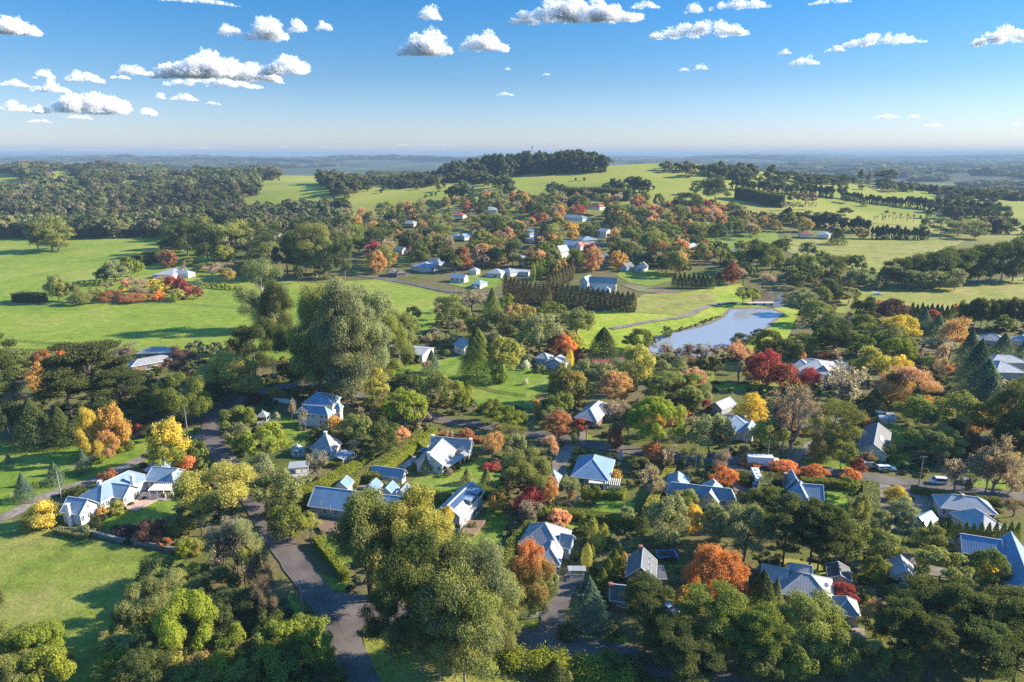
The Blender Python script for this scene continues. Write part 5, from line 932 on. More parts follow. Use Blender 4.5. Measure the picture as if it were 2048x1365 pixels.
'z7': '''spruce 1500 320 45 170 bl;spruce 1545 450 110 250 bl;spruce 1605 490 240 260 bl;spruce 1640 520 340 190 bl;spruce 1720 235 78 150 bl;spruce 1845 260 118 100 bl;thin 1390 270 -10 270 orgo;thin 1330 280 110 240 gy;ball 130 170 88 160 dg;ball 340 290 115 240 dg;ball 270 245 58 150 g;ball 475 215 78 180 g;ball 665 215 15 230 dg;ball 825 235 85 180 g;ball 600 190 45 130 g;ball 1050 230 45 210 ol;ball 1090 150 -25 190 yl;broad 1065 300 112 190 ly;
oak 895 420 165 240 yg;maple 1060 400 222 190 yl;maple2 1130 545 298 320 orgo;thin 1040 540 320 170 br;shrub 1283 310 215 110 ly;bare 725 545 275 280 gy;cone 922 560 425 130 dg;gum 1760 830 395 280 dg;gum 1850 760 345 200 dg;gum 1680 730 475 180 dg;gum 1790 850 560 220 dg;ball 1195 680 485 250 g;ball 1425 700 445 280 ol;broad 1295 860 660 320 ol;maple 1460 760 592 140 go;thin 1525 880 690 150 dr;ball 1380 780 610 150 dg;bare 1430 1060 830 210 pk;bare 1665 1080 745 320 pk;bare 1620 1070 800 180 gy;maple 830 955 855 100 rd;shrub 855 660 598 110 rust;ball 1120 400 300 120 ol;maple 1340 360 150 100 pk;ball 960 200 60 120 dg;ball 210 130 55 90 dg;bare 690 260 190 130 pk;maple 640 250 195 130 orr;maple 470 270 195 70 orr;ball 1830 900 690 200 dg;ball 900 900 830 80 g;thin 880 940 820 110 br;shrub 560 1010 975 60 g;shrub 1090 160 90 110 yg;shrub 1330 850 770 150 g;ball 1050 880 780 140 g;thin 1840 1060 960 180 gr;gum 1900 820 480 200 dg''',
'z3': '''ball 480 830 640 170 dg;ball 560 850 690 150 g;gum 655 720 620 70 gr;maple 335 905 775 98 crr;thin 405 910 810 95 pk;thin 515 925 838 150 pk;ball 455 870 810 45 g;ball 665 880 755 120 dg;ball 750 875 725 140 g;ball 830 850 738 130 g;gum 970 850 728 130 ol;col 672 865 775 44 pk;ball 890 1010 870 130 dg;cone 1212 930 800 92 dg;ball 1135 935 878 120 ol;ball 1020 1020 920 120 ol;ball 1150 860 803 45 dg;oak 400 1028 932 90 ol;ball 455 1015 925 78 ly;oak 740 1080 930 140 gr;ball 850 1030 918 120 ol;ball 840 1140 998 170 g;
ball 1120 1145 978 165 dg;maple 1190 1110 998 90 rust;ball 1265 1120 988 190 dr;spruce 1450 1190 1038 125 bl;maple 1500 1150 1048 85 crr;spruce 1535 1200 1078 110 bl;ball 1320 1215 1088 185 yl;thin 1600 1290 1108 220 go;ball 1910 1180 1078 115 g;ball 920 1260 1098 215 dg;ball 1100 1200 1078 140 g;ball 1130 1240 1130 160 g;cone 955 672 578 100 dg;maple 750 600 508 105 olgo;maple 585 545 493 80 orr;maple 395 605 520 90 olgo;ball 240 435 268 190 dg;gum 120 380 305 60 dg;ball 80 500 365 170 dg;gum 1240 335 232 125 dg;gum 978 405 258 56 dg;ball 770 440 358 120 br;ball 700 430 360 80 ol;ball 1000 430 382 66 dg;cone 1110 450 402 40 g;ball 1245 495 470 28 dg;ball 660 1000 960 60 ol;maple 215 610 550 48 rust;cone 255 575 505 36 dg;cone 445 520 470 36 dg;cone 505 520 475 34 dg;maple 450 550 495 90 olgo;maple 520 570 500 80 go;maple 1095 640 570 70 olgo;thin 300 520 445 90 rust;maple 240 480 430 80 rust;ball 100 640 540 90 br;ball 900 520 480 110 dg;ball 1000 500 455 90 dg;maple 985 550 520 36 orr;gum 1460 600 515 60 dg;gum 1560 610 510 130 gr;gum 1660 620 525 140 gr;gum 1760 640 530 130 gr;ball 1880 540 440 150 dg;ball 960 1010 960 100 dg;ball 700 560 480 120 dg;ball 790 560 475 130 dg;ball 880 570 500 120 dg;ball 1600 380 365 24 dg;shrub 1130 900 860 60 ol''',
'z1': '''gum 1480 750 540 260 dg;gum 1350 770 530 240 ol;gum 1220 780 540 200 dg;gum 1100 740 530 180 dg;gum 1020 700 560 110 ol;gum 1850 860 540 270 ol;gum 1760 850 560 180 dg;gum 1600 800 600 180 dg;gum 1900 870 620 150 ol;ball 1310 790 675 130 ly;ball 1280 770 650 110 g;ball 680 890 760 150 gr;ball 610 895 810 90 dg;ball 770 880 740 120 g;ball 805 860 765 80 ly;maple 985 810 700 100 rust;maple 980 780 720 80 go;ball 1110 800 755 80 olgo;ball 1210 840 775 150 ol;thin 1250 900 790 180 pk;thin 1340 850 770 130 pk;ball 1335 900 805 90 olgo;ball 345 1010 850 130 ol;ball 400 1010 890 120 ol;shrub 480 1020 940 140 ol;thin 620 960 890 110 pk;thin 820 980 860 170 pk;
thin 760 960 870 110 sal;maple 900 940 870 100 yl;maple 960 950 880 110 yl;maple 740 950 900 66 yl;thin 980 920 850 140 pk;maple 1010 950 855 70 cr;maple 1060 950 860 70 cr;maple 1100 980 895 90 cr;maple 1160 990 920 60 rd;maple 930 1000 940 90 orr;maple 1040 1000 930 90 yg;thin 1190 950 880 70 gr;shrub 650 1005 940 140 rust;shrub 790 1005 960 170 rust;shrub 700 1000 960 110 dr;col 1020 1010 950 36 g;col 1075 995 945 18 dg;ball 1440 880 770 110 dg;ball 1750 900 790 60 dg;ball 1870 870 795 80 g;gum 2020 870 620 110 dg;thin 1060 850 795 90 pk;shrub 560 990 925 90 ol''',
}
for z, txt in TL.items():
    s = Zs[z][2]
    for e in txt.replace('\n', '').split(';'):
        e = e.strip()
        if not e: continue
        k, x, yb, yt, w, c = e.split(); x0, y0 = U(z, float(x), float(yb)); _, y1 = U(z, 0, float(yt))
        tree(k, x0, y0, y1, float(w) / s * (1.28 if z == 'z8' and k == 'ball' else .88 if k == 'gum' and y0 > 1200 else .92 if k == 'oak' and z == 'f' else .9 if k == 'gum' and z == 'f' else 1.12), c)
def row(kind, z, a, b, n, hpx, wpx, c, group, label, name=None):
    s = Zs[z][2]
    for i in range(n):
        t = i / (n - 1); x, y = a[0] + (b[0] - a[0]) * t, a[1] + (b[1] - a[1]) * t; h = (hpx if not isinstance(hpx, tuple) else hpx[0] + (hpx[1] - hpx[0]) * t) * rnd.uniform(.92, 1.08)
        x0, y0 = U(z, x + rnd.uniform(-2, 2), y); tree(kind, x0, y0, y0 - h / s, wpx / s * rnd.uniform(.9, 1.15), c, group, label, name)
row('cone', 'z3', (4, 925), (222, 930), 9, 88, 42, 'dg', 'dark conifers in a row along the green', 'dark conical conifer in the straight row along the green')
row('cone', 'z3', (235, 885), (285, 895), 3, 62, 36, 'dg', 'dark conifers ending the hedge by the crimson tree', 'small dark conifer ending the row near the crimson tree')
row('cone', 'z3', (1385, 1110), (1615, 1118), 9, 98, 44, 'dg', 'pointed conifers below the hillside paddock', 'pointed dark conifer in the sawtooth row below the paddock')
row('ball', 'z3', (1660, 1165), (2045, 1170), 10, 175, 88, 'dg', 'tall pines in a row behind the grey solar villa', 'tall dark pine in the row behind the grey solar villa', 'pine_tree')
row('col', 'z2', (1130, 885), (1375, 775), 13, (118, 48), 34, 'ly', 'lime green cypresses in a slanting row', 'lime green cypress in the slanting row above brown conifers', 'cypress')
row('col', 'z2', (975, 990), (1215, 1040), 11, 140, 46, 'bw', 'brown conifers in the village windbreak', 'brown upright conifer in the front windbreak', 'cypress')
row('col', 'z2', (1225, 950), (1355, 880), 8, 110, 38, 'bw', 'brown conifers behind the windbreak', 'brown upright conifer in the rear slanting windbreak', 'cypress')
row('col', 'z2', (1245, 1010), (1710, 1068), 17, 122, 48, 'bk', 'blackish conifers along the lodge garden', 'blackish conifer in the straight row below the vineyard lodge', 'cypress')
row('col', 'z3', (890, 960), (1080, 905), 9, 82, 32, 'bw', 'brown conifers on the pond slope', 'brown slim conifer on the slope right of the ponds', 'cypress')
row('cone', 'z11', (1210, 470), (1870, 480), 15, 140, 62, 'g', 'clipped conifers beside the metal roofed house', 'pointed green conifer in the garden row below the metal roofed house')
row('cone', 'z2', (800, 470), (870, 470), 4, 50, 22, 'dg', 'black cypresses by the cream manor', 'black pointed cypress beside the cream manor')
row('gum', 'z3', (1310, 925), (2045, 885), 12, (170, 260), 190, 'dg', 'eucalypts of the dark wood on the hillside', 'tall dark eucalyptus in the wood above the hillside paddock')
row('gum', 'z3', (1370, 935), (1640, 940), 4, 120, 130, 'gr', 'low eucalypts at the foot of the dark wood', 'lower grey green eucalyptus at the near end of the dark wood')
row('shrub', 'z1', (480, 918), (632, 912), 6, 34, 30, 'ly', 'clipped lime bushes by the farmhouse garden', 'clipped lime green bush in the paddock rows')
row('shrub', 'z1', (1215, 925), (1375, 940), 7, 32, 26, 'ly', 'clipped bushes along the paddock edge', 'clipped green bush along the paddock edge beyond the farmhouse')
row('maple', 'z3', (1290, 500), (1480, 525), 6, 20, 16, 'rust', 'young red trees on the far slope', 'tiny young red tree on the far slope')
row('birch', 'z3', (630, 475), (830, 470), 14, 50, 22, 'gy', 'bare saplings in the far plantation', 'bare sapling in the far plantation')
row('birch', 'z3', (1170, 545), (1400, 560), 12, 52, 18, 'gy', 'bare saplings below the far slope', 'bare sapling below the far slope')
# ------------------------------------------------------------------ village fill: mixed garden trees between the far houses
def inpoly(x, y, P):
    c = False; j = len(P) - 1
    for i in range(len(P)):
        if (P[i][1] > y) != (P[j][1] > y) and x < (P[j][0] - P[i][0]) * (y - P[i][1]) / (P[j][1] - P[i][1]) + P[i][0]: c = not c
        j = i
    return c
VPOLY = [(690, 440), (860, 415), (1000, 405), (1200, 405), (1420, 420), (1600, 455), (1500, 482), (1380, 486), (1420, 520), (1360, 560), (1290, 540), (1220, 540), (1100, 560), (1000, 535), (900, 548), (760, 560), (735, 520), (690, 500)]
seq = ['oak:dg', 'ball:dg', 'broad:g', 'oak:ol', 'maple:rust', 'thin:pk', 'broad:dg', 'maple:orgo', 'thin:br', 'cone:dg', 'ball:ol', 'maple:cr', 'gum:dg', 'oak:gr', 'maple:olgo', 'thin:pk', 'broad:dg', 'maple:sal', 'oak:g', 'thin:br', 'gum:ol', 'maple:olgo', 'ball:dg', 'oak:ol', 'gum:dg', 'thin:gr', 'bare:pk', 'maple:go']
taken = [proj(t[0].location.x, t[0].location.y, t[0].location.z) for t in TREES]; n_f = 0; tries = 0
while n_f < 500 and tries < 30000:
    tries += 1; x, y = rnd.uniform(690, 1600), rnd.uniform(404, 562)
    if not inpoly(x, y, VPOLY): continue
    p = G(x, y)
    if any((p[0] - a) ** 2 + (p[1] - b) ** 2 < (r + 4.5) ** 2 for a, b, r in KEEP) or any((p[0] - a) ** 2 + (p[1] - b) ** 2 < (r + 2.5) ** 2 for a, b, r in ROADS): continue
    if any(abs(x - a) < 7 and abs(y - b) < 2.8 for a, b in taken): continue
    if any(a - w * .95 < x < a + w * .95 and b < y < b + 42 for _, a, b, w, h in LM): continue
    k, c = seq[n_f % len(seq)].split(':'); m = F / p[1]; h = rnd.uniform(11, 22) * (1.35 if k == 'gum' else 1); w = h * rnd.uniform(.75, 1.15) * (.5 if k == 'cone' else 1)
    tree(k, x, y, y - h * m * .96, w * m, c, 'garden trees of the village'); taken.append((x, y)); n_f += 1
EXC = [('', 1528, 921, 44, 12), ('', 1770, 937, 40, 10), ('', 1880, 963, 34, 10), ('', 1510, 958, 20, 20), ('', 1838, 960, 12, 30)]
seq2 = ['thin:pk', 'bare:gy', 'thin:br', 'maple:sal', 'birch:pk', 'thin:rust', 'shrub:ol', 'maple:olgo', 'thin:go', 'shrub:rust', 'bare:pk', 'thin:gr']; n_f = tries = 0
while n_f < 95 and tries < 20000:
    tries += 1; x, y = rnd.uniform(560, 2040), rnd.uniform(600, 1010); p = G(x, y)
    if any((p[0] - a) ** 2 + (p[1] - b) ** 2 < (r + 4.0) ** 2 for a, b, r in KEEP) or any((p[0] - a) ** 2 + (p[1] - b) ** 2 < (r + 2.0) ** 2 for a, b, r in ROADS) or any(inpoly(p[0], p[1], q) for q in SHEETS): continue
    if any(abs(x - a) < 26 and abs(y - b) < 11 for a, b in taken): continue
    m = F / p[1]; h = rnd.uniform(4.5, 9); k, c = seq2[n_f % len(seq2)].split(':'); h *= .45 if k == 'shrub' else 1
    if any(abs(x - a) < w + h * m * .55 and b - hh - 4 < y < b + hh + h * m * 1.0 for _, a, b, w, hh in LM + EXC): continue
    tree(k, x, y, y - h * m * .95, h * rnd.uniform(.7, .95) * m, c); taken.append((x, y)); n_f += 1
def infill(z, poly, kinds, n, hm, sx, sy, group, seed):
    r3 = random.Random(seed); P = [U(z, *q) for q in poly]; xs, ys = [q[0] for q in P], [q[1] for q in P]; k = t = 0
    while k < n and t < 8000:
        t += 1; x, y = r3.uniform(min(xs), max(xs)), r3.uniform(min(ys), max(ys))
        if not inpoly(x, y, P): continue
        p = G(x, y)
        if any((p[0] - a) ** 2 + (p[1] - b) ** 2 < (r + 4) ** 2 for a, b, r in KEEP) or any((p[0] - a) ** 2 + (p[1] - b) ** 2 < (r + 2) ** 2 for a, b, r in ROADS) or any(abs(x - a) < sx and abs(y - b) < sy for a, b in taken): continue
        kd, c = kinds[k % len(kinds)].split(':'); m = F / p[1]; h = r3.uniform(*hm) * (.55 if kd == 'thin' else 1); tree(kd, x, y, y - h * m * .95, h * r3.uniform(.75, 1.05) * m, c, group); taken.append((x, y)); k += 1
infill('z1', [(980, 640), (1400, 610), (1980, 640), (2000, 850), (1700, 860), (1330, 780), (1000, 740)], ['gum:dg', 'broad:dg', 'gum:ol', 'oak:dg', 'gum:dg', 'oak:ol'], 26, (20, 30), 13, 4, 'tall trees of the central clump', 5)
infill('z3', [(240, 770), (620, 690), (700, 740), (900, 790), (1090, 850), (1080, 960), (720, 955), (660, 900), (300, 890)], ['broad:dg', 'thin:pk', 'oak:ol', 'broad:g', 'gum:dg', 'thin:br', 'oak:gr'], 46, (10, 19), 14, 5, 'trees above the upper pond', 6)
infill('z3', [(0, 640), (180, 690), (560, 740), (600, 700), (640, 760), (300, 790), (0, 800)], ['broad:dg', 'oak:ol', 'maple:rust', 'broad:g', 'oak:dg'], 26, (9, 16), 14, 5, 'trees beside the village green', 7)
# ------------------------------------------------------------------ hedges
hedge('D', [(275, 655), (640, 470), (960, 270), (1222, 62)], 2.4, 3.6, 'ol', 'long tall clipped hedge behind the pyramid roofed cottage', 3.4)
hedge('D', [(800, 430), (1000, 300), (1200, 170), (1362, 48)], 2.6, 3.6, 'ly', 'second bright green clipped hedge lining the white cottage driveway', 3.4)
hedge('D', [(630, 490), (790, 492)], 3.0, 3.0, 'g', 'thick square hedge block beside the white garage', 3.0)
hedge('D', [(742, 575), (1100, 625), (1520, 705)], 1.7, 2.4, 'ol', 'long dark hedge between white garage and wide bungalow', 2.4)
hedge('D', [(1520, 705), (1448, 750)], 1.7, 2.2, 'g', 'short hedge corner left of the solar panelled house', 2.2)
hedge('D', [(20, 690), (255, 580)], 5.0, 4.0, 'ly', 'broad lime green hedge block beside the bungalow roof', 4.0)
hedge('D', [(310, 530), (560, 400)], 4.2, 3.4, 'ly', 'thick bright hedge below the pyramid cottage verandah', 3.4)
hedge('D', [(275, 375), (420, 375)], 2.0, 1.8, 'ly', 'low trimmed hedge under the cottage wall', 1.8)
hedge('I', [(1090, 950), (1470, 985), (1520, 905)], 1.7, 1.9, 'ly', 'L shaped bright hedge below the white pergola', 1.8)
hedge('z6', [(615, 1150), (690, 1010), (752, 905)], 2.6, 3.0, 'olgo' if False else 'yg', 'straight golden tinged hedge left of the rambling house', 3.0)
hedge('z10', [(290, 250), (560, 275), (880, 318)], 3.0, 2.6, 'g', 'long dark hedge above the grey hip roofed house', 2.4)
hedge('z10', [(5, 575), (100, 450), (205, 335)], 2.4, 2.8, 'g', 'bushy green hedge running up beside the grey hip roofed house', 2.4, rag=.25)
hedge('z9', [(215, 395), (380, 600)], 1.8, 2.2, 'ly', 'hedge between roadside verge and bungalow lawn', 2.2)
hedge('z7', [(1180, 1035), (1400, 1070), (1700, 1110)], 1.9, 2.0, 'g', 'long clipped hedge between road and pale metal roof', 2.0)
hedge('z7', [(500, 985), (680, 995), (865, 1010)], 2.6, 2.4, 'g', 'wide flat topped hedge beside the red chimney house', 2.4)
hedge('z7', [(915, 1010), (915, 1150), (915, 1290)], 4.2, 2.4, 'gr', 'broad grey green hedge running toward the viewer', 2.4)
hedge('z7', [(825, 1110), (830, 1250)], 3.2, 2.4, 'gr', 'tangled pale hedge bordering the narrow bright lawn', 2.4, rag=.3)
hedge('z10', [(20, 1185), (300, 1205), (560, 1262), (800, 1310)], 4.5, 2.2, 'ly', 'rampant lime green thicket along the bottom road', 2.4, rag=.5)
hedge('z8', [(335, 285), (490, 315)], 2.0, 1.5, 'gr', 'low grey green hedge below the homestead gable', 1.4)
hedge('z1', [(818, 800), (925, 770)], 8, 10, 'dg', 'tall dark hedge behind the paddock farmhouse', None)
hedge('z1', [(120, 1005), (235, 1012)], 8, 6, 'dg', 'square dark hedge standing alone in the paddock', None)
hedge('z3', [(375, 405), (505, 428)], 14, 17, 'dg', 'huge dark square hedge on the far slope', None)
hedge('z3', [(510, 435), (625, 452)], 14, 17, 'dg', 'second huge dark hedge beside the bare plantation', None)
def treeline(z, pts, h, w, label, step, seed):
    P = [G(*U(z, *q)) for q in pts]; it = []; rg = np.random.default_rng(seed)
    for a, b in zip(P[:-1], P[1:]):
        L = np.linalg.norm(b - a); n = max(2, int(L / step))
        for i in range(n):
            q = a + (b - a) * (i + rg.uniform(-.3, .3)) / n; it.append((q[0] + rg.normal(0, w * .1), q[1] + rg.normal(0, w * .15), w * rg.uniform(.8, 1.25), h * rg.uniform(.75, 1.15), 0, int(rg.choice([0, 0, 3]))))
    LINES.append((label, it, seed))
LINES = []
treeline('z3', [(990, 405), (1200, 438), (1345, 450)], 15, 10, 'long dark windbreak across the far hillside', 3, 1)
treeline('z3', [(1360, 455), (1620, 480), (1900, 505)], 21, 11, 'ragged windbreak of pines on the right plain', 3.6, 2)
treeline('z3', [(350, 350), (560, 372), (940, 400)], 20, 11, 'ragged windbreak of pines below the wooded knoll', 3.6, 3)
treeline('z3', [(1160, 640), (1330, 643), (1500, 648)], 16, 8, 'tall straight conifer windbreak behind the meadow', 3, 4)
treeline('z3', [(640, 540), (840, 575), (1000, 590), (1150, 610)], 19, 14, 'dark conifer wood edge beside the red roofed homestead', 4, 5)
hedge('z2', [(1350, 400), (1500, 400), (1680, 412)], 14, 14, 'dg', 'long dark hedge below the green hill', None, rag=.8)
hedge('z2', [(1250, 460), (1420, 470)], 16, 14, 'dg', 'broad dark hedge behind village rooftops', None, rag=.8)
hedge('z5', [(950, 668), (1190, 700)], 2.5, 1.4, 'rust', 'low rusty brown hedge above the white gabled cottage', 1.2)
hedge('J', [(1190, 440), (1215, 280)], 3.6, 3.2, 'gr', 'square grey green hedge right of the motorhome', 3.0)
hedge('J', [(1290, 330), (1420, 360)], 5.0, 3.0, 'dg', 'dark bushy hedge left of the red chimney', 2.6, rag=.3)
hedge('z5', [(1130, 1000), (1290, 1005)], 3.0, 2.0, 'g', 'low shrubby hedge above the gold tree', 1.8, rag=.3)
hedge('J', [(920, 250), (1010, 330)], 3.5, 2.4, 'dg', 'dark shrubs hedge along the motorhome driveway', 2.2, rag=.35)
# ------------------------------------------------------------------ tree labels
ORD = ['first', 'second', 'third', 'fourth', 'fifth', 'sixth', 'seventh', 'eighth', 'ninth', 'tenth', 'eleventh', 'twelfth']
NUMW = ['', '', 'two', 'three', 'four', 'five', 'six', 'seven', 'eight', 'nine', 'ten', 'eleven', 'twelve']
LM += [('the nearer pond', 1420, 660, 110, 40), ('the upper pond', 1545, 600, 35, 15), ('the road junction', 720, 1230, 60, 40), ('the shady left paddock', 60, 930, 90, 50), ('the sloping foreground paddock', 140, 1200, 120, 90),
       ('the main road bend', 440, 870, 40, 40), ('the big left paddock', 200, 640, 180, 40), ('the foreground corner house gate', 1080, 1235, 40, 12), ('the parked white ute', 1770, 937, 20, 8), ('the motorhome', 1510, 958, 14, 20),
       ('the wooded left valley', 250, 420, 200, 40), ('the big paddock lone trees', 105, 470, 40, 30), ('the hillside meadow', 1720, 510, 120, 30), ('the lower right thicket', 1850, 1290, 120, 60), ('the dark pine group', 1640, 1080, 90, 50)]
buckets = {}
for root, kind, c, x, y, big, lab in TREES:
    if lab: continue
    best = min(LM, key=lambda L: max(0, abs(x - L[1]) - L[3]) ** 2 + (1.7 * max(0, abs(y - L[2]) - L[4])) ** 2 + 0.02 * ((x - L[1]) ** 2 + 3 * (y - L[2]) ** 2))
    dx, dy = (x - best[1]) / (best[3] + 8), (y - best[2]) / (best[4] + 8)
    rel = ('right of' if dx > 0 else 'left of') if abs(dx) > abs(dy) * .9 else ('in front of' if dy > 0 else 'behind')
    cn = T2[c][2] if c in T2 else CN[c]
    buckets.setdefault(' '.join([cn, KN[kind][1], rel, best[0]]), []).append((x, y, big, root))
for lab, L in buckets.items():
    if len(lab.split()) > (16 if len(L) == 1 else 10): lab = lab.replace(' autumn tree', ' tree').replace(' tall eucalyptus', ' eucalyptus').replace('salmon topped', 'salmon').replace('the parked ', 'the ').replace('the foreground corner house gate', 'the corner gate')
    if len(L) == 1: L[0][3]['label'] = lab; continue
    sp_x = max(q[0] for q in L) - min(q[0] for q in L); n = len(L)
    if n == 2 and max(q[2] for q in L) > 1.4 * min(q[2] for q in L):
        L.sort(key=lambda q: q[2]); L[0][3]['label'] = 'smaller ' + lab; L[1][3]['label'] = 'larger ' + lab; continue
    L.sort(key=lambda q: q[0])
    for i, q in enumerate(L):
        o = 'leftmost' if i == 0 else ('rightmost' if i == n - 1 else ('middle' if n == 3 else ORD[i] + ' from left'))
        q[3]['label'] = f'{lab}, {o} of {NUMW[min(n, 12)]}'; q[3]['label'] = q[3]['label'].replace('from left of', 'from left among')
        if len(q[3]['label'].split()) > 16: q[3]['label'] = q[3]['label'].replace(' from left among ', ' of ').replace('the ', '', 1)
# ------------------------------------------------------------------ fences and walls
def rail_fence(z, pts, label, mat, h=1.2, step=3.0, rails=3, name='rail_fence', r=0.07, cat='fence'):
    P = smooth([G(*U(z, *p)) for p in pts], 4) if len(pts) > 2 else [G(*U(z, *p)) for p in pts]
    L = [0]
    for a, b in zip(P[:-1], P[1:]): L.append(L[-1] + np.linalg.norm(b - a))
    n = max(2, int(L[-1] / step)); Q = []
    for i in range(n + 1):
        d = L[-1] * i / n; j = min(np.searchsorted(L, d, 'right') - 1, len(P) - 2); t = (d - L[j]) / (L[j + 1] - L[j] + 1e-9); q = P[j] + (P[j + 1] - P[j]) * t; q[2] = float(hgt(q[0], q[1])); Q.append(q)
    off = Q[len(Q) // 2].copy(); root = empty(name, off); tag(root, label, cat); m = MB()
    pm = MB()
    for q in Q: pm.abox(q[0] - r, q[1] - r, q[2] - .2, q[0] + r, q[1] + r, q[2] + h)
    if len(Q) <= 30:
        for q in Q: s = MB(); s.abox(q[0] - r, q[1] - r, q[2] - .2, q[0] + r, q[1] + r, q[2] + h); s.build('post', mat, root, off)
    else: tag(pm.build('post', mat, root, off), None, None, None, 'stuff')
    for k in range(rails):
        m = MB(); hh = h * (k + .72) / rails
        for a, b in zip(Q[:-1], Q[1:]): m.bar(a + (0, 0, hh), b + (0, 0, hh), .05, .13)
        m.build('rail', mat, root, off)
rail_fence('z10', [(95, 955), (140, 965), (278, 945)], 'white post and rail entry fence under the multicoloured autumn tree', TRIM, 1.3, 2.4)
rail_fence('z10', [(382, 985), (440, 1000), (505, 1030)], 'white post and rail entry fence below the blue green spruce', TRIM, 1.3, 2.4)
rail_fence('z10', [(590, 1030), (660, 1040), (790, 1060)], 'low grey timber fence behind the lone power pole', GREYWOOD, 1.1, 3)
rail_fence('z9', [(1270, 1140), (1400, 1165), (1530, 1185), (1900, 1265)], 'weathered rail fence along the bottom thicket', GREYWOOD, 1.2, 4, 2)
rail_fence('z4', [(100, 132), (300, 145), (460, 155), (660, 165)], 'dark post and rail fence across the big left paddock', DARKWOOD, 1.3, 5)
rail_fence('z1', [(0, 1030), (300, 1022), (560, 1018), (900, 1020), (1010, 1020)], 'grey post and rail fence below the coloured farmhouse garden', GREYWOOD, 1.3, 6)
rail_fence('z1', [(1010, 1025), (1250, 1035), (1500, 1060)], 'thin wire fence running across the green paddock', GREYWOOD, 1.2, 8, 2)
rail_fence('z5', [(620, 285), (760, 310), (860, 330)], 'dark rail fence before the open machinery shed', DARKWOOD, 1.3, 3.5)
rail_fence('z5', [(1070, 378), (1200, 410), (1320, 438), (1440, 450)], 'dark rail fence curving below the pyramid cypress lawn', DARKWOOD, 1.3, 3.5)
rail_fence('z4', [(60, 1040), (250, 960), (400, 890), (560, 820)], 'pale rail fence along the shady left driveway', GREYWOOD, 1.2, 3.5, 2)
rail_fence('V', [(450, 1120), (850, 1190), (1300, 1260), (1640, 1310)], 'post and wire fence beside the village lane', GREYWOOD, 1.2, 6, 2)
rail_fence('W', [(310, 760), (450, 765), (600, 770)], 'white picket fence in front of the flat roofed pavilion', TRIM, 1.4, 3)
def wall(z, pts, w, h, mat, name, label, cat):
    P = smooth([G(*U(z, *p)) for p in pts], 4); off = P[0]; m = MB(); c = MB()
    for a, b in zip(P[:-1], P[1:]):
        m.bar(a + (0, 0, h / 2 - .1), b + (0, 0, h / 2 - .1), w, h + .2); c.bar(a + (0, 0, h + .06), b + (0, 0, h + .06), w + .14, .12)
    o = m.build(name, mat, None, off); o.location = off; tag(o, label, cat); q = c.build('coping', STONE, o, off); return o
wall('z8', [(525, 318), (620, 345), (750, 372), (880, 392), (1025, 425)], .5, 1.1, STONE, 'stone_wall', 'low curving dry stone wall below the homestead garden', 'wall')
wall('A', [(460, 1270), (640, 1275), (700, 1270)], .4, .5, GREYWOOD, 'garden_edge', 'short timber garden edging below the homestead gable', 'edging')
wall('z4', [(1600, 480), (1680, 488), (1735, 498)], .3, 1.8, TRIM, 'garden_wall', 'white rendered garden wall left of the villa', 'wall')
p = G(*U('z10', 492, 700)); root = empty('garden_arbour', p); tag(root, 'white timber gate arbour beside the grey porch', 'arbour'); m = MB()
for x in (-1.6, 1.6):
    for y in (-.7, .7): q = MB(); q.abox(x - .1, y - .1, 0, x + .1, y + .1, 2.5); q.build('post', TRIM, root)
    m.bar((x, -1, 2.55), (x, 1, 2.55), .14, .2)
for i in range(7): m.bar((-2.1, -.9 + .3 * i, 2.72), (2.1, -.9 + .3 * i, 2.72), .08, .14)
m.build('slatted_top', TRIM, root); m = MB()
for i in range(9): m.abox(-1.4 + .35 * i - .06, -.05, .1, -1.4 + .35 * i + .06, .05, 1.2)
m.abox(-1.5, -.04, .3, 1.5, .04, .42); m.build('gate', TRIM, root)
# ------------------------------------------------------------------ poles and cables
POLE = {}
def pole(z, x, y, h, label, arms=1, key=None, mat=GREYWOOD, rz=0.0):
    p = G(*U(z, x, y)); root = empty('power_pole', p, rz); tag(root, label, 'pole'); m = MB(); m.tube([(0, 0, -.3), (0, 0, h)], [.19, .13], 8); m.build('shaft', mat, root)
    for k in range(arms):
        m = MB(); m.bar((-1.2, 0, h - .35 - .9 * k), (1.2, 0, h - .35 - .9 * k), .12, .14); ar = m.build('crossarm', mat, root); m = MB()
        for xx in (-1.05, -.4, .4, 1.05): m.tube([(xx, 0, h - .28 - .9 * k), (xx, 0, h - .08 - .9 * k)], [.06, .04], 6)
        m.build('insulator', CAP, ar)
    if key: POLE[key] = (p, h)
pole('z10', 527, 1055, 9.5, 'lone grey timber power pole beside the bottom road', 1, 'a')
pole('z8', 1773, 815, 9.5, 'timber power pole with crossarm beside the main road', 1, 'b', rz=.3)
pole('z4', 1100, 678, 11.0, 'tall power pole with three crossarms at the driveway mouth', 3, 'c', rz=.2)
pole('z4', 1604, 395, 9.5, 'power pole in the shade beyond the road bend', 2, 'd', rz=.3)
pole('z4', 363, 1062, 9.0, 'slim grey pole beside the shady left driveway', 0, 'e')
pole('z7', 1208, 1028, 9.5, 'pale leaning power pole beside the right hand road', 1, 'f')
pole('z7', 1212, 262, 10.0, 'pale power pole rising behind the golden tree', 1, 'g')
pole('z7', 1250, 415, 9.0, 'power pole with crossarm beside the rust tree', 1, 'h')
pole('z7', 690, 200, 9.0, 'thin power pole above the silver roofed pavilion house', 1, 'i')
pole('z7', 265, 905, 8.5, 'slim pole standing in front of the white truck', 0, 'j')
pole('V', 790, 1160, 9.5, 'white power pole beside the village lane', 1, 'k')
pole('z7', 135, 790, 6.0, 'short pole before the blue roofed garden house', 0)
pole('z6', 222, 790, 8.0, 'dark pole at the mouth of the gravel driveway', 1)
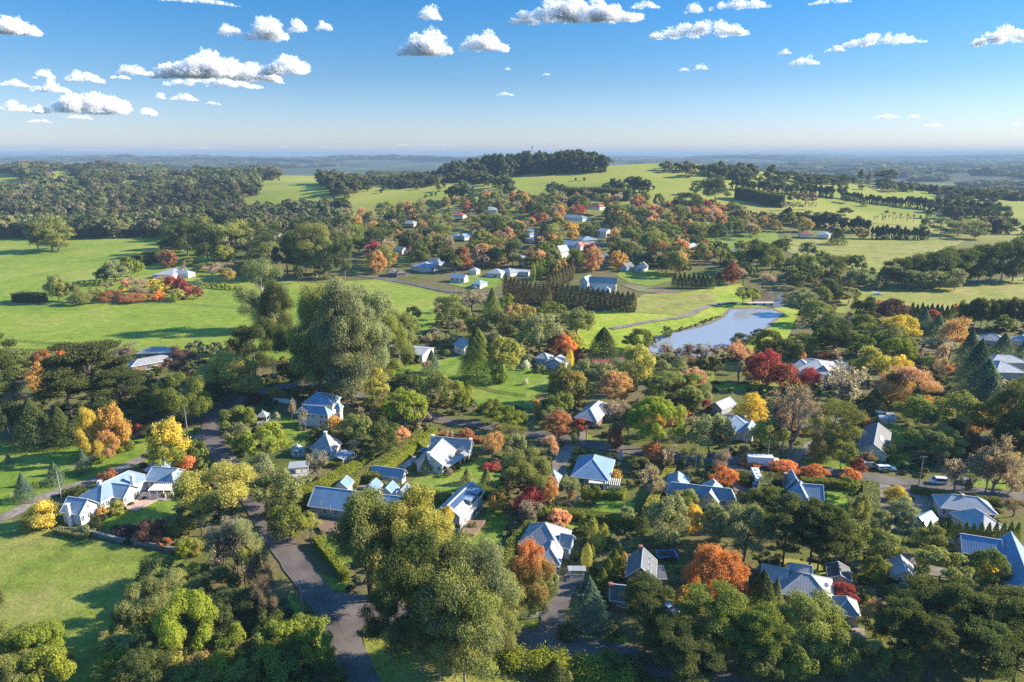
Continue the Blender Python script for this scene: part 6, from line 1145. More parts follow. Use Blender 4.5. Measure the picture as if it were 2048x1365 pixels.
def cable(a, b, off, sag=1.2):
    (p, h), (q, g) = POLE[a], POLE[b]; A, B = p + np.array([off, 0, h]), q + np.array([off, 0, g]); pts = [A + (B - A) * t - np.array([0, 0, 4 * sag * t * (1 - t)]) for t in np.linspace(0, 1, 13)]
    m = MB(); m.tube(pts, [.02] * 13, 4); return m
CN_ = {'be': 'from the roadside pole to the shady driveway', 'cd': 'above the main road bend', 'bc': 'along the main road', 'gh': 'beside the rust tree', 'ce': 'above the left driveway'}
for pr in ('bc', 'cd', 'ce', 'gh'):
    for i, off in enumerate((-.9, 0, .9)):
        o = cable(pr[0], pr[1], off).build('power_cable', WIRE); tag(o, 'thin sagging power cable ' + CN_[pr], 'cable', 'power cables ' + CN_[pr])
def lattice_tower(px, py, h, label, arms=True, top=None):
    p = G(px, py) if h else np.array([px, py, float(hgt(px, py))])
    if top: r = ray(1024, top); h = (CH + r[2] * py / r[1] - p[2]) / 1.06
    root = empty('transmission_tower', p); tag(root, label, 'tower'); m = MB(); b = h * .11; lev = [(0, b), (h * .35, b * .6), (h * .6, b * .3), (h * .8, b * .55), (h, b * .9)] if arms else [(0, b), (h * .5, b * .55), (h, b * .2)]
    for (z0, w0), (z1, w1) in zip(lev[:-1], lev[1:]):
        for sx, sy in ((1, 1), (1, -1), (-1, -1), (-1, 1)):
            m.bar((sx * w0, sy * w0, z0), (sx * w1, sy * w1, z1), .28)
            ex, ey = (sy, -sx); m.bar((sx * w0, sy * w0, z0), (ex * w1, ey * w1, z1), .2); m.bar((sx * w1, sy * w1, z1), (ex * w1, ey * w1, z1), .2)
    m.build('lattice_frame', STEEL, root); m = MB()
    if arms:
        for zz in (.78, .98): m.bar((-h * .28, 0, h * zz), (h * .28, 0, h * zz), .35)
        m.build('crossarm', STEEL, root)
    else:
        m.tube([(0, 0, h * .93), (0, 0, h * 1.06)], [.9, .9], 8); m.build('antenna', STEEL, root)
lattice_tower(457, 452, 27, 'grey steel lattice transmission tower above the left woodland')
lattice_tower((1063 - 1024) / F * 1400, 1400, None, 'slim telecom mast on the wooded hilltop', False, 291)
lattice_tower((1117 - 1024) / F * 1400, 1400, None, 'smaller telecom mast on the hilltop, behind the tree tops', False, 298)
# ------------------------------------------------------------------ vehicles
def vehicle(z, x, y, yaw, L, Wd, prof, glass, paint, name, label, cat, wheel=.36, extra=None):
    p = G(*U(z, x, y)); root = empty(name, p + np.array([0, 0, .22]), yaw); tag(root, label, cat)
    bm = bmesh.new(); v = [[], []]
    for s, yy in ((0, -Wd / 2), (1, Wd / 2)):
        for (a, b) in prof: v[s].append(bm.verts.new(((a - .5) * L, yy * (1 if b < 1.0 else .88), b)))
    n = len(prof); bm.faces.new(v[0]); bm.faces.new(v[1][::-1])
    for i in range(n): bm.faces.new((v[0][i], v[0][(i + 1) % n], v[1][(i + 1) % n], v[1][i]))
    bmesh.ops.recalc_face_normals(bm, faces=bm.faces); bmesh.ops.bevel(bm, geom=bm.edges[:], offset=.07, segments=2, affect='EDGES', clamp_overlap=True)
    me = bpy.data.meshes.new('body'); bm.to_mesh(me); bm.free(); link('body', me, paint, root)
    for pts, side in glass:
        m = MB()
        if side == 's':
            for yy in (-1, 1): m.add([((a - .5) * L, yy * (Wd / 2 * .95 + .02), b) for a, b in pts], [tuple(range(len(pts)))])
        else: m.add([((pts[0][0] - .5) * L, -Wd * .4, pts[0][1]), ((pts[0][0] - .5) * L, Wd * .4, pts[0][1]), ((pts[1][0] - .5) * L, Wd * .4, pts[1][1]), ((pts[1][0] - .5) * L, -Wd * .4, pts[1][1])], [(0, 1, 2, 3)])
        m.build('window' if side == 's' else 'windscreen', GLASS, root)
    for fx in (extra or (.2, .8)):
        for yy in (-1, 1):
            m = MB(); cx = (fx - .5) * L; m.tube([(cx, yy * (Wd / 2 - .24), wheel - .22), (cx, yy * (Wd / 2 + .015), wheel - .22)], [wheel, wheel], 16); wo = m.build('wheel', RUBBER, root)
            m = MB(); m.tube([(cx, yy * (Wd / 2), wheel - .22), (cx, yy * (Wd / 2 + .03), wheel - .22)], [wheel * .6, wheel * .55], 12); m.build('rim', STEEL, wo)
    for yy in (-1, 1):
        m = MB(); m.abox(L / 2 - .12, yy * Wd * .36 - .2, .55, L / 2 + .02, yy * Wd * .36 + .2, .72); m.build('headlight', CAP, root)
    return root
CARP = [(0, .15), (0, .8), (.03, .95), (.12, 1.02), (.22, 1.42), (.58, 1.42), (.74, .98), (.96, .86), (1, .7), (1, .15)]
CARG = [([(.16, 1.02), (.235, 1.36), (.57, 1.36), (.70, 1.0)], 's'), ([(.725, 1.02), (.60, 1.40)], 'w'), ([(.135, 1.05), (.213, 1.40)], 'w')]
UTE = [(0, .25), (0, 1.5), (.38, 1.55), (.40, 1.62), (.66, 1.62), (.76, 1.05), (.98, .95), (1, .75), (1, .25)]
UTEG = [([(.42, 1.08), (.43, 1.52), (.65, 1.52), (.73, 1.08)], 's'), ([(.05, 1.0), (.05, 1.4), (.36, 1.42), (.36, 1.0)], 's'), ([(.765, 1.1), (.675, 1.58)], 'w')]
vehicle('z7', 1005, 935, -.05, 5.3, 1.85, UTE, UTEG, CARWHITE, 'utility_vehicle', 'white utility vehicle with canopy parked on the roadside verge', 'ute', .4)
vehicle('z7', 900, 920, .1, 5.0, 1.9, [(0, .2), (0, 1.9), (.1, 2.0), (.72, 2.0), (.86, 1.2), (1, 1.0), (1, .2)], [([(.62, 1.25), (.62, 1.8), (.75, 1.8), (.83, 1.25)], 's'), ([(.865, 1.25), (.74, 1.92)], 'w')], CARSILVER, 'van', 'pale van half hidden behind the small crimson tree', 'van')
vehicle('z7', 1328, 1018, math.pi - .15, 4.6, 1.95, [(0, .25), (0, 1.9), (.06, 2.0), (.74, 2.0), (.88, 1.15), (1, .95), (1, .25)], [([(.1, 1.2), (.1, 1.8), (.72, 1.8), (.84, 1.2)], 's'), ([(.89, 1.18), (.76, 1.94)], 'w'), ([(-.002, 1.2), (-.002, 1.8)], 'w')], CARWHITE, 'van', 'white van with roof load parked by the clipped hedge', 'van')
vehicle('z7', 1495, 1015, 1.2, 4.4, 1.8, CARP, CARG, CARSILVER, 'car', 'silver car parked behind the leafless pinkish tree', 'car')
vehicle('z10', 1085, 912, -.9, 4.5, 1.8, CARP, CARG, CARSILVER, 'car', 'silver car on the pale driveway behind the big pine', 'car')
vehicle('z5', 845, 375 + 440 - 40, .9, 4.5, 1.8, CARP, CARG, CARBLUE, 'car', 'blue car on the white cottage forecourt', 'car')
vehicle('z5', 690, 238, 2.4, 4.6, 1.85, UTE, UTEG, CARWHITE, 'utility_vehicle', 'white utility vehicle parked inside the open machinery shed', 'ute')
vehicle('z3', 1190, 968, .1, 5, 2, UTE, UTEG, CARWHITE, 'utility_vehicle', 'tiny white vehicle standing on the hillside paddock', 'ute')
r = vehicle('z7', 192, 1050, -1.75, 5.0, 1.9, UTE, UTEG, CARBLUE, 'utility_vehicle', 'blue utility vehicle towing the big caravan', 'ute')
r = vehicle('z7', 200, 1010, -1.7, 8.0, 2.5, [(0, .3), (0, 2.8), (.03, 2.95), (.95, 2.95), (1, 2.4), (1, .3)], [([(.2, 1.5), (.2, 2.2), (.4, 2.2), (.4, 1.5)], 's'), ([(1.004, 1.5), (1.002, 2.2)], 'w')], CARWHITE, 'caravan', 'big white caravan with roof vents hitched behind the blue ute', 'caravan', extra=(.42, .56))
for xx in (-2, .3, 2.2):
    m = MB(); m.abox(xx - .45, -.4, 2.94, xx + .45, .4, 3.1); m.build('roof_vent', CAP, r)
r = vehicle('z7', 245, 912, -.12, 10.5, 2.5, [(0, .55), (0, .8), (.76, .8), (.765, 2.4), (.80, 2.6), (.93, 2.55), (.97, 1.7), (1, 1.5), (1, .3), (.76, .3), (.75, .5)], [([(.80, 1.6), (.80, 2.35), (.90, 2.35), (.94, 1.6)], 's'), ([(.972, 1.7), (.937, 2.5)], 'w')], CARWHITE, 'truck', 'long white box truck parked behind the orange cherry trees', 'truck', .5, (.12, .24, .88))
m = MB(); m.abox(-5.2, -1.25, .86, 2.6, 1.25, 3.5); m.build('cargo_box', plain('box_white', (.66, .68, .70), .5), r)
p = G(*U('z10', 1070, 560)); root = empty('trampoline', p, .1); tag(root, 'blue edged rectangular trampoline beside the tall brick house', 'trampoline')
m = MB()
for a, b in (((-2.3, -1.4), (2.3, -1.4)), ((-2.3, 1.4), (2.3, 1.4)), ((-2.3, -1.4), (-2.3, 1.4)), ((2.3, -1.4), (2.3, 1.4))): m.bar((*a, .9), (*b, .9), .55, .12)
m.build('pad', BLUEPAD, root); m = MB(); m.abox(-2.05, -1.15, .86, 2.05, 1.15, .88); m.build('mat', NET_AND_SHADE, root)
for x in (-2.1, 2.1):
    for y in (-1.3, 1.3): m = MB(); m.tube([(x, y, 0), (x, y, .85)], [.05, .05], 6); m.build('leg', STEEL, root)
def bench(z, x, y, rz, label):
    p = G(*U(z, x, y)); root = empty('garden_bench', p, rz); tag(root, label, 'bench')
    m = MB()
    for i in range(4): m.abox(-.9, -.25 + .14 * i, .42, .9, -.14 + .14 * i, .47)
    m.build('seat', TRIM, root); m = MB()
    for i in range(3): m.abox(-.9, .3, .6 + .15 * i, .9, .34, .7 + .15 * i)
    m.build('backrest', TRIM, root)
    for xx in (-.8, .8): m = MB(); m.abox(xx - .05, -.25, 0, xx + .05, -.17, .42); m.abox(xx - .05, .26, 0, xx + .05, .34, .98); m.build('leg', TRIM, root)
bench('z10', 715, 345, 0.1, 'white garden bench against the dark hedge')
p = G(*U('I', 700, 1110)); root = empty('playhouse_slide', p, .6); tag(root, 'pale wooden garden slide beside the slender birch', 'slide'); m = MB(); m.add([(-1.5, -.4, .2), (1.3, -.4, 1.7), (1.3, .4, 1.7), (-1.5, .4, .2)], [(0, 1, 2, 3)]); m.bar((-1.5, -.42, .3), (1.3, -.42, 1.8), .06, .2); m.bar((-1.5, .42, .3), (1.3, .42, 1.8), .06, .2); m.build('chute', WL['pink'], root)
for y in (-.35, .35): m = MB(); m.abox(1.25, y - .05, 0, 1.35, y + .05, 1.7); m.build('leg', WOOD, root)
r_ = wB; p = PZ(*U('z11', 1495, 545), 0); root = empty('netball_hoop', p); tag(root, 'grey basketball hoop post on the shaded court', 'hoop'); m = MB(); m.tube([(0, 0, 0), (0, 0, 3.2), (-.3, 0, 3.5), (-1.6, 0, 3.7)], [.09, .09, .08, .07], 8); m.build('pole', STEEL, root); m = MB(); m.abox(-1.72, -.9, 3.1, -1.66, .9, 4.2); m.build('backboard', CAP, root); m = MB()
for i in range(12): a, b = 2 * math.pi * i / 12, 2 * math.pi * (i + 1) / 12; m.bar((-2 + .25 * math.cos(a), .25 * math.sin(a), 3.2), (-2 + .25 * math.cos(b), .25 * math.sin(b), 3.2), .04)
m.build('ring', REDPAINT, root)
# ------------------------------------------------------------------ far woods: each one mass
def blob_protos(n, ls, k, seed):
    out = []
    for v in range(k):
        rg = np.random.default_rng(seed + v); P, Nn = [], []; nl = 11; c = sph(nl, rg) * np.array([.34, .34, .26]) * rg.uniform(.5, 1, (nl, 1)); c[:, 2] = np.abs(c[:, 2]) * 1.1 + .48 + rg.normal(0, .05, nl)
        for q in c:
            m = n // nl; d = sph(m, rg); d[:, 2] = np.where(d[:, 2] < -.3, -d[:, 2], d[:, 2]); P.append(q + d * np.array([.19, .19, .16]) * rg.uniform(.7, 1.1, (m, 1))); Nn.append(d + np.array([0, 0, .2]))
        m = n // 6; zz = rg.random(m) * .5; a = rg.uniform(0, 6.28, m); P.append(np.stack([.22 * np.cos(a), .22 * np.sin(a), zz], 1)); Nn.append(np.stack([np.cos(a), np.sin(a), 0 * a], 1))
        P = np.vstack(P); out.append(leaves(P, np.vstack(Nn), ls, rg, 1, .4)[0])
    return out
BP = {0: blob_protos(240, .12, 5, 900), 1: blob_protos(120, .165, 5, 910), 2: blob_protos(40, .28, 5, 920)}
FC = np.array([(.052, .066, .028), (.072, .082, .034), (.092, .096, .042), (.060, .068, .038), (.108, .105, .050), (.095, .082, .052), (.056, .072, .038)])
def wood(name, label, items, seed, cat='woodland'):
    rg = np.random.default_rng(seed); Vs, Cs, Ls = [], [], []
    for (x, y, w, h, lod, ci) in items:
        b = BP[lod][rg.integers(5)]; a = rg.uniform(0, 6.28); ca, sa = math.cos(a), math.sin(a); v = np.empty_like(b); v[:, 0] = (b[:, 0] * ca - b[:, 1] * sa) * w; v[:, 1] = (b[:, 0] * sa + b[:, 1] * ca) * w; v[:, 2] = b[:, 2] * h
        v += np.array([x, y, float(hgt(x, y)) - .5]); Vs.append(v); c = FC[ci % len(FC)] * rg.uniform(.75, 1.3) * (1 + .3 * math.sin(x / 90 + 1) * math.sin(y / 75 + x / 160)); Cs.append(np.tile(np.append(c, 1), (len(v), 1))); Ls.append(np.repeat(np.clip(.5 + rg.normal(0, .16, len(v) // 4), 0, 1), 4))
    V = np.vstack(Vs); Q = np.arange(len(V)).reshape(-1, 4); me = np_mesh(name, V, Q, {'leafv': np.concatenate(Ls)}, {'tone': np.vstack(Cs)}); me.materials.append(FARLEAF)
    return tag(link(name, me), label, cat, None, 'stuff')
def scatter_wood(d0, d1, th0, th1, poly, holes, sp0, spk, hw, seed, keep=1.0, clump=None):
    rg = np.random.default_rng(seed); out = []; d = d0
    while d < d1:
        sp = max(sp0, spk * d); nth = int((th1 - th0) * d / sp)
        for i in range(nth):
            th = th0 + (i + rg.uniform(0, 1)) / nth * (th1 - th0); dd = d + rg.uniform(-.5, .5) * sp * 1.3; x, y = dd * math.sin(th), dd * math.cos(th); z = float(hgt(x, y)); px, py = proj(x, y, z)
            if not inpoly(px, py, poly) or any(inpoly(px, py, q) for q in holes): continue
            if clump and clump(x, y, rg) is False: continue
            if keep < 1 and rg.random() > keep: continue
            w = sp * rg.uniform(1.1, 2.2); cl_ = math.sin(x / 47 + math.sin(y / 63)) * math.cos(y / 71 + x / 130); h = min(max(hw * rg.uniform(.7, 1.2), w * .55), 34) * (1 + .3 * cl_); w *= 1 + .22 * cl_; out.append((x, y, w, h, 0 if d < 1300 else (1 if d < 2300 else 2), int(rg.integers(7))))
        d += sp * .85
    return out
Z1 = lambda P: [U('z1', *p) for p in P]; Z2 = lambda P: [U('z2', *p) for p in P]; Z3 = lambda P: [U('z3', *p) for p in P]
holesL = [Z1([(-900, 258), (60, 258), (150, 300), (150, 370), (-900, 380)]), Z1([(250, 243), (450, 243), (475, 330), (320, 345)]), Z1([(1500, 292), (1850, 305), (1940, 360), (1900, 420), (1530, 415)]), Z1([(1400, 395), (1700, 378), (1890, 355), (1950, 400), (1880, 490), (1430, 495)]), Z1([(1580, 232), (2050, 222), (2090, 310), (1630, 315)]), Z1([(420, 332), (510, 328), (560, 395), (410, 395)]), Z1([(1120, 338), (1290, 328), (1340, 405), (1120, 410)]), Z1([(1920, 410), (2070, 405), (2080, 490), (1920, 490)]), Z1([(700, 300), (860, 296), (900, 350), (690, 355)]), Z1([(940, 268), (1120, 262), (1150, 310), (930, 315)]), Z2([(0, 430), (230, 335), (600, 305), (560, 360), (420, 400), (200, 440)])]
wl = scatter_wood(690, 2500, -.72, -.14, [(-500, 328), (505, 328), (620, 334), (690, 352), (740, 378), (690, 398), (700, 425), (690, 452), (600, 470), (480, 482), (330, 478), (-500, 480)], holesL, 14.5, .0108, 23, 31)
for lab_, it_, sd_ in LINES: wood('windbreak', lab_, it_, 60 + sd_)
wood('left_woodland', 'broad olive green eucalyptus forest filling the valley beyond the left paddocks', wl, 41)
hill = []
rg_ = np.random.default_rng(77)
for i in range(130):
    x, y = rg_.uniform(-125, 160), 1205 + rg_.uniform(0, 150)
    if abs(x + 35) < 16 and y < 1240: continue
    e = 1 - abs((x - 17) / 145) ** 3; hill.append((x, y, rg_.uniform(20, 36), rg_.uniform(30, 44) * (.72 + .28 * e), 0, int(rg_.choice([0, 1, 3, 6]))))
wood('hilltop_wood', 'dark rounded wood crowning the central green hill', hill, 42)
def strips(seed):
    f = lambda x, y, rg: (math.sin(x / 95 + seed) + math.sin(y / 170 + x / 420 + seed * 2) + .8 * math.sin(y / 61 + seed)) > .95
    return f
knoll = []
for (px, py, n, sx, h0, h1) in ((1475, 362, 60, 60, 16, 25), (1360, 350, 16, 40, 12, 16), (1640, 372, 60, 90, 10, 17), (1760, 368, 16, 24, 22, 32), (1860, 385, 50, 80, 10, 18), (1960, 405, 40, 70, 10, 20), (1930, 440, 30, 50, 14, 24), (2010, 470, 30, 50, 12, 22), (1590, 360, 14, 40, 10, 15)):
    for _ in range(n):
        q = G(px + rg_.normal(0, sx * .5), py + rg_.uniform(-6, 4)); knoll.append((q[0], q[1] + rg_.uniform(0, 50), rg_.uniform(12, 22), rg_.uniform(h0, h1), 0 if q[1] < 1500 else 1, int(rg_.choice([0, 3, 5]))))
wood('knoll_wood', 'dark wooded knoll to the right behind the grassy hill', knoll, 43)
mid = scatter_wood(900, 2300, -.2, .45, Z2([(0, 200), (560, 200), (560, 250), (880, 262), (880, 390), (600, 330), (520, 330), (400, 350), (200, 330), (60, 400), (0, 420)]), [Z2([(30, 420), (220, 330), (420, 350), (560, 330), (700, 300), (900, 330), (900, 440), (100, 440)]), Z2([(230, 235), (480, 240), (560, 255), (300, 262)]), Z2([(0, 235), (130, 240), (130, 262), (0, 262)])], 11, .009, 15, 33, .8)
for (px, py, s) in [(610, 338, 12), (580, 362, 16), (535, 385, 9), (560, 385, 9), (500, 400, 9), (240, 370, 11), (160, 360, 8), (450, 350, 13), (255, 355, 12), (300, 350, 12), (340, 345, 12), (380, 345, 12), (480, 340, 11), (800, 370, 7), (862, 378, 10), (905, 340, 26), (950, 370, 42), (985, 370, 36), (930, 350, 34), (1000, 390, 28), (1050, 400, 18), (1250, 385, 32), (1290, 395, 30), (1230, 395, 26), (1330, 390, 24), (1075, 400, 16), (700, 415, 46), (660, 425, 40), (740, 430, 40), (1590, 380, 36), (1640, 385, 36), (1700, 370, 40), (1740, 375, 40), (1780, 385, 38), (1560, 390, 30), (1835, 350, 10), (1380, 300, 9), (1430, 298, 9), (600, 245, 14)]:
    p = G(*U('z2', px, py)); mid.append((p[0], p[1], max(5, s * .75), max(5, s * .72), 0, int(rg_.choice([0, 1, 3]))))
for (px, py, s) in [(-1500, 8, 1)]: pass
wood('hill_foot_woodland', 'scattered dark trees over the pastures at the foot of the hill', mid, 44)
pl = scatter_wood(1500, 5200, .12, .70, Z3([(430, 190), (2600, 190), (2600, 440), (1900, 440), (1600, 400), (1300, 360), (700, 300), (430, 262)]), [], 16, .0075, 13, 34, 1, strips(1.0))
pl += scatter_wood(1500, 2300, .36, .70, Z3([(1000, 250), (2600, 250), (2600, 560), (2000, 560), (1900, 420), (1350, 360), (1000, 330)]), [Z3([(1000, 300), (1580, 380), (1560, 410), (1000, 370)]), Z3([(1950, 420), (2200, 420), (2200, 450), (1950, 450)]), Z3([(1600, 340), (1800, 345), (1800, 365), (1640, 365)])], 12, .0075, 14, 36, .75)
wood('plain_woodland', 'bluish bands of trees across the wide plain on the right', pl, 45)
fr = scatter_wood(5200, 20000, -.70, .70, [(-800, 305), (2900, 305), (2900, 345), (-800, 345)], [], 40, .011, 16, 35, 1, lambda x, y, rg: (math.sin(x / 310 + 2) + math.sin(y / 520 + x / 900) + math.sin(y / 230 + 1)) > .2)
wood('distant_woodland', 'hazy blue bands of forest stretching to the horizon', fr, 46)
rgu = np.random.default_rng(99); ug = []; UC = []
while len(ug) < 5200:
    y = 100 + 330 * rgu.random() ** .8; x = rgu.uniform(-.80, .80) * y
    if any((x - a) ** 2 + (y - b) ** 2 < (r + 1.0) ** 2 for a, b, r in ROADS) or any(inpoly(x, y, q) for q in SHEETS) or any((x - a) ** 2 + (y - b) ** 2 < (r * .95) ** 2 for a, b, r in KEEP): continue
    if math.sin(x / 9 + math.sin(y / 13)) + math.sin(y / 7.5 + x / 31) < -.35: continue
    s = rgu.uniform(1.0, 3.4); ug.append((x, y, s, s * rgu.uniform(.5, 1.0), 1 if y < 220 else 2, int(rgu.choice([0, 1, 2, 4, 5, 6, 1, 2]))))
rd_ = []
for (a_, b_) in (((1345, 716), (1478, 693)), ((1478, 693), (1530, 668)), ((1294, 694), (1310, 677)), ((1350, 665), (1440, 634))):
    A_, B_ = G(*a_), G(*b_)
    for _ in range(90): q_ = A_ + (B_ - A_) * rgu.random() + rgu.normal(0, 1.2, 3); rd_.append((q_[0], q_[1], rgu.uniform(.8, 1.8), rgu.uniform(.8, 1.8), 2, 5))
wood('reeds', 'brownish reeds fringing the nearer pond', rd_, 48)
wood('undergrowth', 'mixed low garden undergrowth between houses and trees', ug, 47)
rgo = np.random.default_rng(123); og = []
for _ in range(2600):
    y = rgo.uniform(-120, 620); s_ = 1 if rgo.random() < .7 else -1; x = s_ * (abs(y) * .79 + 12 + rgo.uniform(0, 260)) if y > 60 else rgo.uniform(-330, 330)
    if 0 < y < 100 and abs(x) < 100: continue
    if s_ < 0 and y > 330 or math.sin(x / 31) + math.sin(y / 37 + x / 60) < .1 or math.hypot(x, y) < 30: continue
    if any((x - a) ** 2 + (y - b) ** 2 < (r + 7) ** 2 for a, b, r in ROADS) or any(inpoly(x, y, q) for q in SHEETS) or any((x - a) ** 2 + (y - b) ** 2 < (r + 8) ** 2 for a, b, r in KEEP): continue
    q_ = proj(x, y, 0) if y > 20 else (-9999, 0)
    if -90 < q_[0] < 2140 and y > 80: continue
    w_ = rgo.uniform(6, 14); og.append((x, y, w_, w_ * rgo.uniform(.8, 1.3), 0, int(rgo.integers(7))))
wood('surrounding_woodland', 'mixed trees continuing round the edges of the village', og[:700], 49)
# ------------------------------------------------------------------ clouds
CM = bpy.data.materials.new('cloud'); CM.use_nodes = True; tt = CM.node_tree; tt.nodes.clear()
d_ = N(tt, 'ShaderNodeBsdfDiffuse'); d_.inputs[0].default_value = (.98, .98, .98, 1); t2_ = N(tt, 'ShaderNodeBsdfTranslucent'); t2_.inputs[0].default_value = (.98, .98, .98, 1)
mx_ = N(tt, 'ShaderNodeMixShader'); mx_.inputs[0].default_value = .5; tt.links.new(d_.outputs[0], mx_.inputs[1]); tt.links.new(t2_.outputs[0], mx_.inputs[2]); ot_ = N(tt, 'ShaderNodeOutputMaterial'); tp_ = N(tt, 'ShaderNodeBsdfTransparent'); m3_ = N(tt, 'ShaderNodeMixShader'); m3_.inputs[0].default_value = .84; tt.links.new(mx_.outputs[0], m3_.inputs[1]); tt.links.new(tp_.outputs[0], m3_.inputs[2]); tt.links.new(m3_.outputs[0], ot_.inputs[0])
CLOUDS = [('f', 30, 42, 84, 52, 'white cumulus cut by the top left corner'), ('f', 395, 0, 160, 14, 'flat white cloud touching the top edge'), ('f', 430, 128, 250, 60, 'big white cumulus bank above the left woodland'), ('f', 575, 128, 120, 44, 'white cloud lobe at the right end of the big bank'), ('f', 425, 162, 190, 24, 'low white layer beneath the big cumulus bank'),
 ('f', 265, 138, 62, 24, 'small cloud puff left of the big cumulus bank'), ('f', 190, 205, 215, 46, 'ragged lower left cumulus group'), ('f', 30, 210, 56, 24, 'small cloud at the left edge below the others'), ('f', 28, 166, 60, 15, 'flat wisp at the left edge'), ('f', 100, 172, 72, 26, 'small cloud above the ragged lower left group'), ('f', 88, 148, 42, 22, 'round puff over the small left cloud'), ('f', 168, 150, 72, 28, 'compact round white cloud between two groups'),
 ('f', 158, 233, 52, 11, 'thin wisp under the ragged left group'), ('f', 80, 241, 42, 9, 'thin low wisp near the left edge'), ('f', 368, 192, 54, 19, 'small cumulus below the big bank'), ('f', 240, 153, 42, 11, 'tiny wisp beside the compact round cloud'), ('f', 460, 55, 54, 30, 'torn cloud scrap high above the big bank'), ('f', 535, 58, 90, 46, 'wispy torn cloud with a bright left edge'), ('f', 595, 50, 40, 30, 'torn fragment right of the wispy cloud'), ('f', 648, 50, 38, 20, 'small scrap right of the wispy torn cloud'),
 ('f', 858, 22, 52, 32, 'small bright cloud above the long central cloud'), ('f', 850, 84, 130, 54, 'left half of the long central white cumulus'), ('f', 965, 80, 105, 42, 'right half of the long central white cumulus'), ('f', 1150, 16, 275, 54, 'large white cumulus cut by the top edge'), ('f', 1290, 8, 62, 18, 'small cloud right of the large top cumulus'), ('f', 1400, 54, 200, 38, 'long white cumulus high on the right'), ('f', 1388, 14, 42, 24, 'small puff above the long right cumulus'), ('f', 1480, 4, 120, 26, 'cloud strip along the top right edge'), ('f', 1660, 1, 84, 12, 'thin strip at the top edge far right'),
 ('f', 1760, 77, 168, 26, 'ragged flat cloud at upper right'), ('f', 1670, 97, 42, 12, 'small wisp left of the ragged flat cloud'), ('f', 2014, 66, 120, 40, 'white cumulus cut by the right edge'), ('f', 1570, 103, 28, 11, 'tiny puff under the long right cumulus'), ('f', 1608, 120, 62, 20, 'small torn cloud over the right hills'), ('f', 1402, 133, 32, 13, 'tiny bright puff in the middle right sky'), ('f', 1369, 138, 25, 9, 'tiny wisp beside the bright middle puff'), ('f', 1775, 232, 54, 11, 'low wisp near the right horizon'), ('f', 1828, 231, 26, 11, 'short low wisp right of another low wisp'), ('f', 1866, 249, 36, 11, 'lowest right hand wisp'), ('f', 1010, 187, 38, 9, 'faint wisp above the hilltop wood'), ('f', 425, 206, 32, 8, 'faint wisp below the big bank'), ('f', 320, 190, 22, 15, 'tiny puff between the left cloud groups'), ('f', 1093, 148, 16, 6, 'very faint dot of cloud above the hill'), ('f', 1015, 137, 14, 6, 'very faint scrap of cloud in the middle sky'), ('f', 2034, 247, 20, 7, 'tiny wisp at the right edge'), ('f', 560, 164, 20, 7, 'tiny scrap at the tail of the big bank'),
 ('f', 850, 290, 140, 4, 'thin pale streak low over the central hill'), ('f', 430, 296, 160, 4, 'thin pale streak low over the left woodland'), ('f', 120, 300, 260, 6, 'long pale streak on the left horizon'), ('f', 650, 294, 170, 4, 'thin streak left of the central hill'), ('f', 1720, 304, 560, 6, 'long pale streak on the right horizon'), ('f', 1320, 304, 260, 4, 'thin streak right of the central hill')]
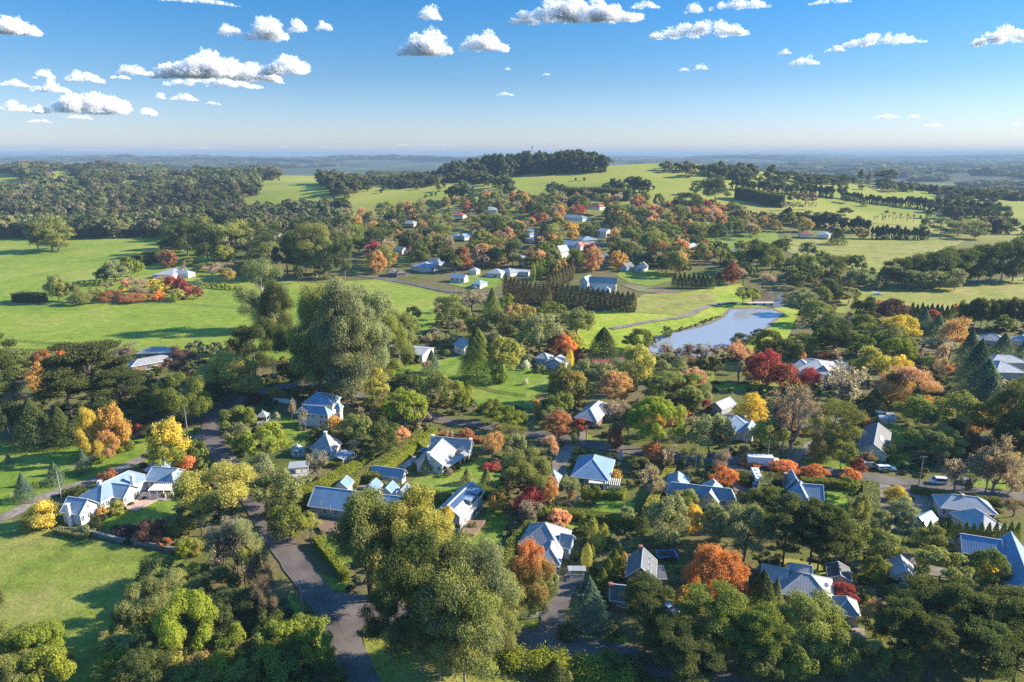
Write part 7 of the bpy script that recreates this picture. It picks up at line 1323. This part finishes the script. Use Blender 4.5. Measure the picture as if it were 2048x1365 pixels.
for ci, (z, x, y, w, h, lab) in enumerate(CLOUDS):
    rg = np.random.default_rng(3000 + ci); r = ray(x, y); el = r[2] / math.hypot(r[0], r[1]); D = 1250 / max(el, .0125) if y < 280 else 70000.0
    D = min(D, 70000); t = D / math.hypot(r[0], r[1]); c = np.array([0, 0, CH]) + r * t; m = t / F; ww, hh = w * m, h * m; lat = np.array([r[1], -r[0], 0]) / math.hypot(r[0], r[1]); fwd = np.array([r[0], r[1], 0]) / math.hypot(r[0], r[1])
    npf = int(np.clip(w / h * 12, 10, 70)) if y < 280 else 14; P, Nn, sz = [], [], []
    for i in range(npf):
        u = rg.uniform(-1, 1); env = (1 - abs(u) ** 2.2); rr = (hh * .25 * rg.uniform(.5, 1.2) * (.45 + .55 * env)) if y < 280 else hh * .4; cx = u * (ww / 2 - rr); cz = -hh / 2 + rr * .75 + rg.random() ** 1.3 * max(0, hh * env * rg.uniform(.55, 1.05) - 1.6 * rr); cy = rg.uniform(-1, 1) * hh * .4
        k = int(np.clip(70 + 1.4 * w * h / npf, 60, 1300)); d = sph(k, rg); q = d * (rr * (1 + .28 * np.sin(d[:, 0] * 6 + i) * np.sin(d[:, 2] * 7 + 2 * i) + rg.normal(0, .16, k))[:, None]); q[:, 0] *= 1.25
        q[:, 2] = np.where(q[:, 2] < -rr * .55, -rr * .55 + rg.normal(0, rr * .08, k), q[:, 2]); P.append(np.array([cx, cy, cz]) + q); Nn.append(np.tile(np.array([sd.dot(Vector(lat)), sd.dot(Vector(fwd)) - .5, sd.z + .25]), (k, 1))); sz.append(np.full(k, rr))
    P, Nn, sz = np.vstack(P), np.vstack(Nn), np.concatenate(sz)
    if y >= 280: P[:, 0] = P[:, 0] + rg.normal(0, ww * .04, len(P))
    W3 = lambda q: q[:, :1] * lat + q[:, 1:2] * fwd + q[:, 2:] * np.array([0, 0, 1.0])
    V, Q = leaves(W3(P), W3(Nn), 1.0, rg, 1, .45); ctr = np.repeat(W3(P), 4, 0); V = ctr + (V - ctr) * np.repeat(sz * .42, 4)[:, None]
    me = np_mesh('cloud', V, Q); me.materials.append(CM); o = link('cloud', me); o.location = c; tag(o, lab, 'cloud', 'clouds'); del o['group']
# ------------------------------------------------------------------ haze: a closed box of air round the land
hm = bpy.data.materials.new('haze_air'); hm.use_nodes = True; ht = hm.node_tree; ht.nodes.clear(); pv = N(ht, 'ShaderNodeVolumePrincipled'); pv.inputs['Color'].default_value = (.30, .43, .58, 1); pv.inputs['Density'].default_value = 1.1e-4; pv.inputs['Anisotropy'].default_value = 0.0
oo = N(ht, 'ShaderNodeOutputMaterial'); ht.links.new(pv.outputs[0], oo.inputs['Volume'])
zt = max(CH + 60, float(gz.max()) + 40); m = MB(); m.abox(-44000, -44000, -60, 44000, 44000, zt + 5); hz = m.build('haze', hm); tag(hz, None, None, None, 'stuff')
